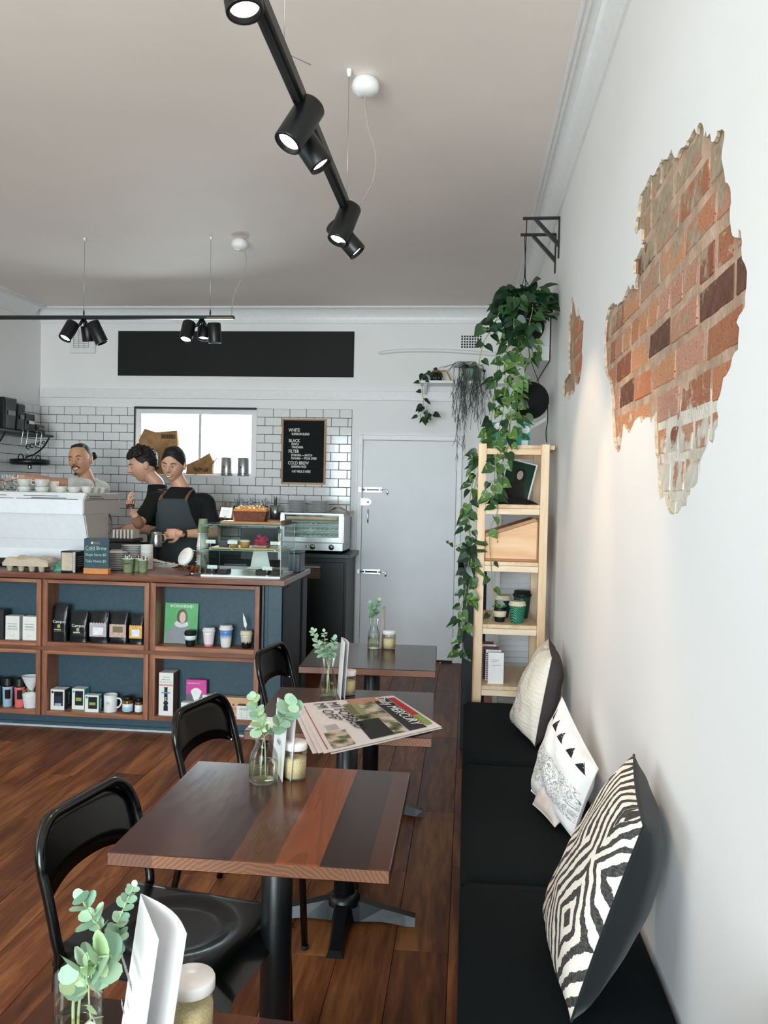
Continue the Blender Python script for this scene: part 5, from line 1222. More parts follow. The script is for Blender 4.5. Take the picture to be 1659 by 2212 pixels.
# --- folded cloth
def towel(u, v):
    return (-2.14 + 0.17 * u, 5.50 + 0.16 * v, CZ + 0.05 * (1 - 0.75 * u) * (0.5 + 0.5 * math.sin(PI * min(1, v * 1.3 + 0.2))) + 0.008 * noise.noise(Vector((u * 9, v * 8, 1))) + 0.004)
mb = MB().grid(towel, 20, 16)
for q in range(3): mb.grid(lambda u, v, q=q: (-2.14 + (0.15 + 0.02 * q) * u, 5.50 - 0.004 * u + 0.002, CZ + (0.012 * q + 0.010 * v) * (1 - 0.6 * u) + 0.001), 12, 2)
mb.build('bar_towel', M('grey white cloth', '#bfc0c0', 0.9, var=0.1, bump=0.3), label='folded pale bar towel on the counter behind the cookie jar', cat='towel')
# --- tilted biscuit jar with white lid
cj = thing('biscuit_jar', 'round glass biscuit jar leaning over, white screw lid facing the room', 'jar', (-1.685, 5.12, CZ))
ax = Vector((-0.50, -0.72, 0.48)).normalized(); cb = Vector((-1.716, 5.14, CZ + 0.078))
MB().lathe([(0, -0.075), (0.05, -0.07), (0.074, -0.035), (0.076, 0.01), (0.06, 0.05), (0.05, 0.065)], cb, 26, axis=ax).build('glass', m_gl, cj)
lidj = MB().lathe([(0, 0.066), (0.058, 0.066), (0.060, 0.07), (0.060, 0.084), (0.057, 0.088), (0, 0.088)], cb, 28, axis=ax).build('lid', m_wht, cj)
lc = cb + ax * 0.0885; lx = Vector((1, -0.5, 0)); lx = (lx - lx.dot(ax) * ax).normalized(); ly = ax.cross(lx)
fm = MB()
for a, b in (((-.02, -.02), (.02, -.02)), ((.02, -.02), (.02, .02)), ((.02, .02), (-.02, .02)), ((-.02, .02), (-.02, -.02)), ((-.01, .008), (.01, .008)), ((-.01, 0), (.01, 0)), ((-.01, -.008), (.01, -.008))):
    fm.tube([lc + lx * a[0] + ly * a[1], lc + lx * b[0] + ly * b[1]], 0.0007, 4)
fm.build('embossing', M('pale grey emboss', '#c9c9c8', 0.5), lidj)
r_ = random.Random(9)
for k in range(16):
    p = cb + Vector((r_.uniform(-.045, .05), r_.uniform(-.04, .04), r_.uniform(-.062, -.02)))
    MB().ell(p, (r_.uniform(.014, .02), r_.uniform(.014, .02), 0.008), 10, 6, rot=Matrix.Rotation(r_.uniform(0, 3), 3, 'X') @ Matrix.Rotation(r_.uniform(0, 3), 3, 'Y')).build('biscuit', M('brown biscuit', '#7a4526', 0.85, var=0.25, scale=90), cj)
# --- stacked takeaway cups with a green one on top
ORD = ('lowest', 'second from the bottom', 'third from the bottom', 'fourth from the bottom', 'fifth from the bottom', 'sixth from the bottom', 'seventh from the bottom', 'eighth from the bottom', 'ninth from the bottom', 'tenth from the bottom', 'topmost')
p = at(438, 1185, Y=5.28)
for q in range(11):
    t = put('takeaway_cup', MB().lathe([(0.040, 0), (0.0432, 0.001), (0.0432, 0.005), (0.038, 0.0075), (0.031, 0.085), (0, 0.085)], n=20).mesh('takeaway_cup', m_wht) if q == 0 else t.data, label='upturned white takeaway cup in the nested tower beside the cake cabinet, ' + ORD[q], cat='cup', group='nested takeaway cups'); t.location = (p.x, 5.28, CZ + q * 0.0165)
paper_cup('upturned green paper cup on top of the nested takeaway cups', (p.x, 5.28, CZ + 10 * 0.0165 + 0.0865), 0.037, 0.095, m_gcup, flip=True)
# --- glass cake cabinet
m_edge = M('green glass edge', '#5f9488', 0.15, spec=0.6); m_pane = thin_glass('cabinet glass', '#f6fcfa', 0.01, 0.22)
X0, X1, Y0, Y1, Z0, Z1, ZS = -1.632, -1.128, 5.0, 5.40, CZ, 1.303, 1.147
cc_ = thing('cake_cabinet', 'two-tier glass cake cabinet on the right end of the counter', 'cabinet', ((X0 + X1) / 2, 5.2, CZ))
MB().box(X0 + 0.002, X1 - 0.002, Y0 + 0.002, Y1 - 0.002, Z0, Z0 + 0.014, b=0.002).build('base', m_wht, cc_)
for nm, a in (('front_pane', (X0, X1, Y0, Y0 + 0.004, Z0 + 0.0145, Z1 - 0.005)), ('side_pane', (X0, X0 + 0.004, Y0 + 0.0045, Y1, Z0 + 0.0145, Z1 - 0.005)), ('side_pane', (X1 - 0.004, X1, Y0 + 0.0045, Y1, Z0 + 0.0145, Z1 - 0.005)), ('top_pane', (X0, X1, Y0, Y1, Z1 - 0.0048, Z1)), ('glass_shelf', (X0 + 0.0045, X1 - 0.0045, Y0 + 0.0045, Y1 - 0.02, ZS - 0.005, ZS))):
    MB().box(*a).build(nm, m_pane, cc_)
eg = MB()
for (xx, yy) in ((X0, Y0), (X1, Y0), (X0, Y1), (X1, Y1)): eg.box(xx - 0.0018, xx + 0.0018, yy - 0.0018, yy + 0.0018, Z0 + 0.0145, Z1)
for zz in (Z1 - 0.0022, ZS - 0.0024):
    eg.box(X0, X1, Y0 - 0.001, Y0 + 0.0008, zz - 0.0024, zz + 0.0024); eg.box(X1 - 0.0006, X1 + 0.001, Y0, Y1, zz - 0.0024, zz + 0.0024); eg.box(X0 - 0.001, X0 + 0.0006, Y0, Y1, zz - 0.0024, zz + 0.0024)
eg.build('pane_edges', m_edge, cc_)
# things inside
m_clip = M('small chrome clip', '#aeb2b4', 0.3, 0.9)
def price_card(label, c, w=0.062, h=0.022, tilt=0.0):
    t = thing('price_card', label, 'card', c, group='price cards in clips'); c = Vector(c)
    MB().box(c.x - w / 2, c.x + w / 2, c.y - 0.0006, c.y + 0.0006, c.z + 0.036, c.z + 0.036 + h).build('card', m_paper, t)
    cl_ = MB(); cl_.tube([c + Vector((-0.012, 0, 0.044)), c + Vector((-0.004, 0, 0.034)), c + Vector((0, 0, 0.024)), c + Vector((0, 0, 0.003))], 0.0014, 5); cl_.tube([c + Vector((0.012, 0, 0.044)), c + Vector((0.004, 0, 0.034)), c + Vector((0, 0, 0.024))], 0.0014, 5); cl_.box(c.x - 0.006, c.x + 0.006, c.y - 0.006, c.y + 0.006, c.z + 0.0005, c.z + 0.004); cl_.build('clip', m_clip, t)
for q, (xx, zz, lb) in enumerate(((-1.575, ZS, 'price card at the left of the upper cabinet tier'), (-1.437, ZS, 'price card in the middle of the upper cabinet tier'), (-1.168, ZS, 'price card at the right of the upper cabinet tier'), (-1.563, Z0 + 0.0145, 'price card at the left of the lower cabinet tier'), (-1.215, Z0 + 0.0145, 'price card at the right of the lower cabinet tier'))):
    price_card(lb, (xx, 5.02, zz))
pb = MB().box(-1.59, -1.155, 5.035, 5.30, ZS + 0.0005, ZS + 0.012, b=0.003).build('serving_board', wood('pale serving board', '#a98459', '#c7a273', '#d9ba8c', 'X', 6, 0.5), label='long pale serving board on the upper tier inside the cake cabinet', cat='board')
bz = ZS + 0.0125
m_cake = M('golden cake', '#cf9a55', 0.8, var=0.12, scale=120, bump=0.2); m_choc = M('chocolate cake', '#2b1d1b', 0.6, var=0.2, scale=80, bump=0.3); m_ice = M('white icing', '#eee6da', 0.5)
for k, xx in enumerate((-1.455, -1.385)):
    t = thing('iced_muffin', ('left golden muffin with white icing in the cake cabinet', 'right golden muffin with white icing in the cake cabinet')[k], 'muffin', (xx, 5.12, bz), group='muffins in the cake cabinet')
    MB().lathe([(0, 0), (0.026, 0), (0.032, 0.03), (0.033, 0.034), (0, 0.034)], (xx, 5.12, bz), 18).build('cake', m_cake, t); MB().lathe([(0.034, 0.0342), (0.035, 0.038), (0.028, 0.044), (0, 0.046)], (xx, 5.12, bz), 18).build('icing', m_ice, t)
MB().box(-1.55, -1.488, 5.09, 5.15, bz, bz + 0.03, b=0.008).build('friand', M('blue grey cake', '#4a4f5c', 0.7, var=0.15), label='dark blue-grey cake slice on the upper cabinet tier', cat='cake')
MB().box(-1.335, -1.235, 5.08, 5.18, bz, bz + 0.012, b=0.004).build('raspberry_slice', M('pink slice', '#c98a86', 0.6, var=0.25, scale=50), label='flat pink slice on the upper cabinet tier', cat='cake')
mb = MB()
for k in range(14): mb.ell((-1.31 + r_.uniform(-.035, .035), 5.26 + r_.uniform(-.02, .02), bz + 0.012 + r_.uniform(0, .045)), (0.02, 0.016, 0.012), 8, 5, rot=Matrix.Rotation(r_.uniform(0, 3), 3, 'X'))
mb.build('pink_cloth', M('crimson cloth', '#b8405c', 0.8, var=0.25, scale=60), label='crumpled crimson cloth at the back of the upper cabinet tier', cat='cloth')
for k, (a, b) in enumerate(((-1.617, -1.555), (-1.545, -1.478))): MB().box(a, b, 5.06, 5.15, Z0 + 0.0150, Z0 + 0.043, b=0.004).build('brownie', m_choc, label=('chocolate brownie at the far left of the lower cabinet tier', 'chocolate brownie right of the first on the lower cabinet tier')[k], cat='brownie', group='brownies in the cake cabinet')
for k, (a, b) in enumerate(((-1.30, -1.222), (-1.205, -1.145))): MB().box(a, b, 5.06, 5.15, Z0 + 0.0150, Z0 + 0.045, b=0.004).build('nut_slice', M('dark nut slice', '#3a2a22', 0.7, var=0.3, scale=70, bump=0.3), label=('nut slice at the right of the lower cabinet tier, left one', 'nut slice at the far right of the lower cabinet tier')[k], cat='slice', group='nut slices in the cake cabinet')
# white tapered scale pillar seen through the cabinet (payment stand)
ps = thing('tablet_stand', 'white tapered payment stand behind the cake cabinet with a dark screen', 'stand', (-1.41, 5.62, CZ))
MB().prism([(-1.475, 5.60, CZ + 0.009), (-1.335, 5.60, CZ + 0.009), (-1.375, 5.60, CZ + 0.20), (-1.44, 5.60, CZ + 0.20)], (0, 0.012, 0)).build('pillar', m_wht, ps)
MB().box(-1.49, -1.32, 5.55, 5.68, CZ, CZ + 0.0085, b=0.003).build('foot_plate', m_wht, ps)
MB().box(-1.55, -1.26, 5.613, 5.632, CZ + 0.06, CZ + 0.28, b=0.004).build('screen', m_black, ps)
MB().lathe([(0, 0), (0.018, 0), (0.018, 0.001), (0, 0.001)], (-1.407, 5.5995, CZ + 0.165), 20, axis=(0, -1, 0), smooth=False).build('cable_hole', m_dark, ps)
# dark card box to the right of the cabinet
tb = thing('tip_box', 'dark blue-grey plastic box beside the cake cabinet at the counter end', 'box', (-1.10, 5.5, CZ))
MB().box(-1.175, -1.095, 5.44, 5.60, CZ, CZ + 0.125, b=0.004).build('bin', M('blue grey plastic', '#26343c', 0.35), tb); MB().box(-1.178, -1.092, 5.437, 5.603, CZ + 0.1255, CZ + 0.137, b=0.003).build('lid', M('blue grey plastic', '#26343c', 0.35), tb)
# --- loaf cake on a board on top of the cabinet
lbz = Z1 + 0.0005
bd = thing('cake_board', 'wooden board with raised ends on top of the cake cabinet', 'board', (-1.32, 5.15, lbz))
MB().box(-1.53, -1.14, 5.06, 5.26, lbz, lbz + 0.018, b=0.003).build('plank', wood('honey board', '#7d5630', '#a1743f', '#b98d55', 'X', 6, 0.45), bd)
MB().box(-1.142, -1.118, 5.06, 5.26, lbz + 0.001, lbz + 0.03, b=0.003).build('dark_end', M('burnt board end', '#4a3426', 0.6), bd)
lz = lbz + 0.0185
lf = thing('loaf_cake', 'brown loaf cake with an orange crumbly crust on the wooden board', 'cake', (-1.36, 5.17, lz))
MB().prism([(-1.455, 5.13, lz), (-1.268, 5.13, lz), (-1.256, 5.13, lz + 0.062), (-1.467, 5.13, lz + 0.062)], (0, 0.09, 0)).build('loaf', M('brown crust', '#6b3d2a', 0.8, var=0.15, scale=60, bump=0.3), lf)
MB().prism([(-1.4685, 5.132, lz + 0.002), (-1.456, 5.128, lz + 0.002), (-1.468, 5.128, lz + 0.060), (-1.4705, 5.132, lz + 0.060)], (0, 0.088, 0)).build('cut_face', m_cake, lf)
def crust(u, v):
    a = 2 * u - 1; b = 2 * v - 1
    return (-1.361 + 0.112 * a, 5.175 + 0.052 * b, lz + 0.0625 + 0.032 * max(0, 1 - a ** 4) ** 0.5 * max(0, 1 - b * b) ** 0.5 + 0.006 * noise.noise(Vector((u * 22, v * 10, 5))) * (1 if abs(a) < 0.98 and abs(b) < 0.98 else 0))
MB().grid(crust, 44, 18).build('crust', M('orange crust', '#d08a4d', 0.85, var=0.25, scale=120, bump=0.6), lf)
cr = MB()
for k in range(90):
    a, b = r_.uniform(-1, 1), r_.uniform(-1, 1); q = crust((a * .93 + 1) / 2, (b * .9 + 1) / 2); s_ = r_.uniform(.003, .007); cr.box(q[0] - s_, q[0] + s_, q[1] - s_, q[1] + s_, q[2] - s_ * .5, q[2] + s_ * .7)
cr.build('crumble', M('pale crumble', '#e9c79b', 0.85, var=0.3, scale=50), lf, kind='stuff')
ck = thing('cake_card', 'white handwritten card in a clip left of the loaf cake', 'card', (-1.505, 5.08, lz))
MB().prism([(-1.545, 5.09, lz + 0.022), (-1.468, 5.09, lz + 0.018), (-1.462, 5.10, lz + 0.083), (-1.535, 5.10, lz + 0.086)], (0, 0.001, 0)).build('card', m_paper, ck)
for k in range(3): MB().box(-1.525, -1.482, 5.0905 + 0.002 * k - 0.003, 5.0908 + 0.002 * k - 0.003, lz + 0.062 - 0.014 * k, lz + 0.0635 - 0.014 * k).build('print_line', m_grey, ck)
cl_ = MB(); cl_.tube([(-1.512, 5.088, lz + 0.03), (-1.506, 5.088, lz + 0.016), (-1.506, 5.088, lz + 0.003)], 0.0016, 5); cl_.tube([(-1.50, 5.088, lz + 0.03), (-1.506, 5.088, lz + 0.016)], 0.0016, 5); cl_.box(-1.514, -1.498, 5.08, 5.096, lz, lz + 0.004); cl_.build('clip', m_clip, ck)
# --- grinder / scale stand behind the machine
gr_ = thing('coffee_scale', 'black and steel coffee scale station right of the espresso machine', 'scale', (-2.38, 5.62, CZ))
MB().box(-2.46, -2.30, 5.56, 5.72, CZ, CZ + 0.16, b=0.006).build('body', M('dark steel', '#3a3b3b', 0.4, 0.6), gr_); MB().box(-2.455, -2.30, 5.548, 5.5595, CZ + 0.05, CZ + 0.11, b=0.003).build('display', m_steel, gr_); MB().box(-2.47, -2.29, 5.55, 5.73, CZ + 0.1605, CZ + 0.185, b=0.004).build('tray', m_black, gr_)
for k in range(6): MB().box(-2.46 + 0.026 * k, -2.446 + 0.026 * k, 5.60, 5.72, CZ + 0.1855, CZ + 0.245).build('slotted_panel', M('warm grey machine panel', '#c9c3bb', 0.35), gr_)
# ================================================================== on the back bench
BZT = 0.9925
og = thing('sandwich_grill', 'stainless steel sandwich grill oven on the back bench, by the door', 'grill', (-1.3, 7.1, BZT))
gx0, gx1, gy0, gy1, gz0, gz1 = -1.583, -1.035, 6.955, 7.40, 1.012, 1.332
sh_ = MB(); sh_.box(gx0, gx1, gy0 + 0.02, gy1, gz1 - 0.02, gz1, b=0.003); sh_.box(gx0, gx1, gy0 + 0.02, gy1, gz0 + 0.07, gz0 + 0.09); sh_.box(gx0, gx0 + 0.02, gy0 + 0.02, gy1, gz0 + 0.09, gz1 - 0.02); sh_.box(gx1 - 0.02, gx1, gy0 + 0.02, gy1, gz0 + 0.09, gz1 - 0.02); sh_.box(gx0, gx1, gy1 - 0.02, gy1, gz0 + 0.09, gz1 - 0.02)
sh_.build('housing', m_steel, og)
MB().box(gx0, gx1, gy0, gy1, gz0, gz0 + 0.0695, b=0.004).build('control_panel', m_steel, og)
fr_ = MB(); fr_.box(gx0 + 0.01, gx1 - 0.01, gy0 + 0.004, gy0 + 0.0195, gz0 + 0.075, gz0 + 0.115, b=0.002); fr_.box(gx0 + 0.01, gx1 - 0.01, gy0 + 0.004, gy0 + 0.0195, gz1 - 0.012, gz1 - 0.001, b=0.002)
for xx in (gx0 + 0.01, gx1 - 0.04): fr_.box(xx, xx + 0.03, gy0 + 0.004, gy0 + 0.0195, gz0 + 0.115, gz1 - 0.012)
fr_.build('door_frame', M('pale steel', '#d4d6d6', 0.3, 0.7), og)
MB().cyl((gx0 + 0.06, gy0 - 0.012, gz1 - 0.045), (gx1 - 0.05, gy0 - 0.012, gz1 - 0.045), 0.016, n=14).build('handle', M('cream bakelite', '#d8c6a4', 0.4), og)
for xx in (gx0 + 0.07, gx1 - 0.06): MB().cyl((xx, gy0 - 0.004, gz1 - 0.045), (xx, gy0 + 0.004, gz1 - 0.045), 0.008).build('handle_post', m_steel, og)
for zz in (1.165, 1.215, 1.26): 
    MB().cyl((gx0 + 0.03, gy0 + 0.1, zz), (gx1 - 0.03, gy0 + 0.1, zz), 0.010, n=10).build('heating_tube', M('pale quartz tube', '#f2efe6', 0.3), og)
    rk = MB()
    for q in range(12): rk.tube([(gx0 + 0.03 + q * 0.04, gy0 + 0.04, zz - 0.02), (gx0 + 0.03 + q * 0.04, gy1 - 0.03, zz - 0.02)], 0.002, 4)
    rk.build('wire_rack', m_chrome, og)
MB().box(gx0 + 0.041, gx1 - 0.041, gy0 + 0.008, gy0 + 0.011, gz0 + 0.116, gz1 - 0.013).build('glass', m_pane, og)
for xx in (-1.295, -1.135):
    k_ = MB().lathe([(0.024, 0), (0.024, 0.006), (0.019, 0.008), (0.018, 0.022), (0, 0.023)], (xx, gy0, gz0 + 0.035), 20, axis=(0, -1, 0)).build('knob', m_chrome, og); MB().box(xx - 0.002, xx + 0.002, gy0 - 0.0245, gy0 - 0.0225, gz0 + 0.022, gz0 + 0.05).build('pointer', m_black, k_)
for zz in (0.028, 0.043): MB().cyl((-1.352, gy0, gz0 + zz), (-1.352, gy0 - 0.003, gz0 + zz), 0.0055, n=10).build('pilot_lamp', M('dark red lamp', '#6d2320', 0.2), og)
for xx in (gx0 + 0.04, gx1 - 0.04):
    for yy in (7.0, 7.35): MB().cyl((xx, yy, BZT), (xx, yy, gz0), 0.014, n=10).build('foot', m_black, og)
# plates on top of the grill
plate = MB().lathe([(0, 0.0), (0.06, 0.0), (0.066, 0.003), (0.098, 0.007), (0.099, 0.0085), (0.096, 0.009), (0.06, 0.0045), (0, 0.004)], n=30).mesh('plate', m_plate)
stackof('plate', plate, (-1.478, 7.12, gz1 + 0.0005), 12, 0.0086, 'grey plate in the left pile on the grill', 'plate', 'plates piled on the grill', 0.003, 2)
stackof('plate', plate, (-1.272, 7.12, gz1 + 0.0005), 12, 0.0086, 'grey plate in the right pile on the grill', 'plate', 'plates piled on the grill', 0.003, 3)
def cl2(u, v):
    x = -1.17 + 0.20 * u; d = max(0, x + 1.035)
    return (x, 6.97 + 0.20 * v, gz1 + 0.003 + (0.042 * (1 - abs(2 * u - 0.7)) if u < 0.85 else 0.02) + 0.010 * noise.noise(Vector((u * 6, v * 6, 4))) - 0.05 * max(0, u - 0.72) * (1 + 3 * (1 - v)) + 0.008)
MB().grid(cl2, 24, 16).build('tea_towel', M('beige tea towel', '#c2b9aa', 0.9, var=0.1, bump=0.2), label='beige tea towel thrown over the right end of the grill', cat='towel')
# cutlery tins on the riser
m_tin = M('black tin', '#1a1c1d', 0.35, 0.4)
for k, (xx, r, h) in enumerate(((-2.16, 0.045, 0.10), (-2.04, 0.045, 0.11), (-1.93, 0.045, 0.11), (-1.82, 0.048, 0.115))):
    c = (xx, 7.30, 1.2605); t = thing('cutlery_tin', ('leftmost cutlery tin on the riser, holding wooden spoons', 'second cutlery tin on the riser, behind the loaf cake', 'third cutlery tin on the riser, behind the loaf cake', 'rightmost cutlery tin on the riser, full of knives')[k], 'tin', c, group='cutlery tins on the back bench')
    MB().lathe([(0, 0), (r, 0), (r, h), (r - 0.002, h), (r - 0.002, 0.004), (0, 0.004)], c, 20).build('tin', m_tin, t)
    rq = random.Random(k + 2)
    for q in range(16 if k else 5):
        a = rq.uniform(0, 6.28); d = rq.uniform(0, r * 0.7); L = rq.uniform(0.15, 0.19) if k else 0.15
        p0 = Vector((c[0] + d * 0.5 * math.cos(a), c[1] + d * 0.5 * math.sin(a), c[2] + 0.006)); p1 = Vector((c[0] + d * 1.6 * math.cos(a), c[1] + d * 1.6 * math.sin(a), c[2] + L))
        MB().tube([p0, p0.lerp(p1, 0.7), p0.lerp(p1, 0.85), p1], [0.003, 0.003, 0.008, 0.006], 6, flat=0.4).build('spoon' if q % 2 else 'fork', M('wooden spoon', '#b58e63', 0.6) if k == 0 else m_steel, t)
kn_ = thing('knife_tin', 'perforated steel cutlery tin full of knives beside the grill', 'tin', (-1.70, 7.30, 1.2605))
MB().lathe([(0, 0), (0.05, 0), (0.05, 0.125), (0.048, 0.125), (0.048, 0.004), (0, 0.004)], (-1.70, 7.30, 1.2605), 20).build('tin', m_steel, kn_)
for q in range(14):
    a = r_.uniform(0, 6.28); d = r_.uniform(0.005, 0.03); MB().tube([(-1.70 + d * math.cos(a), 7.30 + d * math.sin(a), 1.27), (-1.70 + 1.6 * d * math.cos(a), 7.30 + 1.6 * d * math.sin(a), 1.27 + r_.uniform(0.16, 0.2))], [0.006, 0.005], 6, flat=0.35).build('knife', m_black if q % 3 else m_steel, kn_)
for xx, lb in ((-2.33, 'stacked cream bowl at the left end of the riser'), ): 
    MB().lathe([(0, 0), (0.03, 0), (0.05, 0.04), (0.052, 0.05), (0.049, 0.05), (0.028, 0.004), (0, 0.004)], (xx, 7.3, 1.2605), 22).build('bowl', m_cup, label=lb, cat='bowl')
jr = thing('spice_jar', 'small dark-lidded jar beside the cream bowl on the riser', 'jar', (-2.25, 7.28, 1.2605)); MB().lathe([(0, 0), (0.02, 0), (0.02, 0.05), (0, 0.05)], (-2.25, 7.28, 1.2605), 14).build('jar', M('cream powder', '#c9b79b', 0.6), jr); MB().lathe([(0, 0.0505), (0.021, 0.0505), (0.021, 0.07), (0, 0.07)], (-2.25, 7.28, 1.2605), 14).build('lid', M('red brown lid', '#3a211d', 0.4), jr)
# ================================================================== goods in the cube shelves
T1, T2 = 0.512 + 0.029, 0.076 + 0.029            # shelf floors of the two rows
def cpx(px, Y=5.03, py=1400): return at(px, py, Y=Y).x
def bag(label, x0, x1, z, h, y=5.0, d=0.06, deco=None, group='black coffee bags in the counter'):
    t = thing('coffee_bag', label, 'coffee bag', ((x0 + x1) / 2, y + d / 2, z), group=group); w = x1 - x0; cx = (x0 + x1) / 2
    def fn(u, v):
        a = 2 * PI * u; f = 1 - v ** 3 * 0.85; ww = w / 2 * (1 - 0.06 * v) * (1.0 if v < .95 else 1.0)
        sx = math.copysign(abs(math.cos(a)) ** 0.45, math.cos(a)); sy = math.copysign(abs(math.sin(a)) ** 0.6, math.sin(a))
        return (cx + ww * sx, y + d / 2 + d / 2 * f * sy + 0.0035 * noise.noise(Vector((u * 10, v * 7, x0 * 9))), z + h * v)
    mb = MB().grid(fn, 28, 14); mb.add([fn(i / 28, 0) for i in range(28)], [tuple(range(28))[::-1]]); mb.add([fn(i / 28, 1) for i in range(28)], [tuple(range(28))])
    mb.build('pouch', M('black foil', '#0e0f11', 0.28, var=0.3, scale=12, bump=0.35), t)
    MB().box(cx - w * 0.46, cx + w * 0.46, y + d / 2 - 0.006, y + d / 2 - 0.004, z + h * 0.93, z + h * 1.0).build('seal_fold', M('black foil edge', '#1d1f22', 0.3), t)
    yf = y - 0.003
    if deco == 'logo':
        text('logo', 'Campos', 0.026, (cx - 0.038, yf, z + h * 0.50), (1, 0, 0), (0, 0, 1), m_wht, t, lift=0.001); text('logo', 'SUPERIOR', 0.010, (cx - 0.027, yf, z + h * 0.30), (1, 0, 0), (0, 0, 1), m_wht, t, lift=0.001, bold=0.0003)
        MB().ell((cx + 0.002, yf, z + h * 0.41), (0.011, 0.0015, 0.013), 12, 6).build('logo', M('lime print', '#9db356', 0.5), t)
        MB().box(cx - 0.03, cx + 0.03, yf - 0.0008, yf, z + h * 0.265, z + h * 0.272).build('print_line', m_grey, t)
    elif deco:
        c1, c2, c3 = deco
        MB().box(cx - w * 0.43, cx + w * 0.43, yf - 0.0012, yf, z + h * 0.20, z + h * 0.62).build('label', M('label ' + c1, c1, 0.6, var=0.15, scale=90), t)
        MB().box(cx - w * 0.26, cx + w * 0.26, yf - 0.0020, yf - 0.0013, z + h * (0.26 if c3 else 0.36), z + h * (0.50 if c3 else 0.55)).build('label_panel', M('label ' + c2, c2, 0.6), t)
        if c3:
            zg = MB()
            for q in range(6): zg.prism([(cx - w * .42 + q * w * .14, yf - 0.0004, z + h * .62), (cx - w * .28 + q * w * .14, yf - 0.0004, z + h * .62), (cx - w * .35 + q * w * .14, yf - 0.0004, z + h * .66)], (0, -0.0008, 0))
            zg.build('label_zigzag', M('label ' + c3, c3, 0.6), t)
bx = [cpx(q, 5.03) for q in (109, 149, 152, 192, 195, 237, 238, 279, 281, 313)]; bx[0] = max(bx[0], -2.597)
bag('tallest black coffee bag with a white logo, at the left end of its shelf', bx[0], bx[1], T1, 0.232, deco='logo')
bag('shorter black coffee bag with a white logo, second in its shelf', bx[2], bx[3], T1, 0.19, deco='logo')
bag('black coffee bag with a pale patterned label, third in its shelf', bx[4], bx[5], T1, 0.195, deco=('#b9aeb8', '#e6e6ea', '#d9c9bd'))
bag('black coffee bag with a dusty pink label, fourth in its shelf', bx[6], bx[7], T1, 0.195, deco=('#c3a79b', '#7d6a50', None))
bag('black coffee bag with a yellow label, right end of its shelf', bx[8], bx[9], T1, 0.185, deco=('#d9a65a', '#dfe3ea', '#d9a65a'))
MB().lathe([(0, 0), (0.012, 0), (0.012, 0.0006), (0, 0.0006)], (bx[8] + 0.02, 4.998, T1 + 0.15), 16, axis=(0, -1, 0), smooth=False)
# left top shelf: drinking chocolate cartons and a dark tin
def carton(label, x0, x1, y0, y1, z, h, front, side=None, top=None, group=None, cat='box', name='carton'):
    t = thing(name, label, cat, ((x0 + x1) / 2, (y0 + y1) / 2, z), group=group)
    mb = MB().box(x0, x1, y0, y1, z, z + h, b=0.0012)
    for i, f in enumerate(mb.f):
        p = [mb.v[k] for k in f]
        if all(abs(q.x - x1) < 1e-6 for q in p): mb.m[i] = 1
        if all(abs(q.z - z - h) < 1e-6 for q in p): mb.m[i] = 2
    mb.build('carton', [front, side or front, top or front], t); return t
m_cart = M('white card', '#e4e4de', 0.6, var=0.02); m_carts = M('grey white card', '#cfcfc9', 0.6)
for k, (a, b) in enumerate(((13, 43), (50, 80))):
    x0_, x1_ = cpx(a, 5.0), cpx(b, 5.0)
    t = carton(('drinking chocolate carton, left of the two white ones', 'drinking chocolate carton, right of the two white ones')[k], x0_, x1_, 4.99, 5.05, T1, 0.15, m_cart, m_carts, group='white drinking chocolate cartons')
    for s_, q, sz in (('BELGIAN ORANGE', 0.098, 0.0075), ('DRINKING', 0.080, 0.0125), ('CHOCOLATE', 0.064, 0.0115)): text('print', s_, sz, ((x0_ + x1_) / 2, 4.99, T1 + q), (1, 0, 0), (0, 0, 1), m_grey, t, align='CENTER', lift=0.0008)
    MB().tube([((x0_ + x1_) / 2 + 0.012 * math.cos(a_), 4.9894, T1 + 0.035 + 0.012 * math.sin(a_)) for a_ in [PI + PI * i / 8 for i in range(9)]], 0.0006, 4).build('print', m_grey, t)
carton('dark tin with a lid at the left edge of the top cube shelf', cpx(-22, 5.02), cpx(11, 5.02), 5.0, 5.07, T1, 0.185, M('charcoal tin', '#2b2c2d', 0.4), name='tin', cat='tin')
# left bottom shelf: drink bottles and a calico bag
def bottle_(label, px, col, y=5.03, h=0.185, r=0.032):
    x_ = cpx(px, y, 1490); t = thing('travel_mug', label, 'mug', (x_, y, T2), group='travel mugs in the counter')
    MB().lathe([(0, 0), (r * 0.86, 0), (r * 0.9, 0.006), (r, h * 0.62)], (x_, y, T2), 20).build('lower_body', M('mug ' + col, col, 0.4), t); MB().lathe([(r, h * 0.6205), (r + 0.001, h * 0.64), (r + 0.001, h * 0.69), (r, h * 0.7)], (x_, y, T2), 20).build('ring', M('mug ' + col, col, 0.4), t)
    MB().lathe([(0, h * 0.62), (r * 0.98, h * 0.62), (r * 0.98, h * 0.78), (r * 0.92, h * 0.80), (r * 0.95, h * 0.97), (r * 0.85, h), (0, h)], (x_, y, T2), 20).build('cap', m_blk, t)
    MB().box(x_ - r * 0.05, x_ + r * 0.85, y - r - 0.0012, y - r * 0.55, T2 + h * 0.30, T2 + h * 0.61, b=0.001).build('label_block', m_blk, t)
bottle_('pale blue travel mug with a black cap, bottom left cube shelf', 17, '#9fb8d0'); bottle_('coral pink travel mug with a black cap, bottom left cube shelf', 43, '#e06d6d'); bottle_('travel mug cut by the left edge of the picture', -9, '#5f7f96')
cb_ = thing('calico_bag', 'white calico drawstring bag tied with a ribbon, bottom left cube shelf', 'bag', (cpx(67, 5.02, 1490), 5.03, T2)); xx = cpx(66, 5.03, 1490)
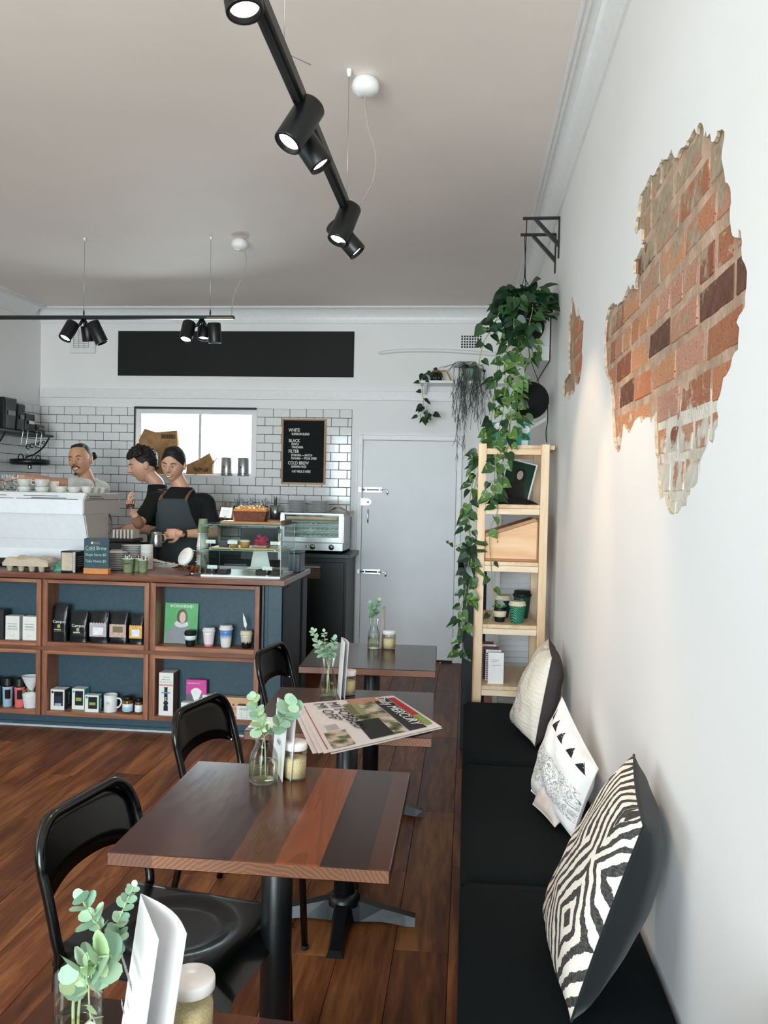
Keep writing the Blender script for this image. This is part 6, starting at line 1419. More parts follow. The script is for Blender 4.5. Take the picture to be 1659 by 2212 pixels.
def cal(u, v):
    a = 2 * PI * u; pr = 0.040 * (1 + 0.35 * math.sin(v * PI * 1.05)) if v < 0.55 else 0.016 + 0.028 * (v - 0.55) / 0.45 * 1.6
    if 0.45 < v < 0.62: pr = 0.018
    return (xx + pr * math.cos(a) * 1.0, 5.035 + pr * 0.8 * math.sin(a) + 0.004 * noise.noise(Vector((u * 12, v * 6, 8))), T2 + 0.20 * v)
mb = MB().grid(cal, 24, 16); mb.add([cal(i / 24, 0) for i in range(24)], [tuple(range(24))[::-1]]); mb.build('cloth', M('white calico', '#dcdcdc', 0.9, var=0.06, bump=0.3), cb_)
MB().tube(arc((xx, 5.035, T2 + 0.107), 0.021, 0, 2 * PI, 14, (1, 0, 0), (0, 0.85, 0)), 0.004, 6).build('ribbon', M('olive ribbon', '#8b8f63', 0.7), cb_)
for s in (-1, 1): MB().tube(smooth_path([(xx - 0.02, 5.01, T2 + 0.107), (xx - 0.03 + 0.018 * s, 5.005, T2 + 0.125), (xx - 0.02 + 0.03 * s, 5.003, T2 + 0.105), (xx - 0.02, 5.008, T2 + 0.103)]), 0.004, 5, flat=0.3).build('bow', M('olive ribbon', '#8b8f63', 0.7), cb_)
# middle bottom shelf: boxed cups, mug, jars
def cup_box(label, px0, px1, h, tone, band, z=T2, y=5.0, d=0.075):
    x0_, x1_ = cpx(px0, y, 1510), cpx(px1, y, 1510); t = carton(label, x0_, x1_, y, y + d, z, h, m_cart, M('cup box side ' + tone, tone, 0.5), m_cart, group='boxed reusable cups')
    MB().box(x0_ + (x1_ - x0_) * .26, x1_ - (x1_ - x0_) * .10, y - 0.0008, y - 0.0001, z + h * .2, z + h * .9).build('window', M('dark window', '#24282b', 0.3), t)
    w = x1_ - x0_; cx = x0_ + w * .56; r = w * .23
    MB().lathe([(0, 0), (r * .7, 0), (r * .9, h * .45), (0, h * .45)], (cx, y - 0.001, z + h * .21), 14).build('cup_picture', M('dark cup print ' + tone, '#1d2226' if tone != '#2b3237' else '#2e3a5c', 0.4), t) if False else MB().prism([(cx - r * .7, y - 0.0009, z + h * .22), (cx + r * .7, y - 0.0009, z + h * .22), (cx + r, y - 0.0009, z + h * .66), (cx - r, y - 0.0009, z + h * .66)], (0, -0.0006, 0)).build('cup_picture', M('print ' + ('navy' if band is None else 'charcoal'), '#27324f' if band is None else '#1c2023', 0.4), t)
    MB().box(cx - r * 1.0, cx + r * 1.0, y - 0.0022, y - 0.0015, z + h * (.42 if band else .2), z + h * (.58 if band else .33)).build('cup_band', M('band ' + str(band), band or '#aab0b8', 0.4), t)
    MB().prism([(cx - r * .8, y - 0.0016, z + h * .68), (cx + r * .8, y - 0.0016, z + h * .68), (cx + r * .65, y - 0.0016, z + h * .86), (cx - r * .65, y - 0.0016, z + h * .86)], (0, -0.0006, 0)).build('lid_picture', m_blk, t)
    MB().lathe([(0, 0), (w * .09, 0), (0, 0.0006)], (x0_ + w * .14, y - 0.0001, z + h * .86), 12, axis=(0, -1, 0), smooth=False).build('badge', M('badge ' + tone, tone, 0.5), t); return t, x1_
t, xs = cup_box('boxed navy cup with a dark box side, bottom middle cube shelf', 109, 139, 0.130, '#2b3237', None)
text('print', 'HUSKEE', 0.028, (xs, 5.012, T2 + 0.02), (0, 0, 1), (0, -1, 0), m_grey, t, lift=0.0008) if False else text('print', 'HUSKEE', 0.022, (xs, 5.068, T2 + 0.025), (0, 0, 1), (0, -1, 0), m_grey, t, lift=0.0008)
cup_box('boxed green-banded cup with a teal box, standing behind', 155, 182, 0.132, '#3fb5a0', '#8ea658', y=5.03, d=0.07)
t, xs = cup_box('boxed green-banded cup with a teal box side, in front', 183, 213, 0.108, '#2f9c8b', '#8ea658', y=4.985, d=0.044)
text('print', 'HUSKEE', 0.017, (xs, 5.022, T2 + 0.02), (0, 0, 1), (0, -1, 0), m_wht, t, lift=0.0008)
mg = thing('enamel_mug', 'white mug with a handle, bottom middle cube shelf', 'mug', (cpx(239, 5.03, 1520), 5.03, T2)); xx = cpx(239, 5.03, 1520); r = 0.042
MB().lathe([(0, 0), (r * .95, 0), (r, 0.004), (r * .97, 0.05), (r, 0.108), (r - 0.003, 0.108), (r - 0.004, 0.006), (0, 0.006)], (xx, 5.03, T2), 24).build('body', m_wht, mg)
MB().tube(smooth_path([(xx + r * .95, 5.03, T2 + 0.085), (xx + r + 0.022, 5.03, T2 + 0.08), (xx + r + 0.028, 5.03, T2 + 0.055), (xx + r + 0.012, 5.03, T2 + 0.03), (xx + r * .95, 5.03, T2 + 0.025)]), 0.0055, 8).build('handle', m_wht, mg)
MB().lathe([(0.011, 0), (0.0125, 0), (0.0125, 0.0008), (0.011, 0.0008)], (xx, 5.03 - r - 0.0004, T2 + 0.06), 18, axis=(0, -1, 0), smooth=False).build('logo', m_grey, mg); MB().ell((xx, 5.03 - r - 0.0008, T2 + 0.06), (0.003, 0.0008, 0.004), 8, 5).build('logo', m_ink, mg)
def honey(label, px, r, h, lab, y=5.02):
    xx = cpx(px, y, 1525); t = thing('honey_jar', label, 'jar', (xx, y, T2), group='honey jars in the counter'); c = (xx, y, T2)
    MB().lathe([(0, 0), (r * .95, 0), (r, 0.004), (r, h * .7), (r * .9, h * .78), (0, h * .78)], c, 20).build('jar', M('amber honey', '#6a4a1c', 0.12, var=0.1), t); MB().lathe([(0, h * .785), (r * .97, h * .785), (r * .97, h * .98), (0, h)], c, 20).build('lid', m_blk, t)
    MB().lathe([(r + 0.0004, h * .12), (r + 0.001, h * .13), (r + 0.001, h * .56), (r + 0.0004, h * .57)], c, 20).build('label', m_wht, t); MB().lathe([(r + 0.0011, h * .14), (r + 0.0016, h * .15), (r + 0.0016, h * .38), (r + 0.0011, h * .39)], c, 20).build('label_band', M('honey label ' + lab, lab, 0.5), t)
honey('amber honey jar with a pale blue label beside the white mug', 276, 0.032, 0.105, '#9fcbe6'); honey('smaller amber jar with a white label at the right end of its shelf', 300, 0.024, 0.095, '#dfe3ea')
# right top shelf: magazine and four ceramic cups
mz = thing('magazine', 'green cover magazine standing in the top right cube shelf', 'magazine', (cpx(388, 5.06, 1390), 5.08, T1)); xa, xb = cpx(352, 5.06, 1390), cpx(423, 5.06, 1390); y = 5.075; hM = 0.255
Mq = Matrix.Translation((0, y, T1)) @ Matrix.Rotation(-0.10, 4, 'X')
def mzb(): b_ = MB(); b_.M = Mq; return b_
mzb().box(xa, xb, 0, 0.006, 0.001, hM).build('pages', m_paper, mz); mzb().box(xa - 0.0005, xb + 0.0005, -0.0010, -0.0001, 0.001, hM + 0.0005).build('cover', M('green cover', '#5aa868', 0.3, var=0.08, scale=14), mz)
cx = (xa + xb) / 2
mzb().prism([(xa + 0.006, -0.0012, 0.002), (xb - 0.004, -0.0012, 0.002), (xb - 0.014, -0.0012, 0.075), (cx + 0.03, -0.0012, 0.115), (cx - 0.035, -0.0012, 0.115), (xa + 0.016, -0.0012, 0.085)], (0, -0.0006, 0)).build('cover_clothing', M('grey cover print', '#84888d', 0.4), mz)
mzb().ell((cx + 0.002, -0.0020, 0.124), (0.048, 0.0008, 0.022)).build('cover_collar', M('pale cover print', '#c9ccd0', 0.4), mz); mzb().ell((cx + 0.006, -0.0023, 0.168), (0.034, 0.0008, 0.050)).build('cover_hair', M('brown cover print', '#5d4a42', 0.4), mz); mzb().ell((cx + 0.008, -0.0030, 0.165), (0.021, 0.0008, 0.036)).build('cover_face', M('skin cover print', '#d3b7a9', 0.4), mz)
p = Mq @ Vector((cx, -0.0012, 0.226)); text('title', 'WOMANKIND', 0.0275, p, (1, 0, 0), Mq.to_3x3() @ Vector((0, 0, 1)), m_wht, mz, align='CENTER', sx=0.86)
def two_tone(name, c_lo, c_hi, split, soft, c_mid=None, drip=0.0):
    t = NT(name); v = t.coord('Generated'); s = t.n('ShaderNodeSeparateXYZ'); t.l(v, s.inputs[0]); nz = t.noise(t.coord('Generated', (6, 6, 1.2)), 2.2, 4)
    f = t.math('MULTIPLY_ADD', nz, drip, t.math('ADD', s.outputs['Z'], -drip / 2)); st = [(max(0, split - soft), c_lo), (min(1, split + soft), c_hi)]
    t.l(t.ramp(f, st), t.b.inputs['Base Color']); t.set(Roughness=0.2); return t.mat
lidcup('ceramic_cup', 'short black cup with a pale band in front of the magazine', (cpx(411, 5.01, 1390), 5.01, T1), 0.036, 0.098, m_blk, m_blk, (0.42, 0.70), mband=M('mint band', '#cfdcd8', 0.4), group='ceramic travel cups in the counter')
lidcup('ceramic_cup', 'white and pink glazed cup with a white lid', (cpx(451, 5.03, 1390), 5.03, T1), 0.038, 0.118, two_tone('pink dipped glaze', '#cf7f86', '#e6dbdc', 0.16, 0.05, drip=0.2), m_corkw, group='ceramic travel cups in the counter')
lidcup('ceramic_cup', 'tall blue and white glazed cup with a white lid', (cpx(488, 5.03, 1390), 5.03, T1), 0.041, 0.137, two_tone('blue dipped glaze', '#e3e1dc', '#5d86c4', 0.62, 0.12, drip=0.3), m_corkw, group='ceramic travel cups in the counter')
fc = lidcup('ceramic_cup', 'black cup with a cream drip glaze and a feather standing in it', (cpx(532, 5.03, 1390), 5.03, T1), 0.038, 0.108, two_tone('drip glaze', '#15110f', '#cfc6b4', 0.45, 0.03, drip=0.7), m_crm, group='ceramic travel cups in the counter')
xx = cpx(532, 5.03, 1390); q0 = Vector((xx - 0.002, 5.03, T1 + 0.109)); q1 = Vector((xx - 0.024, 5.03, T1 + 0.215))
fe = thing('feather', 'white feather standing in the drip-glazed cup', 'feather', tuple(q0)); MB().tube([q0, q1], [0.0016, 0.0006], 5).build('quill', m_wht, fe)
MB().prism([q0.lerp(q1, .1), q0.lerp(q1, .3) + Vector((0.011, 0, 0.004)), q0.lerp(q1, .7) + Vector((0.008, 0, 0)), q1, q0.lerp(q1, .6) - Vector((0.007, 0, 0)), q0.lerp(q1, .25) - Vector((0.008, 0, 0.002))], (0, 0.0012, 0)).build('vane', M('feather white', '#e3e5e6', 0.8), fe)
# right bottom shelf
t = carton('tall white coffee press carton, bottom right cube shelf', cpx(343, 4.99, 1490), cpx(374, 4.99, 1490), 4.99, 5.09, T2, 0.268, m_cart, M('brown carton side', '#6a4a43', 0.6), m_carts); x0_, x1_ = cpx(343, 4.99, 1490), cpx(374, 4.99, 1490); cx = (x0_ + x1_) / 2; y = 4.99
for s_, q in (('"The best', 0.237), ('coffee maker', 0.222), ('I\'ve ever owned"', 0.207)): text('print', s_, 0.0115, (cx, y, T2 + q), (1, 0, 0), (0, 0, 1), m_grey, t, align='CENTER', lift=0.0008)
pr = [(0.014, 0.03), (0.014, 0.06), (0.011, 0.062), (0.011, 0.072), (0.016, 0.074), (0.016, 0.082), (0.011, 0.085), (0.011, 0.135), (0.010, 0.137), (0.010, 0.172), (0.012, 0.173), (0.012, 0.178)]
MB().prism([(cx + a, y - 0.0001, T2 + b) for a, b in pr] + [(cx - a, y - 0.0001, T2 + b) for a, b in pr[::-1]], (0, -0.0008, 0)).build('press_picture', m_blk, t)
MB().box(x0_ + 0.003, x1_ - 0.003, y - 0.0010, y - 0.0001, T2 + 0.185, T2 + 0.197).build('red_swash', M('pale red print', '#d69a98', 0.6), t); MB().box(cx - 0.028, cx + 0.028, y - 0.0016, y - 0.0009, T2 + 0.140, T2 + 0.147).build('blue_ribbon', M('blue print', '#6d86ba', 0.6), t)
text('print', 'E', 0.03, (cx - 0.008, y, T2 + 0.095), (1, 0, 0), (0, 0, 1), m_wht, t, lift=0.0014)
t = carton('pink and white filter paper packet, bottom right cube shelf', cpx(402, 5.06, 1490), cpx(446, 5.06, 1490), 5.06, 5.09, T2, 0.215, M('magenta card', '#d0489a', 0.5), M('grey speckle card', '#6b6670', 0.6)); x0_, x1_ = cpx(402, 5.06, 1490), cpx(446, 5.06, 1490); cx = (x0_ + x1_) / 2; y = 5.06
MB().box(x0_, x1_, y - 0.0006, y - 0.0001, T2 + 0.004, T2 + 0.125).build('speckled_panel', M('grey speckle card', '#6b6670', 0.6, var=0.5, scale=120), t)
fan = [(cx, T2 + 0.05)] + [(cx + 0.062 * math.sin(a), T2 + 0.05 + 0.115 * math.cos(a) ) for a in [-.62 + 1.24 * i / 8 for i in range(9)]]
MB().prism([(a, y - 0.0007, b) for a, b in fan], (0, -0.0008, 0)).build('filter_picture', m_wht, t); text('print', 'V60 PAPER FILTER', 0.010, (x0_ + 0.008, y, T2 + 0.190), (1, 0, 0), (0, 0, 1), m_wht, t, lift=0.0008)
carton('small white carton behind the second chair, bottom right cube shelf', cpx(391, 5.0, 1510), cpx(425, 5.0, 1510), 5.0, 5.05, T2, 0.085, m_cart, name='carton')
carton('grey-white carton left of the coffee scale box', cpx(437, 5.05, 1500), cpx(463, 5.05, 1500), 5.05, 5.10, T2, 0.125, m_cart, M('grey brown card', '#8f8378', 0.6), m_cart)
t = carton('kraft brown coffee scale box, bottom right cube shelf', cpx(466, 5.04, 1500), cpx(543, 5.04, 1500), 5.04, 5.09, T2, 0.12, M('kraft tan card', '#d0a580', 0.6), M('kraft shade card', '#a37a58', 0.6)); cx = (cpx(466, 5.04, 1500) + cpx(543, 5.04, 1500)) / 2
text('print', 'COFFEE SCALE', 0.017, (cx, 5.04, T2 + 0.045), (1, 0, 0), (0, 0, 1), M('brown print', '#7a5238', 0.6), t, align='CENTER', lift=0.0008); MB().ell((cx, 5.0396, T2 + 0.075), (0.007, 0.0008, 0.008), 10, 6).build('logo', M('brown print', '#7a5238', 0.6), t)
t = carton('small white milk pitcher carton at the right end, bottom right cube shelf', cpx(511, 4.985, 1520), cpx(546, 4.985, 1520), 4.985, 5.035, T2, 0.085, m_cart, None, M('brown carton side', '#6a4a43', 0.6)); x0_ = cpx(511, 4.985, 1520)
for s_, q in (('RHINO STEALTH', 0.068), ('MILK PITCHER', 0.059)): text('print', s_, 0.0085, (x0_ + 0.02, 4.985, T2 + q), (1, 0, 0), (0, 0, 1), m_grey, t, lift=0.0008)
MB().tube([(x0_ + 0.03, 4.9845, T2 + 0.046), (x0_ + 0.033, 4.9845, T2 + 0.012), (x0_ + 0.066, 4.9845, T2 + 0.012), (x0_ + 0.068, 4.9845, T2 + 0.046)], 0.0007, 4).build('pitcher_picture', m_grey, t)
# ================================================================== fittings on the back wall
MB().box(-3.262, -1.05, YB - 0.014, YB - 0.001, 2.553, 2.965, b=0.003).build('black_panel', M('matt black panel', '#0a0c0c', 0.7, var=0.1), label='long black blank board high on the back wall', cat='board')
# letter board
lb_ = thing('letter_board', 'black felt letter board menu in an oak frame on the tiled wall', 'menu board', (-1.49, 7.47, 1.58)); a0, a1, b0, b1 = -1.695, -1.288, 1.578, 2.172; y = YB - 0.012
fm_ = wood('oak frame', '#8a6a45', '#b08c60', '#c8a678', 'Z', 8, 0.5); fmh = wood('oak frame rail', '#8a6a45', '#b08c60', '#c8a678', 'X', 8, 0.5)
for q in (a0, a1 - 0.016): MB().box(q, q + 0.016, y - 0.022, y - 0.0005, b0, b1, b=0.002).build('frame_stile', fm_, lb_)
for q in (b0, b1 - 0.016): MB().box(a0 + 0.0165, a1 - 0.0165, y - 0.022, y - 0.0005, q, q + 0.016, b=0.002).build('frame_rail', fmh, lb_)
t = NT('black felt'); v = t.coord('Object'); w = t.n('ShaderNodeTexWave'); w.bands_direction = 'Z'; w.inputs['Scale'].default_value = 22; t.l(v, w.inputs['Vector']); t.l(t.ramp(w.outputs['Fac'], [(0.3, '#07090a'), (0.8, '#121517')]), t.b.inputs['Base Color']); t.set(Roughness=0.95); t.bump(w.outputs['Fac'], 0.4, 0.003)
MB().box(a0 + 0.0165, a1 - 0.0165, y - 0.012, y - 0.001, b0 + 0.0165, b1 - 0.0165).build('felt', t.mat, lb_)
m_let = M('white plastic letters', '#e6e6e2', 0.5)
def cpt(x_, y_): p = at(240 + x_ / 3.072, 860 + y_ / 3.072, Y=y - 0.012); return p
for s_, x_, y_, big in (('WHITE', 1178, 222, 1), ('SUPERIOR BLEND', 1198, 245, 0), ('BLACK', 1179, 292, 1), ('KENYA', 1197, 311, 0), ('TANZANIA', 1197, 332, 0), ('FILTER', 1177, 363, 1), ('ETHIOPIA \u2014 BATCH', 1195, 385, 0), ('PANAMA \u2014 POUR OVER', 1195, 406, 0), ('COLD BREW', 1173, 440, 1), ('SUMMER HAZE', 1194, 461, 0), ('OAT MILK IS HERE', 1199, 493, 0)):
    text('lettering', s_, 0.043 if big else 0.0295, cpt(x_, y_), (1, 0, 0), (0, 0, 1), m_let, lb_, lift=0.001, sx=0.78 if big else 0.72, bold=0.0005)
# exhaust fan, air brick, wall pipe
ef = thing('exhaust_fan', 'white square exhaust fan grille behind the left track spotlights', 'fan', (-3.6, 7.48, 2.75)); e0, e1, f0, f1 = -3.725, -3.478, 2.755, 3.0
MB().box(e0, e1, YB - 0.03, YB - 0.001, f0, f1, b=0.008).build('housing', m_trim, ef)
for k in range(10): MB().box(e0 + 0.04, e1 - 0.06, YB - 0.034, YB - 0.0305, f0 + 0.05 + k * 0.018, f0 + 0.054 + k * 0.018).build('louvre', m_grey, ef)
for q in (0.04, 0.09, 0.14, 0.185): MB().box(e0 + q, e0 + q + 0.003, YB - 0.0335, YB - 0.0305, f0 + 0.05, f0 + 0.215).build('grille_bar', m_grey, ef)
ab = thing('air_vent', 'small square-holed air vent high on the back wall beside the trailing pothos', 'vent', (0.0, 7.49, 2.82))
MB().box(-0.095, 0.10, YB - 0.006, YB - 0.001, 2.815, 2.94).build('plate', m_trim, ab)
hole = MB().box(-0.0075, 0.0075, -0.0075, -0.0062, -0.0075, 0.0075).mesh('hole', m_dark)
for i in range(8):
    for j in range(5):
        o = put('hole', hole, ab); o.location = (-0.08 + i * 0.0235, YB, 2.829 + j * 0.0235); o.matrix_parent_inverse = WM[ab.name].inverted()
pp = smooth_path([at(817, 763, Y=YB - 0.02), at(860, 758, Y=YB - 0.02), at(930, 757, Y=YB - 0.02), at(1000, 760, Y=YB - 0.02), at(1080, 766, Y=YB - 0.02)])
MB().tube(pp, [0.006] + [0.0165] * (len(pp) - 1), 10).build('wall_pipe', m_trim, label='white painted pipe running along the back wall above the small shelf', cat='pipe')
# small wall shelf
ws = thing('wall_shelf', 'narrow white wall shelf above the door carrying the trailing plants', 'shelf', (-0.1, 7.35, 2.47))
MB().box(-0.44, 0.40, YB - 0.24, YB - 0.001, 2.478, 2.50, b=0.002).build('board', m_trim, ws)
for xx in (-0.40, 0.30): MB().prism([(xx, YB - 0.024, 2.4775), (xx, YB - 0.18, 2.4775), (xx, YB - 0.17, 2.465), (xx, YB - 0.04, 2.40), (xx, YB - 0.024, 2.40)], (0.02, 0, 0)).build('bracket', m_trim, ws)
# ------------------------------------------------------------------ left wall shelf with bags
ls = thing('left_wall_shelf', 'dark metal shelf with scrolled bracket on the left wall behind the barista', 'shelf', (-3.9, 6.9, 1.96))
MB().box(XL + 0.012, XL + 0.25, 6.3, 7.28, 1.955, 1.975, b=0.003).build('board', M('dark grey metal', '#2a2c2d', 0.5), ls)
for yy in (7.22, 6.5):
    c0 = [(XL + 0.24, yy, 1.95), (XL + 0.18, yy, 1.86), (XL + 0.10, yy, 1.80), (XL + 0.02, yy, 1.77)]
    MB().tube(smooth_path(c0), 0.008, 6).build('bracket', m_black, ls)
    sc_ = MB()
    for k in range(5): sc_.tube(arc((XL + 0.04 + k * 0.036, yy, 1.905 - 0.02 * (4 - k) * 0.5), 0.02 - 0.002 * k, 0, 5.2, 10), 0.005, 5)
    sc_.build('scrollwork', m_black, ls)
for k, (y0, y1, h) in enumerate(((7.05, 7.22, 0.09), (6.88, 7.04, 0.17), (6.74, 6.87, 0.235), (6.55, 6.73, 0.27))):
    mb = MB().box(XL + 0.03, XL + 0.20, y0, y1, 1.9755, 1.9755 + h, b=0.012); r_k = random.Random(k)
    mb.v = [p + Vector((r_k.uniform(-.01, .01), r_k.uniform(-.006, .006), r_k.uniform(-.012, .008) if p.z > 2.0 else 0)) for p in mb.v]
    bg_ = thing('coffee_sack', ('smallest black coffee sack on the left wall shelf, at its far end', 'black coffee sack with a white patch on the left wall shelf', 'tall black coffee sack on the left wall shelf', 'tallest black coffee sack on the left wall shelf, at the picture edge')[k], 'coffee bag', (XL + 0.12, (y0 + y1) / 2, 1.9755), group='black coffee sacks on the left wall shelf')
    mb.build('pouch', M('black foil', '#0e0f11', 0.28), bg_)
    MB().box(XL + 0.2105, XL + 0.212, y0 + 0.04, y1 - 0.03, 1.9755 + h * .45, 1.9755 + h * .6).build('patch', m_wht if k == 1 else m_grey, bg_)
hk = m_chrome
for k, yy in enumerate((6.72, 6.80, 6.95, 7.03)):
    p = at((12, 20, 42, 50)[k], 950, Y=yy); MB().tube(smooth_path([(XL + 0.20, yy, 1.985), (XL + 0.265, yy, 1.985), (XL + 0.262, yy, 1.93), (XL + 0.25, yy, 1.86), (XL + 0.23, yy, 1.845)]), 0.003, 5).build('s_hook', hk, label=('leftmost wire hook hanging from the left wall shelf', 'second wire hook from the left under the left wall shelf', 'third wire hook from the left under the left wall shelf', 'rightmost wire hook hanging from the left wall shelf')[k], cat='hook', group='wire hooks on the left wall shelf')
hp = thing('hanging_pan', 'black cast pan hanging upside down under the left wall shelf', 'pan', (XL + 0.14, 6.95, 1.68))
MB().lathe([(0, 0), (0.15, 0), (0.165, 0.012), (0.165, 0.045), (0.155, 0.05), (0.14, 0.03), (0, 0.028)], (XL + 0.19, 6.98, 1.695), 24).build('pan', m_black, hp)
MB().cyl((XL + 0.19, 6.98, 1.66), (XL + 0.19, 6.98, 1.695), 0.018).build('knob', m_steel, hp)
for yy in (6.83, 7.12): MB().tube(arc((XL + 0.19, yy, 1.74), 0.045, 0, PI, 8, (0, 1, 0), (0, 0, 1)), 0.005, 6).build('handle', m_black, hp)
for yy in (6.9, 7.0): MB().tube([(XL + 0.235, yy, 1.85), (XL + 0.19, yy, 1.742)], 0.003, 5).build('hanging_wire', m_chrome, hp)
# ------------------------------------------------------------------ on the kitchen window sill
SZ = WZ0 + 0.0065
for k, (px, lb) in enumerate(((487, 'left steel canister on the window sill'), (523, 'right steel canister on the window sill'))):
    xx = at(px, 1005, Y=YB - 0.03).x; t = thing('steel_canister', lb, 'canister', (xx, YB, SZ), group='steel canisters on the window sill')
    MB().lathe([(0, 0), (0.054, 0), (0.055, 0.003), (0.055, 0.166), (0.053, 0.168), (0.050, 0.166), (0.050, 0.006), (0, 0.006)], (xx, YB + 0.015, SZ), 24).build('body', m_steel, t)
    MB().lathe([(0.0552, 0.02), (0.057, 0.022), (0.057, 0.026), (0.0552, 0.028)], (xx, YB + 0.015, SZ), 24).build('hoop', m_chrome, t); MB().ell((xx - 0.01, YB - 0.041, SZ + 0.08), (0.006, 0.002, 0.008), 8, 5).build('logo', m_ink, t)
m_kraft = M('kraft paper', '#a07a4f', 0.8, var=0.2, scale=14, bump=0.5)
def sack(label, pts, Y, th=0.05, lab=None):
    P3 = [at(px, py, Y=Y) for px, py in pts]; t = thing('paper_sack', label, 'paper bag', (sum(p.x for p in P3) / len(P3), Y, SZ), group='kraft paper sacks on the window sill')
    for p in P3: p.z = max(p.z, SZ)
    MB().prism(P3, (0, th, 0)).build('sack', m_kraft, t)
    fo = MB()
    for q in range(6): a = P3[0].lerp(P3[len(P3) // 2], 0.15 + 0.12 * q); fo.tube(smooth_path([a + Vector((0, -0.001, 0.0)), a + Vector((0.06, -0.002, -0.03 - 0.008 * q)), a + Vector((0.13, -0.001, 0.01))]), 0.0035, 5)
    fo.build('crease', m_kraft, t)
    if lab:
        a = at(*lab[0], Y=Y - 0.001); b = at(*lab[1], Y=Y - 0.001); MB().box(a.x, b.x, Y - 0.0012, Y - 0.0002, b.z, a.z).build('stamp', M('brown stamp', '#6b4f30', 0.8), t)
        for q in range(7): xx = a.x + (b.x - a.x) * (q + .5) / 8; MB().box(xx, xx + 0.006, Y - 0.002, Y - 0.0013, b.z + 0.004, a.z - 0.004).build('stamp_bar', M('dark brown stamp', '#3b2b1b', 0.8), t)
sack('large crumpled kraft paper sack behind the two baristas on the window sill', [(303, 1024), (300, 950), (312, 926), (336, 934), (382, 930), (384, 960), (380, 1024)], YB - 0.055, 0.05, ((348, 938), (379, 948)))
sack('small kraft paper sack with a slanted top right of the apron barista', [(402, 1024), (403, 1004), (430, 992), (452, 979), (460, 996), (457, 1024)], YB - 0.055, 0.05, ((418, 1010), (450, 1019)))
# ================================================================== wall bracket, air conditioner, hanging plants
for k, (yy, zz) in enumerate(((4.575, 3.018), (4.755, 2.985))):
    br = thing('hanging_bracket', ('nearer black triangular bracket on the right wall holding the pothos', 'farther black triangular bracket on the right wall holding the round pot')[k], 'bracket', (0.45, yy, zz), group='black plant brackets')
    MB().box(0.452, 0.459, yy - 0.011, yy + 0.011, zz - 0.22, zz, b=0.001).build('wall_plate', m_black, br); MB().box(0.262, 0.4518, yy - 0.011, yy + 0.011, zz - 0.012, zz, b=0.001).build('arm', m_black, br)
    MB().prism([(0.32, yy - 0.011, zz - 0.0125), (0.342, yy - 0.011, zz - 0.0125), (0.4518, yy - 0.011, zz - 0.13), (0.4518, yy - 0.011, zz - 0.16)], (0, 0.022, 0)).build('brace', m_black, br)
ac = thing('air_conditioner', 'white wall air conditioner on the right wall behind the hanging pothos', 'air conditioner', (0.36, 5.4, 2.3))
MB().prism([(0.452, 4.915, 2.305), (0.452, 4.915, 2.65), (0.33, 4.915, 2.65), (0.262, 4.915, 2.61), (0.25, 4.915, 2.40), (0.30, 4.915, 2.305)], (0, 0.98, 0)).build('case', m_trim, ac); MB().box(0.4525, 0.4595, 4.93, 5.88, 2.31, 2.645).build('shaded_gap', m_dark, ac); MB().box(0.30, 0.44, 4.9135, 4.9148, 2.392, 2.394).build('seam', m_grey, ac)  # dark slab behind the case stands for the shaded gap at the wall
pot_green = leafmat('pothos leaf', '#17311b', '#2f5329', 0.32); pot_var = leafmat('variegated pothos leaf', '#2c4d26', '#557838', 0.35, '#a3ad6c'); pot_dark = leafmat('dark pothos leaf', '#0f2416', '#22422a', 0.3)
LM['p'] = leaf_mesh('heart', pot_green); LM['pv'] = leaf_mesh('heart', pot_var); LM['pd'] = leaf_mesh('heart', pot_dark)
m_vine = M('pale vine', '#8e9a5d', 0.6); m_pot = M('black felt pot', '#07090b', 0.85, var=0.2, bump=0.4)
pu = thing('hanging_pothos', 'large pothos in a black hanging pot, vines trailing down past the pine shelf', 'plant', (0.275, 4.575, 2.36))
MB().ell((0.275, 4.575, 2.435), (0.118, 0.118, 0.105), 24, 14).build('pot', m_pot, pu)
MB().tube([(0.283, 4.575, 3.004), (0.279, 4.575, 2.70)], 0.0025, 5).build('cord', m_black, pu)
for a in (0, 2.1, 4.2): MB().tube([(0.279, 4.575, 2.70), (0.275 + 0.10 * math.cos(a), 4.575 + 0.10 * math.sin(a), 2.48)], 0.002, 5).build('cord', m_black, pu)
def vine(parent, pts, Yf, n, s0, s1, kinds, seed, spread=0.03, r=0.0022, first=0.0):
    rv = random.Random(seed); K = len(pts)
    P3 = [at(px, py, Y=Yf[0] + (Yf[1] - Yf[0]) * i / (K - 1)) for i, (px, py) in enumerate(pts)]; path = smooth_path(P3, 6)
    MB().tube(path, r, 5).build('vine', m_vine, parent)
    for k in range(int(n * 1.35)):
        f = first + (1 - first) * (k + rv.random() * .7) / int(n * 1.35); i = min(len(path) - 1, int(f * (len(path) - 1))); p = path[i]
        a = rv.uniform(0, 2 * PI); off = Vector((math.cos(a) * spread, -abs(math.sin(a)) * spread * 0.8, rv.uniform(-.01, .02))); q = p + off * rv.uniform(0.4, 1.2)
        d = Vector((math.cos(a) * 0.9, -0.25 * abs(math.sin(a)), -0.7 + rv.uniform(-.5, .6))); nn = Vector((rv.uniform(-1.1, 1.1), -0.8, 0.5 + rv.uniform(-.5, .6)))
        MB().tube([p, p.lerp(q, .5) + Vector((0, 0, .006)), q], 0.0011, 4).build('leaf_stalk', m_vine, parent)
        put_leaf(LM[rv.choice(kinds)], parent, q, d, nn, (s0 + (s1 - s0) * f) * rv.uniform(.6, 1.15))
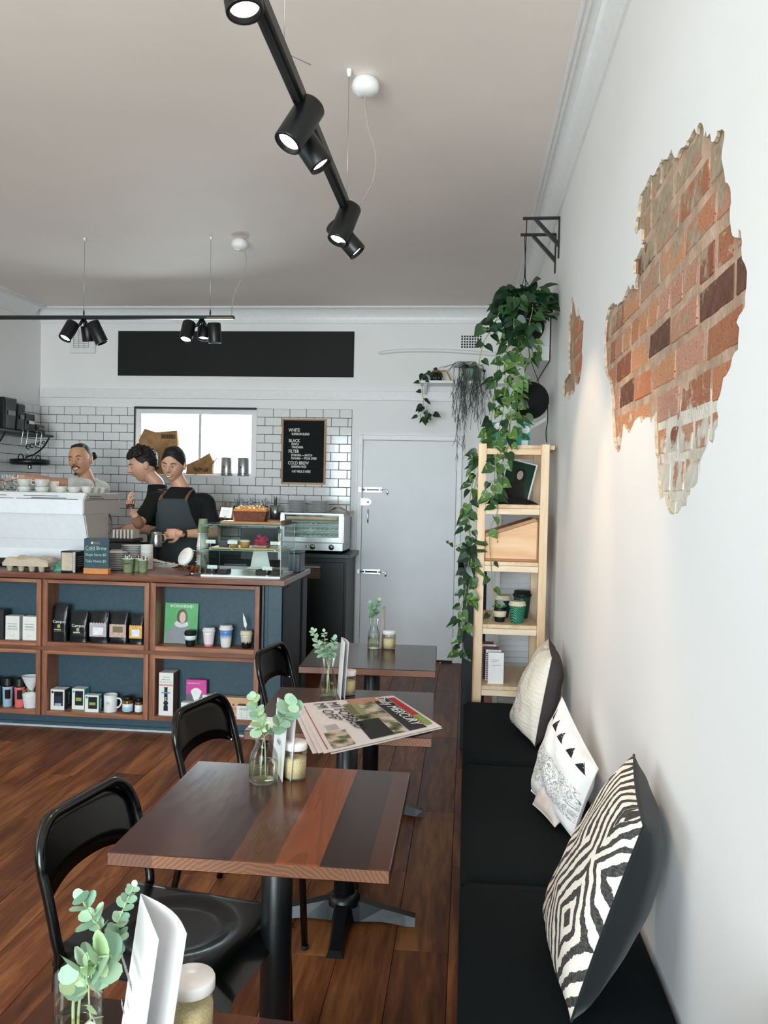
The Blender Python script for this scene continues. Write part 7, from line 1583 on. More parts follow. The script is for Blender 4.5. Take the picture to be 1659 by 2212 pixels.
# crown
rv = random.Random(77)
for k in range(64):
    a = rv.uniform(0, 2 * PI); el = rv.uniform(-0.2, 1.3); base = Vector((0.275, 4.575, 2.50)); d = Vector((math.cos(a) * math.cos(el), math.sin(a) * math.cos(el), math.sin(el))); q = base + Vector((d.x * 0.125, d.y * 0.12, d.z * 0.12)) * rv.uniform(.85, 1.35)
    if q.x > 0.44: q.x = 0.43
    MB().tube([base, base.lerp(q, .6) + Vector((0, 0, 0.012)), q], 0.0016, 4).build('leaf_stalk', m_vine, pu)
    put_leaf(LM[rv.choice(['p', 'pd', 'pd'])], pu, q, Vector((d.x, d.y - .3, -0.55 + rv.uniform(-.4, .7))), Vector((d.x * .4 + rv.uniform(-.6, .6), -0.8, 0.6 + rv.uniform(-.4, .3))), rv.uniform(.08, .118))
vine(pu, [(1125, 690), (1100, 690), (1075, 690), (1060, 715), (1045, 740), (1035, 790), (1050, 800)], (4.50, 4.42), 10, .07, .05, ['p', 'pd'], 1, .025)
vine(pu, [(1120, 680), (1090, 660), (1072, 690), (1060, 710), (1045, 712)], (4.5, 4.42), 7, .085, .06, ['p', 'pd'], 2, .025)
vine(pu, [(1110, 720), (1090, 770), (1092, 830), (1085, 900), (1072, 950), (1070, 1000), (1066, 1060), (1060, 1085)], (4.46, 4.30), 28, .07, .065, ['p', 'pv', 'pv'], 3, .032)
vine(pu, [(1130, 730), (1112, 780), (1110, 840), (1104, 900), (1098, 960), (1080, 1010)], (4.46, 4.30), 22, .07, .062, ['pv', 'pv', 'p'], 4, .032)
vine(pu, [(1095, 720), (1078, 800), (1072, 850), (1062, 900), (1050, 960), (1030, 1000), (1018, 1060), (1012, 1120), (1015, 1180), (1010, 1230), (1005, 1280), (992, 1330), (1003, 1365)], (4.46, 4.285), 40, .07, .06, ['p', 'p', 'pv', 'pd'], 5, .030)
vine(pu, [(1080, 760), (1066, 860), (1058, 930), (1038, 1000), (1022, 1070), (1014, 1130), (1020, 1190), (1014, 1260), (1005, 1330), (1000, 1400), (1012, 1412)], (4.44, 4.285), 32, .068, .058, ['p', 'p', 'pd', 'pv'], 6, .034, first=.25)
vine(pu, [(1012, 1165), (995, 1175), (978, 1180), (968, 1172), (963, 1168)], (4.285, 4.27), 4, .045, .025, ['pd', 'p'], 7, .012)
vine(pu, [(1150, 640), (1150, 670), (1140, 710), (1130, 740)], (4.44, 4.42), 9, .085, .07, ['pd', 'p'], 21, .035)
vine(pu, [(1110, 640), (1112, 670), (1110, 705), (1118, 735)], (4.44, 4.42), 9, .085, .07, ['pd', 'p'], 22, .035)
vine(pu, [(1145, 700), (1150, 740), (1145, 780), (1155, 745)], (4.46, 4.44), 9, .07, .055, ['p', 'pv'], 8, .03)
vine(pu, [(1062, 1040), (1075, 1100), (1058, 1150), (1062, 1240), (1068, 1300), (1060, 1340)], (4.33, 4.33), 8, .055, .05, ['p', 'pv'], 9, .02)
vine(pu, [(1128, 740), (1120, 800), (1118, 860), (1124, 920), (1115, 955)], (4.46, 4.33), 14, .065, .058, ['pv', 'pv', 'p'], 10, .03)
pb_ = thing('round_hanging_pot', 'round black hanging pot on a thin wire, lower and farther than the pothos', 'pot', (0.335, 4.755, 1.95))
MB().ell((0.335, 4.755, 2.055), (0.108, 0.108, 0.106), 28, 18).build('pot', m_pot, pb_); MB().tube([(0.285, 4.755, 2.972), (0.30, 4.755, 2.60), (0.328, 4.755, 2.30)], 0.0022, 5).build('cord', m_black, pb_)
for s in (-1, 1): MB().tube([(0.328, 4.755, 2.30), (0.335 + s * 0.05, 4.755, 2.15)], 0.002, 5).build('cord', m_black, pb_)
MB().tube(smooth_path([(0.435, 4.755, 2.03), (0.437, 4.75, 1.95), (0.43, 4.75, 1.88), (0.434, 4.75, 1.82)]), 0.003, 5).build('dangling_root', m_pot, pb_)
# plants on the wall shelf
gj = thing('glass_coffee_jug', 'glass coffee jug with a wooden handle on the small wall shelf', 'jug', (-0.26, 7.36, 2.5005)); xx = at(942, 820, Y=7.33).x
MB().lathe([(0, 0), (0.052, 0), (0.055, 0.006), (0.042, 0.05), (0.032, 0.072), (0.034, 0.09)], (xx, 7.33, 2.5005), 22).build('glass', thin_glass('smoky glass', '#cfd4d2', 0.02), gj); MB().lathe([(0, 0.003), (0.050, 0.004), (0.052, 0.02), (0, 0.02)], (xx, 7.33, 2.5005), 20).build('soil', m_dark, gj)
MB().tube(smooth_path([(xx + 0.035, 7.33, 2.585), (xx + 0.085, 7.33, 2.59), (xx + 0.115, 7.33, 2.545), (xx + 0.13, 7.33, 2.51)]), 0.008, 6).build('handle', wood('oak box base', '#8a5a34', '#a87345', '#bd8a5a', 'X'), gj); MB().lathe([(0.0345, 0.075), (0.037, 0.077), (0.037, 0.09), (0.0345, 0.092)], (xx, 7.33, 2.5005), 20).build('collar', M('copper collar', '#8a5f43', 0.4, 0.5), gj)
sp_ = thing('small_pothos', 'short pothos strand hanging over the left end of the small wall shelf', 'plant', (xx, 7.33, 2.55))
vine(sp_, [(945, 808), (930, 806), (918, 808), (912, 830), (914, 860), (916, 890), (925, 910)], (7.33, 7.22), 11, .075, .065, ['pd', 'p'], 31, .03); vine(sp_, [(940, 806), (936, 795)], (7.33, 7.33), 2, .06, .05, ['pd'], 32, .01); vine(sp_, [(916, 880), (908, 900), (925, 905), (933, 895), (926, 912)], (7.22, 7.22), 8, .07, .06, ['pd', 'p'], 33, .03)
rh = thing('mistletoe_cactus', 'mistletoe cactus with long thin hanging stems on the small wall shelf', 'plant', (-0.08, 7.36, 2.5005))
MB().lathe([(0, 0), (0.06, 0), (0.085, 0.11), (0.088, 0.115), (0.08, 0.113), (0, 0.10)], (0.02, 7.38, 2.5005), 22).build('pot', M('grey green pot', '#9aa3a0', 0.6), rh)
rs_ = random.Random(41); mb = MB()
for k in range(64):
    left = k % 2; px0 = (995 if left else 1030) + rs_.gauss(0, 7); top = at(px0 + rs_.uniform(-6, 6), 790 + rs_.uniform(-4, 8), Y=7.25); L = rs_.uniform(0.25, 0.62) * (1.25 if (left and rs_.random() < .35) else .8); pts = [Vector((0.02, 7.36, 2.62)), top + Vector((0, 0.03, 0.012)), top]
    x, y, z = top; n = 9; dr = rs_.gauss(0, 0.004)
    for q in range(1, n + 1): z = top.z - L * q / n; x += dr + rs_.gauss(0, 0.006); pts.append(Vector((x, 7.25 - 0.02 * rs_.random(), z)))
    mb.tube(pts, 0.0014, 4)
    for q in range(6):
        b = pts[rs_.randrange(4, len(pts))]; mb.tube([b, b + Vector((rs_.gauss(0, .018), 0, -rs_.uniform(.03, .08)))], 0.0016, 3)
for k in range(7): a = at(1000 + 6 * k, 790, Y=7.27); mb.tube(smooth_path([Vector((0.02, 7.36, 2.62)), a + Vector((-.05, 0, .035)), at(955 + rs_.uniform(-8, 25), 800 + rs_.uniform(-10, 15), Y=7.25)]), 0.002, 4)
mb.build('stems', M('dark grey green stems', '#46544b', 0.7, var=0.2), rh, kind='stuff')
# ================================================================== track lights
t = NT('lit lamp face'); nz = t.noise(t.coord('Object'), 20, 2); t.l(t.ramp(nz, [(0.3, '#fff1e2'), (0.7, '#fff8f0')]), t.b.inputs['Emission Color']); t.b.inputs['Emission Strength'].default_value = 9.0; m_lamp = t.mat
def spot(label, base, axis, L=0.165, r=0.040, on=True, power=9):
    t = thing('track_spotlight', label, 'spotlight', tuple(base), group='black cylinder track spotlights'); base = Vector(base); ax = Vector(axis).normalized(); c = base + ax * (-0.3 * L)
    MB().lathe([(0, 0), (r * .9, 0), (r, 0.006), (r, L - 0.004), (r * 0.97, L), (r * .80, L), (r * .78, L - 0.014), (0, L - 0.0145)], c, 28, axis=ax).build('can', m_black, t)
    MB().lathe([(0, 0), (r * .76, 0), (r * .76, 0.001), (0, 0.001)], c + ax * (L - 0.0135), 24, axis=ax).build('lamp_face', m_lamp if on else M('unlit lamp', '#3a3733', 0.3), t)
    return t, c, ax, L
def lamp_light(c, ax, L, power, nm='spotlight_beam'):
    d = bpy.data.lights.new(nm, 'SPOT'); d.energy = power; d.color = lin('#ffd9b0')[:3]; d.spot_size = 1.0; d.spot_blend = 0.6; d.shadow_soft_size = 0.03; o = bpy.data.objects.new(nm, d); COL.objects.link(o); o.location = c + ax * (L + 0.012); o.rotation_euler = ax.to_track_quat('-Z', 'Y').to_euler()
TZ_ = 2.65; TX = -0.498
tk = thing('track_rail', 'black suspended light track running overhead towards the back wall', 'light track', (TX, 2.0, TZ_)); MB().box(TX - 0.018, TX + 0.018, -1.5, 3.28, TZ_ - 0.034, TZ_, b=0.002).build('rail', m_black, tk)
MB().box(TX - 0.006, TX + 0.006, -1.5, 3.27, TZ_ - 0.036, TZ_ - 0.0342).build('conductor_slot', m_dark, tk)
for yy in (3.29, 2.17, 0.8): MB().tube([(TX, yy - 0.03, TZ_), (TX, yy - 0.03, ZC)], 0.0012, 4).build('suspension_wire', m_steel, tk); MB().lathe([(0, 0), (0.006, 0.004), (0.010, 0.02), (0.010, 0.03)], (TX, yy - 0.03, ZC - 0.0305), 12).build('ceiling_cup', m_trim, tk)
MB().tube([(TX + 0.012, 2.15, TZ_ + 0.002), (TX + 0.055, 2.22, TZ_ + 0.01)], 0.0014, 4).build('wire_tail', m_steel, tk)
def rose(label, c): 
    t = thing('ceiling_rose', label, 'ceiling rose', c, group='white ceiling roses'); MB().lathe([(0.03, 0.0), (0.05, -0.012), (0.056, -0.035), (0.05, -0.055), (0.03, -0.068), (0, -0.07)][::-1], (c[0], c[1], ZC - 0.0005), 22).build('cup', m_trim, t); return t
r1 = at(790, 168, Z=ZC); rz1 = rose('white ceiling rose with a twisted cable to the near light track', (r1.x, r1.y, ZC)); pts = [Vector((r1.x, r1.y, ZC - 0.07))] + [at(px, py, Y=r1.y - 0.006 * k) for k, (px, py) in enumerate(((788, 230), (795, 275), (812, 335), (806, 390), (785, 430), (770, 455)))] + [Vector((TX + 0.012, 3.275, TZ_ - 0.012))]
MB().tube(smooth_path(pts), 0.0032, 6).build('cable', M('grey twisted cable', '#a49b92', 0.6), rz1)
def spot_px(label, c, b0, b1, ratio, L, r, pw, on=True, X=TX):
    p = at(*c, X=X); v = (Vector((0, 0, EYE)) - p).normalized(); e = at(*b1, Y=p.y) - at(*b0, Y=p.y); e = (e - e.dot(v) * v).normalized()
    ax = e * math.sqrt(1 - ratio * ratio) + v * ratio
    s_ = spot(label, p - ax * (0.2 * L), ax, L, r, on); lamp_light(s_[1], s_[2], s_[3], pw)
    q = p - ax * 0.02; MB().tube([(TX, q.y + 0.005, TZ_ - 0.0362), (TX, q.y, TZ_ - 0.05), (q.x, q.y, q.z + 0.01)], 0.013, 8).build('stem', m_black, s_[0])
spot_px('large black spotlight on the near track, shining down-left', (648, 268), (672, 232), (625, 305), 0.55, 0.15, 0.042, 16)
spot_px('black spotlight close behind the large one on the near track, facing right', (666, 316), (645, 285), (687, 348), 0.38, 0.145, 0.038, 22)
spot_px('black spotlight at the far end of the near track, facing down', (744, 483), (756, 452), (733, 510), 0.5, 0.16, 0.042, 14)
spot_px('lowest black spotlight behind the far end of the near track, facing right', (746, 515), (722, 488), (764, 537), 0.28, 0.15, 0.038, 16)
spot_px('black spotlight cut off by the top edge of the picture', (518, -45), (512, -90), (528, 8), 0.62, 0.16, 0.043, 10, X=-0.53)
# track over the counter
Y2 = 5.335; tk2 = thing('track_rail', 'black suspended light track crossing above the counter', 'light track', (-2.4, Y2, TZ_)); MB().box(-3.9, -1.54, Y2 - 0.018, Y2 + 0.018, TZ_ - 0.022, TZ_, b=0.002).build('rail', m_black, tk2); MB().box(-1.72, -1.545, Y2 - 0.0195, Y2 - 0.0183, TZ_ - 0.018, TZ_ - 0.012).build('trim_strip', M('copper strip', '#8a6a52', 0.4, 0.5), tk2)
for px in (181, 454): xx = at(px, 684, Y=Y2).x; MB().tube([(xx, Y2, TZ_), (xx - 0.01, Y2 + 0.02, ZC)], 0.0012, 4).build('suspension_wire', m_steel, tk2); MB().lathe([(0.004, 0), (0.006, 0.02), (0.003, 0.04)], (xx, Y2, TZ_), 10).build('gripper', m_black, tk2); MB().lathe([(0, 0), (0.006, 0.004), (0.010, 0.02)], (xx - 0.01, Y2 + 0.02, ZC - 0.0205), 12).build('ceiling_cup', m_trim, tk2)
r2 = at(518, 517, Z=ZC); rz2 = rose('white ceiling rose with a cable to the counter light track', (r2.x, r2.y, ZC)); pts = [Vector((r2.x, r2.y, ZC - 0.07))] + [at(px, py, Y=Y2 + 0.06 - 0.012 * k) for k, (px, py) in enumerate(((531, 550), (528, 590), (510, 625), (503, 650)))] + [Vector((-1.56, Y2, TZ_ + 0.004))]
MB().tube(smooth_path(pts), 0.0032, 6).build('cable', M('grey twisted cable', '#a49b92', 0.6), rz2)
def cluster(px, axes, lab, ons, rs):
    xx = at(px, 690, Y=Y2).x
    MBs = []
    for k, (dx, dy, axv) in enumerate(axes):
        s_ = spot(lab[k], (xx + dx, Y2 + dy, TZ_ - 0.085), axv, rs[k], 0.043, ons[k]); MB().tube([(xx + dx * .05, Y2 + dy * .05, TZ_ - 0.0225 - 0.0 * k), (xx + dx * .3, Y2 + dy * .3, TZ_ - 0.06), (xx + dx * .62, Y2 + dy * .62, TZ_ - 0.075)], 0.010, 8).build('stem', m_black, s_[0])
        if ons[k]: lamp_light(s_[1], s_[2], s_[3], 10)
cluster(181, [(-0.075, -0.03, (-0.22, -0.45, -0.86)), (0.085, -0.01, (0.42, 0.1, -0.9)), (0.0, 0.06, (0.02, 0.25, -0.97))], ['left spotlight of the left cluster above the counter, lit towards us', 'right spotlight of the left cluster above the counter, tilted right', 'middle spotlight of the left cluster above the counter'], [True, False, True], [0.13, 0.15, 0.10])
cluster(436, [(-0.08, -0.03, (-0.04, -0.42, -0.9)), (0.085, 0.0, (0.03, 0.1, -0.99)), (0.0, 0.05, (0.02, -0.2, -0.97))], ['left spotlight of the right cluster above the counter, glowing towards us', 'right spotlight of the right cluster above the counter', 'middle spotlight of the right cluster above the counter'], [True, False, True], [0.135, 0.13, 0.085])
# ================================================================== people
root_bvh = {}
def R3(Q): return Q.to_3x3()
def remesh(mb, name, mat, parent, voxel, smooth_it=2, label=None):
    me = mb.mesh(name + '_src', mat); ob = bpy.data.objects.new(name + '_src', me); COL.objects.link(ob)
    r = ob.modifiers.new('r', 'REMESH'); r.mode = 'VOXEL'; r.voxel_size = voxel; r.use_smooth_shade = True
    if smooth_it:
        s = ob.modifiers.new('s', 'SMOOTH'); s.iterations = smooth_it; s.factor = 0.5
    dg = bpy.context.evaluated_depsgraph_get(); dg.update()
    out = bpy.data.meshes.new_from_object(ob.evaluated_get(dg)); out.name = name
    out.materials.clear(); out.materials.append(mat)
    out.polygons.foreach_set('use_smooth', [True] * len(out.polygons))
    bpy.data.objects.remove(ob); bpy.data.meshes.remove(me)
    return put(name, out, parent, label=label)
def loft(mb, rings, n=24):
    """rings: (centre, right*halfwidth, front*halfdepth)"""
    vs = []
    for c, a, b in rings:
        c, a, b = Vector(c), Vector(a), Vector(b)
        for i in range(n):
            t = 2 * PI * i / n; vs.append(c + a * math.cos(t) + b * math.sin(t))
    fs = [(k * n + i, k * n + (i + 1) % n, (k + 1) * n + (i + 1) % n, (k + 1) * n + i) for k in range(len(rings) - 1) for i in range(n)]
    fs += [tuple(range(n))[::-1], tuple(range((len(rings) - 1) * n, len(rings) * n))]
    mb.add(vs, fs, 0, True)
def limb(mb, pts, rs, n=14):
    pts = [Vector(p) for p in pts]; P = smooth_path(pts, 5); K = len(P) - 1; R = []
    for i in range(len(P)):
        f = i / K * (len(pts) - 1); k = min(len(pts) - 2, int(f)); R.append(rs[k] + (rs[k + 1] - rs[k]) * (f - k))
    mb.tube(P, R, n); mb.ell(P[0], R[0], 12, 8); mb.ell(P[-1], R[-1], 12, 8)
def head_geo(mb, Q, s=1.0, jaw=0.28):
    n, k = 56, 44; H = Vector((0.0755, 0.094, 0.117))
    def f(x, y, z):
        p = Vector((x * H.x, y * H.y, z * H.z)); g = lambda a, b: math.exp(-(a / b) ** 2)
        if z < 0: p.x *= 1 - jaw * (-z) ** 1.6; p.y *= (1 - 0.42 * (-z)) if y > 0 else (1 - 0.05 * (-z))
        if y < 0:
            fr = min(1, -y * 1.6)
            nz = 0.038 * g(x, 0.16) * (max(0, min(1, (0.22 - z) / 0.42)) if z > -0.22 else max(0, 1 - (-0.22 - z) / 0.09)) * fr
            nz += 0.006 * g(abs(x) - 0.13, 0.10) * g(z + 0.20, 0.10)
            nz -= 0.011 * (g(x - 0.40, 0.20) + g(x + 0.40, 0.20)) * g(z - 0.06, 0.14) * fr
            nz += 0.005 * g(z - 0.24, 0.09) * g(x, 0.6) * fr
            nz += 0.006 * g(z + 0.48, 0.07) * g(x, 0.30) - 0.004 * g(z + 0.62, 0.05) * g(x, 0.3)
            nz += 0.010 * g(z + 0.84, 0.14) * g(x, 0.30)
            nz += 0.004 * (g(x - 0.55, 0.2) + g(x + 0.55, 0.2)) * g(z + 0.2, 0.2)
            p.y -= nz
        return Q @ (p * s)
    vs = [f(0, 0, -1)]; fs = []
    for i in range(1, k):
        t = -PI / 2 + PI * i / k
        for j in range(n):
            a = 2 * PI * j / n - PI / 2; vs.append(f(math.cos(t) * math.cos(a), math.cos(t) * math.sin(a), math.sin(t)))
    vs.append(f(0, 0, 1)); T = len(vs) - 1; o = 1 + (k - 2) * n
    for j in range(n):
        fs.append((0, 1 + (j + 1) % n, 1 + j)); fs.append((o + j, o + (j + 1) % n, T))
    for i in range(k - 2):
        for j in range(n): a = 1 + i * n + j; b = 1 + i * n + (j + 1) % n; fs.append((a, b, b + n, a + n))
    mb.add(vs, fs, 0, True)
    for sd in (-1, 1):
        RE = R3(Q) @ Matrix.Rotation(sd * 0.35, 3, 'Z')
        mb.ell(Q @ Vector((sd * 0.077, 0.016, -0.004)), (0.010, 0.019, 0.031), 12, 8, rot=RE); mb.ell(Q @ Vector((sd * 0.081, 0.022, 0.004)), (0.007, 0.017, 0.024), 12, 8, rot=RE)
def hand(mb, wrist, d, palm, side, curl=0.6, thumb_out=0.6, L=0.092, hold=0.0):
    """d: pointing direction; palm: direction the palm faces; side: thumb side"""
    w = Vector(wrist); d = Vector(d).normalized(); pn = Vector(palm); pn = (pn - pn.dot(d) * d).normalized(); s = d.cross(pn).normalized() * side
    R3 = Matrix((s, d, pn)).transposed()
    mb.ell(w + d * L * 0.5, (0.040, L * 0.60, 0.016), 16, 10, rot=R3); mb.tube([w - d * 0.02, w + d * 0.03], [0.026, 0.028], 12)
    for k in range(4):
        off = (1.5 - k) * 0.0205; base = w + d * (L * 0.92 - abs(k - 1.2) * 0.005) + s * off
        ln = (0.040, 0.046, 0.043, 0.034)[k]; a = curl * (0.55 + 0.06 * k); p = base; pts = [p - d * 0.02, p]; dd = d + s * (1.5 - k) * 0.05
        for q, fl in enumerate((1.0, 0.72, 0.55)):
            a2 = a * (q + 1); v = (dd * math.cos(a2) + pn * math.sin(a2)).normalized(); p = p + v * ln * fl; pts.append(p)
        mb.tube(smooth_path(pts, 3), [0.0095 - 0.0028 * i / 12 for i in range(3 * (len(pts) - 1) + 1)], 8); mb.ell(pts[-1], 0.0072, 8, 6)
    b = w + d * 0.022 + s * 0.030; t1 = b + (d * 0.7 + s * thumb_out + pn * 0.35).normalized() * 0.038; t2 = t1 + (d * 0.95 + s * thumb_out * 0.2 + pn * (0.3 + curl * 0.5)).normalized() * 0.032; t3 = t2 + (d + pn * curl * 0.6).normalized() * 0.024
    mb.tube(smooth_path([b - s * 0.015, b, t1, t2, t3], 3), [0.015, 0.0145, 0.014, 0.0135, 0.013, 0.0125, 0.012, 0.0115, 0.011, 0.0105, 0.010, 0.0095, 0.009], 10); mb.ell(t3, 0.0088, 8, 6)
def skinmat(name, c):
    t = NT(name); v = t.coord('Object'); a = t.noise(v, 18, 4); b = t.noise(v, 160, 3); L = lin(c)[:3]
    t.l(t.ramp(a, [(0.3, [x * 0.86 for x in L]), (0.55, L), (0.75, [min(1, L[0] * 1.10), L[1] * 1.0, L[2] * 0.96])]), t.b.inputs['Base Color']); t.set(Roughness=0.5); t.b.inputs['Subsurface Weight'].default_value = 0.12; t.b.inputs['Subsurface Radius'].default_value = (0.010, 0.004, 0.002); t.b.inputs['Subsurface Scale'].default_value = 0.6; t.bump(b, 0.08, 0.001); return t.mat
def hmat(hc, yaw, pitch, roll): return Matrix.Translation(Vector(hc)) @ Matrix.Scale(1.12, 4) @ Matrix.Rotation(-yaw, 4, 'Z') @ Matrix.Rotation(pitch, 4, 'X') @ Matrix.Rotation(roll, 4, 'Y')
def person(label, hc, yaw, pitch, roll, neck, sR, sL, armR, armL, handR, handL, front, skin, shirt_m, pants_m, loc, chest_d=0.115, slv=0.68):
    """sR / sL: shoulders (person's right is image left when facing us); arm*: (elbow, wrist); hand*: (dir, palm, side, curl)"""
    root = thing('person', label, 'person', loc); Q = hmat(hc, yaw, pitch, roll); neck, sR, sL = Vector(neck), Vector(sR), Vector(sL); F = Vector(front).normalized(); Rt = (sL - sR); Rt.z = 0; Rt = Rt.normalized()
    mid = (sR + sL) / 2; pel = Vector((loc[0], loc[1], 0.95)); half = (sL - sR).length / 2
    def tor(g, top=True):
        r = []
        for f, w, d in ((1.0, 0.168, 0.105), (0.85, 0.165, 0.108), (0.62, 0.155, 0.100), (0.40, 0.168, 0.108), (0.20, 0.185, chest_d), (0.06, half * 0.95, 0.100)):
            r.append((mid.lerp(pel, f), Rt * (w + g), F * (d + g)))
        up = neck - mid
        for f, w, d in ((0.18, half * 0.86, 0.086), (0.55, half * 0.52, 0.076), (0.85, 0.084, 0.074), (1.0, 0.068, 0.066)):
            r.append((mid + up * f, Rt * (w + g), F * (d + g)))
        return r
    body = MB(); loft(body, tor(-0.006)); hb = Q @ Vector((0, 0.022, -0.070)); limb(body, [mid + (neck - mid) * 0.6, neck, neck.lerp(hb, 0.6), hb], [0.052, 0.058, 0.058, 0.060]); head_geo(body, Q)
    sl = MB(); loft(sl, tor(0.008))
    for s, (el, wr), hd, sg in ((sR, armR, handR, 1), (sL, armL, handL, -1)):
        el, wr = Vector(el), Vector(wr); limb(body, [s, s.lerp(el, 0.5), el], [0.050, 0.046, 0.038]); limb(body, [el, el.lerp(wr, 0.35), el.lerp(wr, 0.8), wr], [0.039, 0.041, 0.030, 0.026]); hand(body, wr, hd[0], hd[1], hd[2], hd[3])
        limb(sl, [mid.lerp(s, 0.55), s, s.lerp(el, slv * .5), s.lerp(el, slv)], [0.062, 0.064, 0.062, 0.066])
    legs = MB()
    for sd in (-1, 1):
        hip = pel + Rt * 0.09 * sd; kn = Vector((hip.x, hip.y, 0.50)) + F * 0.02; an = Vector((hip.x, hip.y, 0.09)); limb(legs, [hip, kn, an], [0.095, 0.066, 0.058]); limb(body, [hip, kn, an], [0.078, 0.052, 0.040])
    loft(legs, [(pel + Vector((0, 0, -0.10)), Rt * 0.17, F * 0.12), (pel, Rt * 0.178, F * 0.122), (pel + Vector((0, 0, 0.08)), Rt * 0.176, F * 0.117)])
    remesh(body, 'body', skin, root, 0.0048, 2); sh_o = remesh(sl, 't_shirt', shirt_m, root, 0.008, 4); remesh(legs, 'trousers', pants_m, root, 0.010, 3)
    for sd in (-1, 1):
        b = pel + Rt * 0.09 * sd; sm = MB(); sm.M = Matrix.Translation((b.x, b.y, 0)) @ Matrix.Rotation(math.atan2(F.x, -F.y), 4, 'Z'); sm.ell((0, -0.06, 0.045), (0.045, 0.13, 0.045), 16, 10); sm.box(-0.042, 0.042, -0.18, 0.07, 0.0, 0.02, b=0.006); sm.build('shoe', M('black shoe leather', '#131313', 0.4), root)
    # eyes and brows
    for sd in (-1, 1):
        e = MB().ell(Q @ Vector((sd * 0.030, -0.0775, 0.0095)), (0.0135, 0.010, 0.0050), 14, 8, rot=R3(Q)).build('eye', M('eye white', '#c9beb6', 0.25), root); MB().ell(Q @ Vector((sd * 0.030 - 0.002, -0.0855, 0.0075)), (0.0060, 0.0035, 0.0045), 10, 6, rot=R3(Q)).build('iris', M('dark iris', '#1d1410', 0.2), e)
        MB().tube(smooth_path([Q @ Vector((sd * 0.013, -0.0935, 0.0245)), Q @ Vector((sd * 0.032, -0.0895, 0.030)), Q @ Vector((sd * 0.050, -0.073, 0.0235))]), [0.0028, 0.003, 0.0034, 0.0034, 0.0034, 0.003, 0.0028, 0.0024, 0.0018], 6).build('eyebrow', M('dark brows', '#1c1511', 0.8), root)
    tb_ = MB(); loft(tb_, tor(0.010)); root_bvh[root.name] = BVHTree.FromPolygons([Vector(p) for p in tb_.v], [list(f) for f in tb_.f])
    return root, Q, sh_o, F, Rt
def smile(root, Q, teeth=True, w=0.029):
    def mpt(u, v): x = (u - .5) * 2 * w; return Q @ Vector((x, -0.0965 + 14 * x * x, -0.0565 + 9.5 * x * x - 0.012 * (v) * (1 - (2 * u - 1) ** 2)))
    MB().grid(lambda u, v: mpt(u, v * 1.25 - 0.12) , 14, 5).build('lips', M('lip red', '#8d4a40', 0.5), root)
    if teeth: MB().grid(lambda u, v: mpt(0.12 + 0.76 * u, v * .62 + .1) + Q.to_3x3() @ Vector((0, -0.0014, 0)), 12, 3).build('teeth', M('teeth', '#e3dcd2', 0.3), root)
def flat_mouth(root, Q): MB().tube(smooth_path([Q @ Vector((-0.022, -0.088, -0.058)), Q @ Vector((0, -0.1005, -0.056)), Q @ Vector((0.022, -0.088, -0.058))]), 0.003, 6, flat=0.6).build('lips', M('lip red', '#8d4a40', 0.5), root)
m_hair = M('dark brown hair', '#14100d', 0.55, var=0.35, scale=90, bump=0.5); m_hair2 = M('brown hair', '#241a13', 0.5, var=0.35, scale=90, bump=0.5)
sk1 = skinmat('skin warm', '#c99a80'); sk2 = skinmat('skin pale', '#d8a68c'); sk3 = skinmat('skin tanned', '#cf9a7b')
m_tee = M('black jersey', '#0d0f11', 0.9, var=0.12, scale=60, bump=0.15); m_teew = M('white jersey', '#dcd9d5', 0.9, var=0.05, bump=0.15); m_pant = M('dark trousers', '#15181b', 0.9)
# --- barista in the denim apron
Pp = lambda px, py, Y: at(px, py, Y=Y)
hc = Pp(374, 1004, 6.26); nk = Pp(392, 1052, 6.32); sR = Pp(334, 1080, 6.29); sL = Pp(445, 1083, 6.36)
jug_c = Pp(338, 1166, 5.93); gl_c = Pp(281, 1090, 5.80)
eR, wR = Pp(300, 1133, 6.05), Pp(290, 1112, 5.88); eL, wL = Pp(464, 1152, 6.22), Pp(390, 1153, 6.00)
A, QA, shA, FA, RA = person('smiling man in a black t-shirt and denim apron holding a steel milk jug', hc, 0.0, 0.24, 0.07, nk, sR, sL, (eR, wR), (eL, wL), ((-0.35, -0.25, 0.75), (0.55, 0.3, 0.2), 1, 0.75), ((-0.95, -0.1, -0.03), (0.0, 0.7, -0.1), 1, 0.85), (-0.18, -1, 0), sk2, m_tee, m_pant, ((sR.x + sL.x) / 2, 6.38, 0))
smile(A, QA)
hr = MB(); hr.ell(QA @ Vector((0, 0.015, 0.030)), (0.0815, 0.0985, 0.100), 28, 18, rot=R3(QA)); hr.ell(QA @ Vector((0.0, -0.028, 0.100)), (0.052, 0.045, 0.030), 20, 12, rot=R3(QA) @ Matrix.Rotation(0.35, 3, 'X'))
hv = QA.inverted()
def trim(mb, f): mb.v = [f(p) for p in mb.v]
remesh(hr, 'hair', m_hair, A, 0.006, 1)
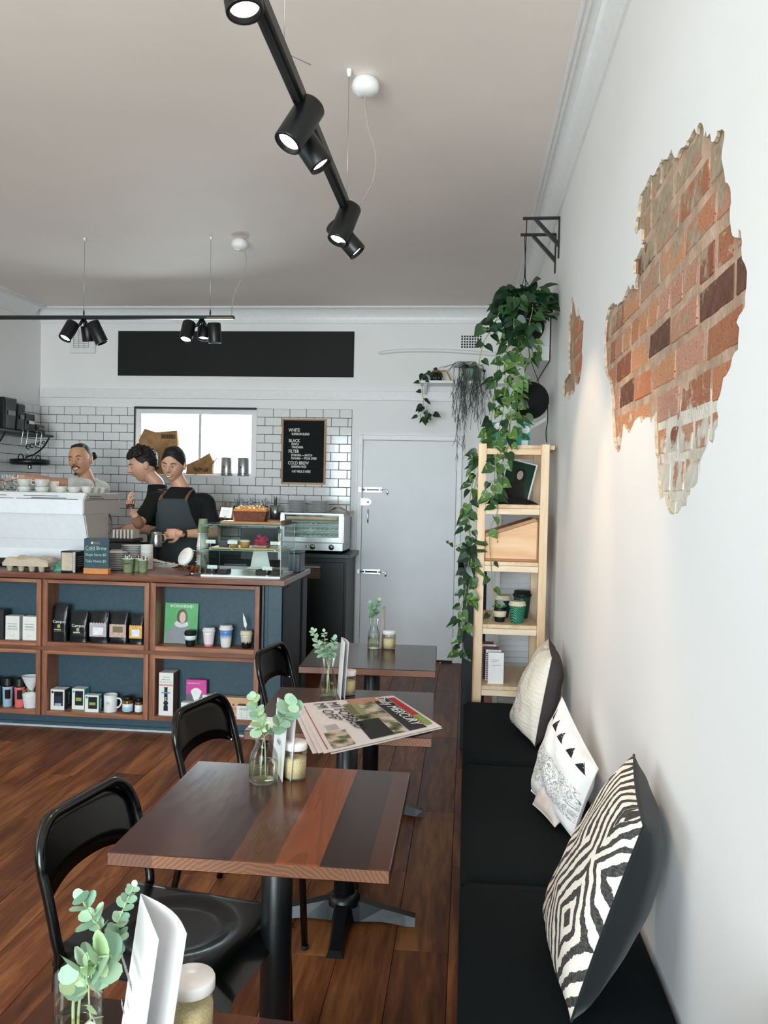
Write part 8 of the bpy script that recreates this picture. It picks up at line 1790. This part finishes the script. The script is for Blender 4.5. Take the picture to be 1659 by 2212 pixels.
# apron: bib draped over the shirt front, straps over the shoulders
bv = root_bvh[A.name]
def drape(p, off=0.010):
    h = bv.ray_cast(Vector((p.x, p.y, p.z)) + FA * 0.6, -FA)
    return (h[0] + FA * off) if h[0] is not None else p + FA * (0.115 + off)
cen = Vector((nk.x - 0.012, 6.36, 0)); 
def bib(u, v):
    z = 0.62 + (1.437 - 0.62) * v; w = 0.112 + 0.075 * (1 - min(1, max(0, (z - 1.10) / 0.32))) ** 0.9
    q = cen + RA * (2 * u - 1) * w; q.z = z; d = drape(q, 0.012)
    if z < 1.05:
        ref = drape(Vector((q.x, q.y, 1.05)), 0.014); d = Vector((ref.x, ref.y, z))
    return d
mb = MB().grid(bib, 26, 36); n_ = len(mb.v); f0 = list(mb.f); mb.v += [p - FA * 0.003 for p in mb.v]; mb.f += [[q + n_ for q in f[::-1]] for f in f0]; mb.m = [0] * len(mb.f); mb.sm = [True] * len(mb.f)
t = NT('grey denim'); v = t.coord('Object'); w = t.noise(v, 350, 2); b_ = t.noise(t.coord('Object', (60, 60, 2)), 4, 2); t.l(t.mix(b_, t.ramp(w, [(0.3, '#2a3234'), (0.7, '#454e51')]), '#384144'), t.b.inputs['Base Color']); t.set(Roughness=0.9); t.bump(w, 0.3, 0.002)
ap = mb.build('apron', t.mat, A)
lm = M('brown leather', '#74503d', 0.5, var=0.15)
for sg, uu in ((-1, 0.06), (1, 0.94)):
    b0_ = bib(uu, 0.985); s0_ = (sR if sg < 0 else sL).lerp(nk, 0.50); top_ = Vector((s0_.x, s0_.y, s0_.z + 0.02)); pts = []
    for k in range(9):
        q = b0_.lerp(top_ + Vector((0, 0, 0.02)), k / 8); pts.append(drape(q, 0.007) if k < 8 else q)
    L_ = MB(); hw = RA * 0.011
    L_.grid(lambda u, v: pts[min(8, int(v * 8 + .5))] + hw * (2 * u - 1) + FA * 0.004, 2, 8); nn_ = len(L_.v); f0 = list(L_.f); L_.v += [p - FA * 0.004 for p in L_.v]; L_.f += [[q + nn_ for q in f[::-1]] for f in f0]; L_.m = [0] * len(L_.f); L_.sm = [True] * len(L_.f)
    sp2 = L_.build('strap', lm, ap); MB().ell(b0_ + FA * 0.007, (0.006, 0.003, 0.006), 8, 6).build('rivet', M('copper rivet', '#b98a55', 0.3, 1.0), sp2)
lg = bib(0.64, 0.70); lgm = MB()
for dx, dz, r in ((0, 0.012, 0.010), (-0.014, -0.002, 0.012), (0.014, -0.002, 0.012), (0, -0.006, 0.014), (0, 0.022, 0.005)): q = lg + RA * dx + Vector((0, 0, dz)); lgm.lathe([(0, 0), (r, 0), (0, 0.001)], q + FA * 0.004, 10, axis=FA, smooth=False)
lgm.build('logo', M('olive embroidery', '#6f6a35', 0.8), ap)
# watch on the left wrist, and the steel jug
wd = (Vector(wL) - Vector(eL)).normalized(); wp = Vector(wL).lerp(Vector(eL), 0.10); wt_ = MB().lathe([(0.0285, -0.011), (0.031, -0.010), (0.031, 0.010), (0.0285, 0.011)], wp, 18, axis=wd).build('watch', M('brown watch strap', '#3a241c', 0.5), A)
MB().cyl(wp + Vector((0.0, -0.028, 0.012)), wp + Vector((0.0, -0.036, 0.015)), 0.016).build('watch_face', m_black, wt_)
jg = thing('milk_jug', 'steel milk jug held by the man in the apron', 'jug', tuple(jug_c - Vector((0, 0, 0.055)))); jb = jug_c - Vector((0, 0, 0.055))
MB().lathe([(0, 0), (0.043, 0), (0.045, 0.006), (0.044, 0.05), (0.037, 0.085), (0.038, 0.112), (0.0365, 0.112), (0.035, 0.085), (0.042, 0.05), (0.042, 0.006), (0, 0.005)], jb, 26).build('body', m_steel, jg)
MB().tube(smooth_path([jb + Vector((0.036, -0.008, 0.095)), jb + Vector((0.066, -0.012, 0.092)), jb + Vector((0.070, -0.012, 0.05)), jb + Vector((0.043, -0.008, 0.03))]), 0.005, 8).build('handle', m_steel, jg); MB().prism([jb + Vector((-0.034, -0.012, 0.108)), jb + Vector((-0.058, 0, 0.116)), jb + Vector((-0.034, 0.012, 0.108)), jb + Vector((-0.036, 0, 0.08))], (0.002, 0, 0)).build('spout', m_steel, jg)
gg = thing('mixing_glass', 'small clear glass with silver-tipped picks raised in the apron man hand', 'glass', tuple(gl_c)); MB().lathe([(0, -0.03), (0.022, -0.03), (0.031, 0.0), (0.033, 0.03)], gl_c, 20).build('glass', thin_glass('pinkish glass', '#fbf4f0', 0.02), gg)
MB().lathe([(0, -0.026), (0.020, -0.026), (0.028, 0.002), (0, 0.004)], gl_c, 18).build('ice', thin_glass('mauve ice', '#d7c2cb', 0.2), gg)
for dx in (-0.02, -0.003, 0.017): MB().tube([gl_c + Vector((dx * .4, 0, -0.02)), gl_c + Vector((dx, 0, 0.05))], 0.0014, 5).build('pick', m_chrome, gg); MB().ell(gl_c + Vector((dx, 0, 0.053)), 0.0048, 8, 6).build('pick_tip', m_chrome, gg)
# --- man in profile behind him
hc = Pp(309, 1006, 6.60); nk = Pp(340, 1046, 6.64); sR = Pp(338, 1076, 6.80); sL = Pp(343, 1080, 6.47)
B, QB, shB, FB, RB = person('man with dark curly hair in profile, looking down, black t-shirt', hc, 1.12, 0.24, 0.0, nk, sR, sL, (Pp(318, 1140, 6.80), Pp(282, 1145, 6.72)), (Pp(330, 1146, 6.42), Pp(295, 1142, 6.34)), ((-1, 0, 0), (0, -0.5, -0.5), 1, 0.6), ((-1, 0, 0), (0, 0.5, -0.5), -1, 0.6), (-1, -0.12, 0), sk2, m_tee, m_pant, (Pp(352, 1082, 6.64).x, 6.64, 0))
flat_mouth(B, QB)
hr = MB(); hr.ell(QB @ Vector((0, 0.022, 0.040)), (0.082, 0.094, 0.092), 28, 18, rot=R3(QB)); rc = random.Random(6)
for k in range(150):
    a = rc.uniform(0, 2 * PI); el = math.asin(rc.uniform(0.15, 1.0)); d = Vector((math.cos(a) * math.cos(el), math.sin(a) * math.cos(el), math.sin(el)))
    p = Vector((d.x * 0.078, 0.010 + d.y * 0.100, 0.045 + d.z * 0.093 + (0.014 if d.y < 0 else 0)))
    if p.y < -0.075 and p.z < 0.075: continue
    hr.ell(QB @ p, rc.uniform(0.012, 0.021), 9, 6)
for k in range(30): hr.ell(QB @ Vector((rc.uniform(-.06, .06), rc.uniform(0.085, 0.105), rc.uniform(-.06, .05))), rc.uniform(0.008, 0.013), 8, 6)
remesh(hr, 'hair', m_hair, B, 0.0055, 0)
# --- man reaching across behind the machine
hc = Pp(173, 994, 6.50); nk = Pp(187, 1031, 6.54); sR = Pp(177, 1049, 6.42); sL = Pp(220, 1055, 6.66)
C, QC, shC, FC, RC = person('laughing man with tied-back hair in a white t-shirt, arm stretched across', hc, -0.02, 0.06, -0.12, nk, sR, sL, (Pp(110, 1041, 6.28), Pp(50, 1031, 6.12)), (Pp(226, 1130, 6.72), Pp(205, 1170, 6.62)), ((-1, -0.3, -0.1), (0, 0.2, -1), -1, 0.5), ((-0.6, -0.6, -0.3), (0, 0, -1), 1, 0.6), (-0.6, -0.8, 0), sk3, m_teew, m_pant, (Pp(196, 1062, 6.56).x, 6.58, 0), slv=0.30)
smile(C, QC)
hr = MB(); hr.ell(QC @ Vector((0, 0.026, 0.028)), (0.0775, 0.088, 0.096), 28, 18, rot=R3(QC)); hr.ell(QC @ Vector((0.0, -0.012, 0.100)), (0.05, 0.045, 0.020), 18, 10, rot=R3(QC) @ Matrix.Rotation(0.15, 3, 'X'))
for k in range(14): hr.ell(QC @ Vector((0.062 + random.Random(k).uniform(-.016, .016), 0.098 + random.Random(k + 9).uniform(-.018, .018), 0.02 + random.Random(k + 5).uniform(-.02, .02))), 0.016, 9, 6)
remesh(hr, 'hair', m_hair2, C, 0.006, 1)
mo_ = MB().tube(smooth_path([QC @ Vector((-0.030, -0.084, -0.058)), QC @ Vector((-0.014, -0.1005, -0.043)), QC @ Vector((0, -0.104, -0.040)), QC @ Vector((0.014, -0.1005, -0.043)), QC @ Vector((0.030, -0.084, -0.058))]), 0.0045, 7); mo_.ell(QC @ Vector((0, -0.099, -0.098)), (0.014, 0.006, 0.012), 12, 8, rot=R3(QC)); mo_.build('moustache', M('brown beard', '#4a2f22', 0.8, var=0.3, scale=120), C)
flush_text()
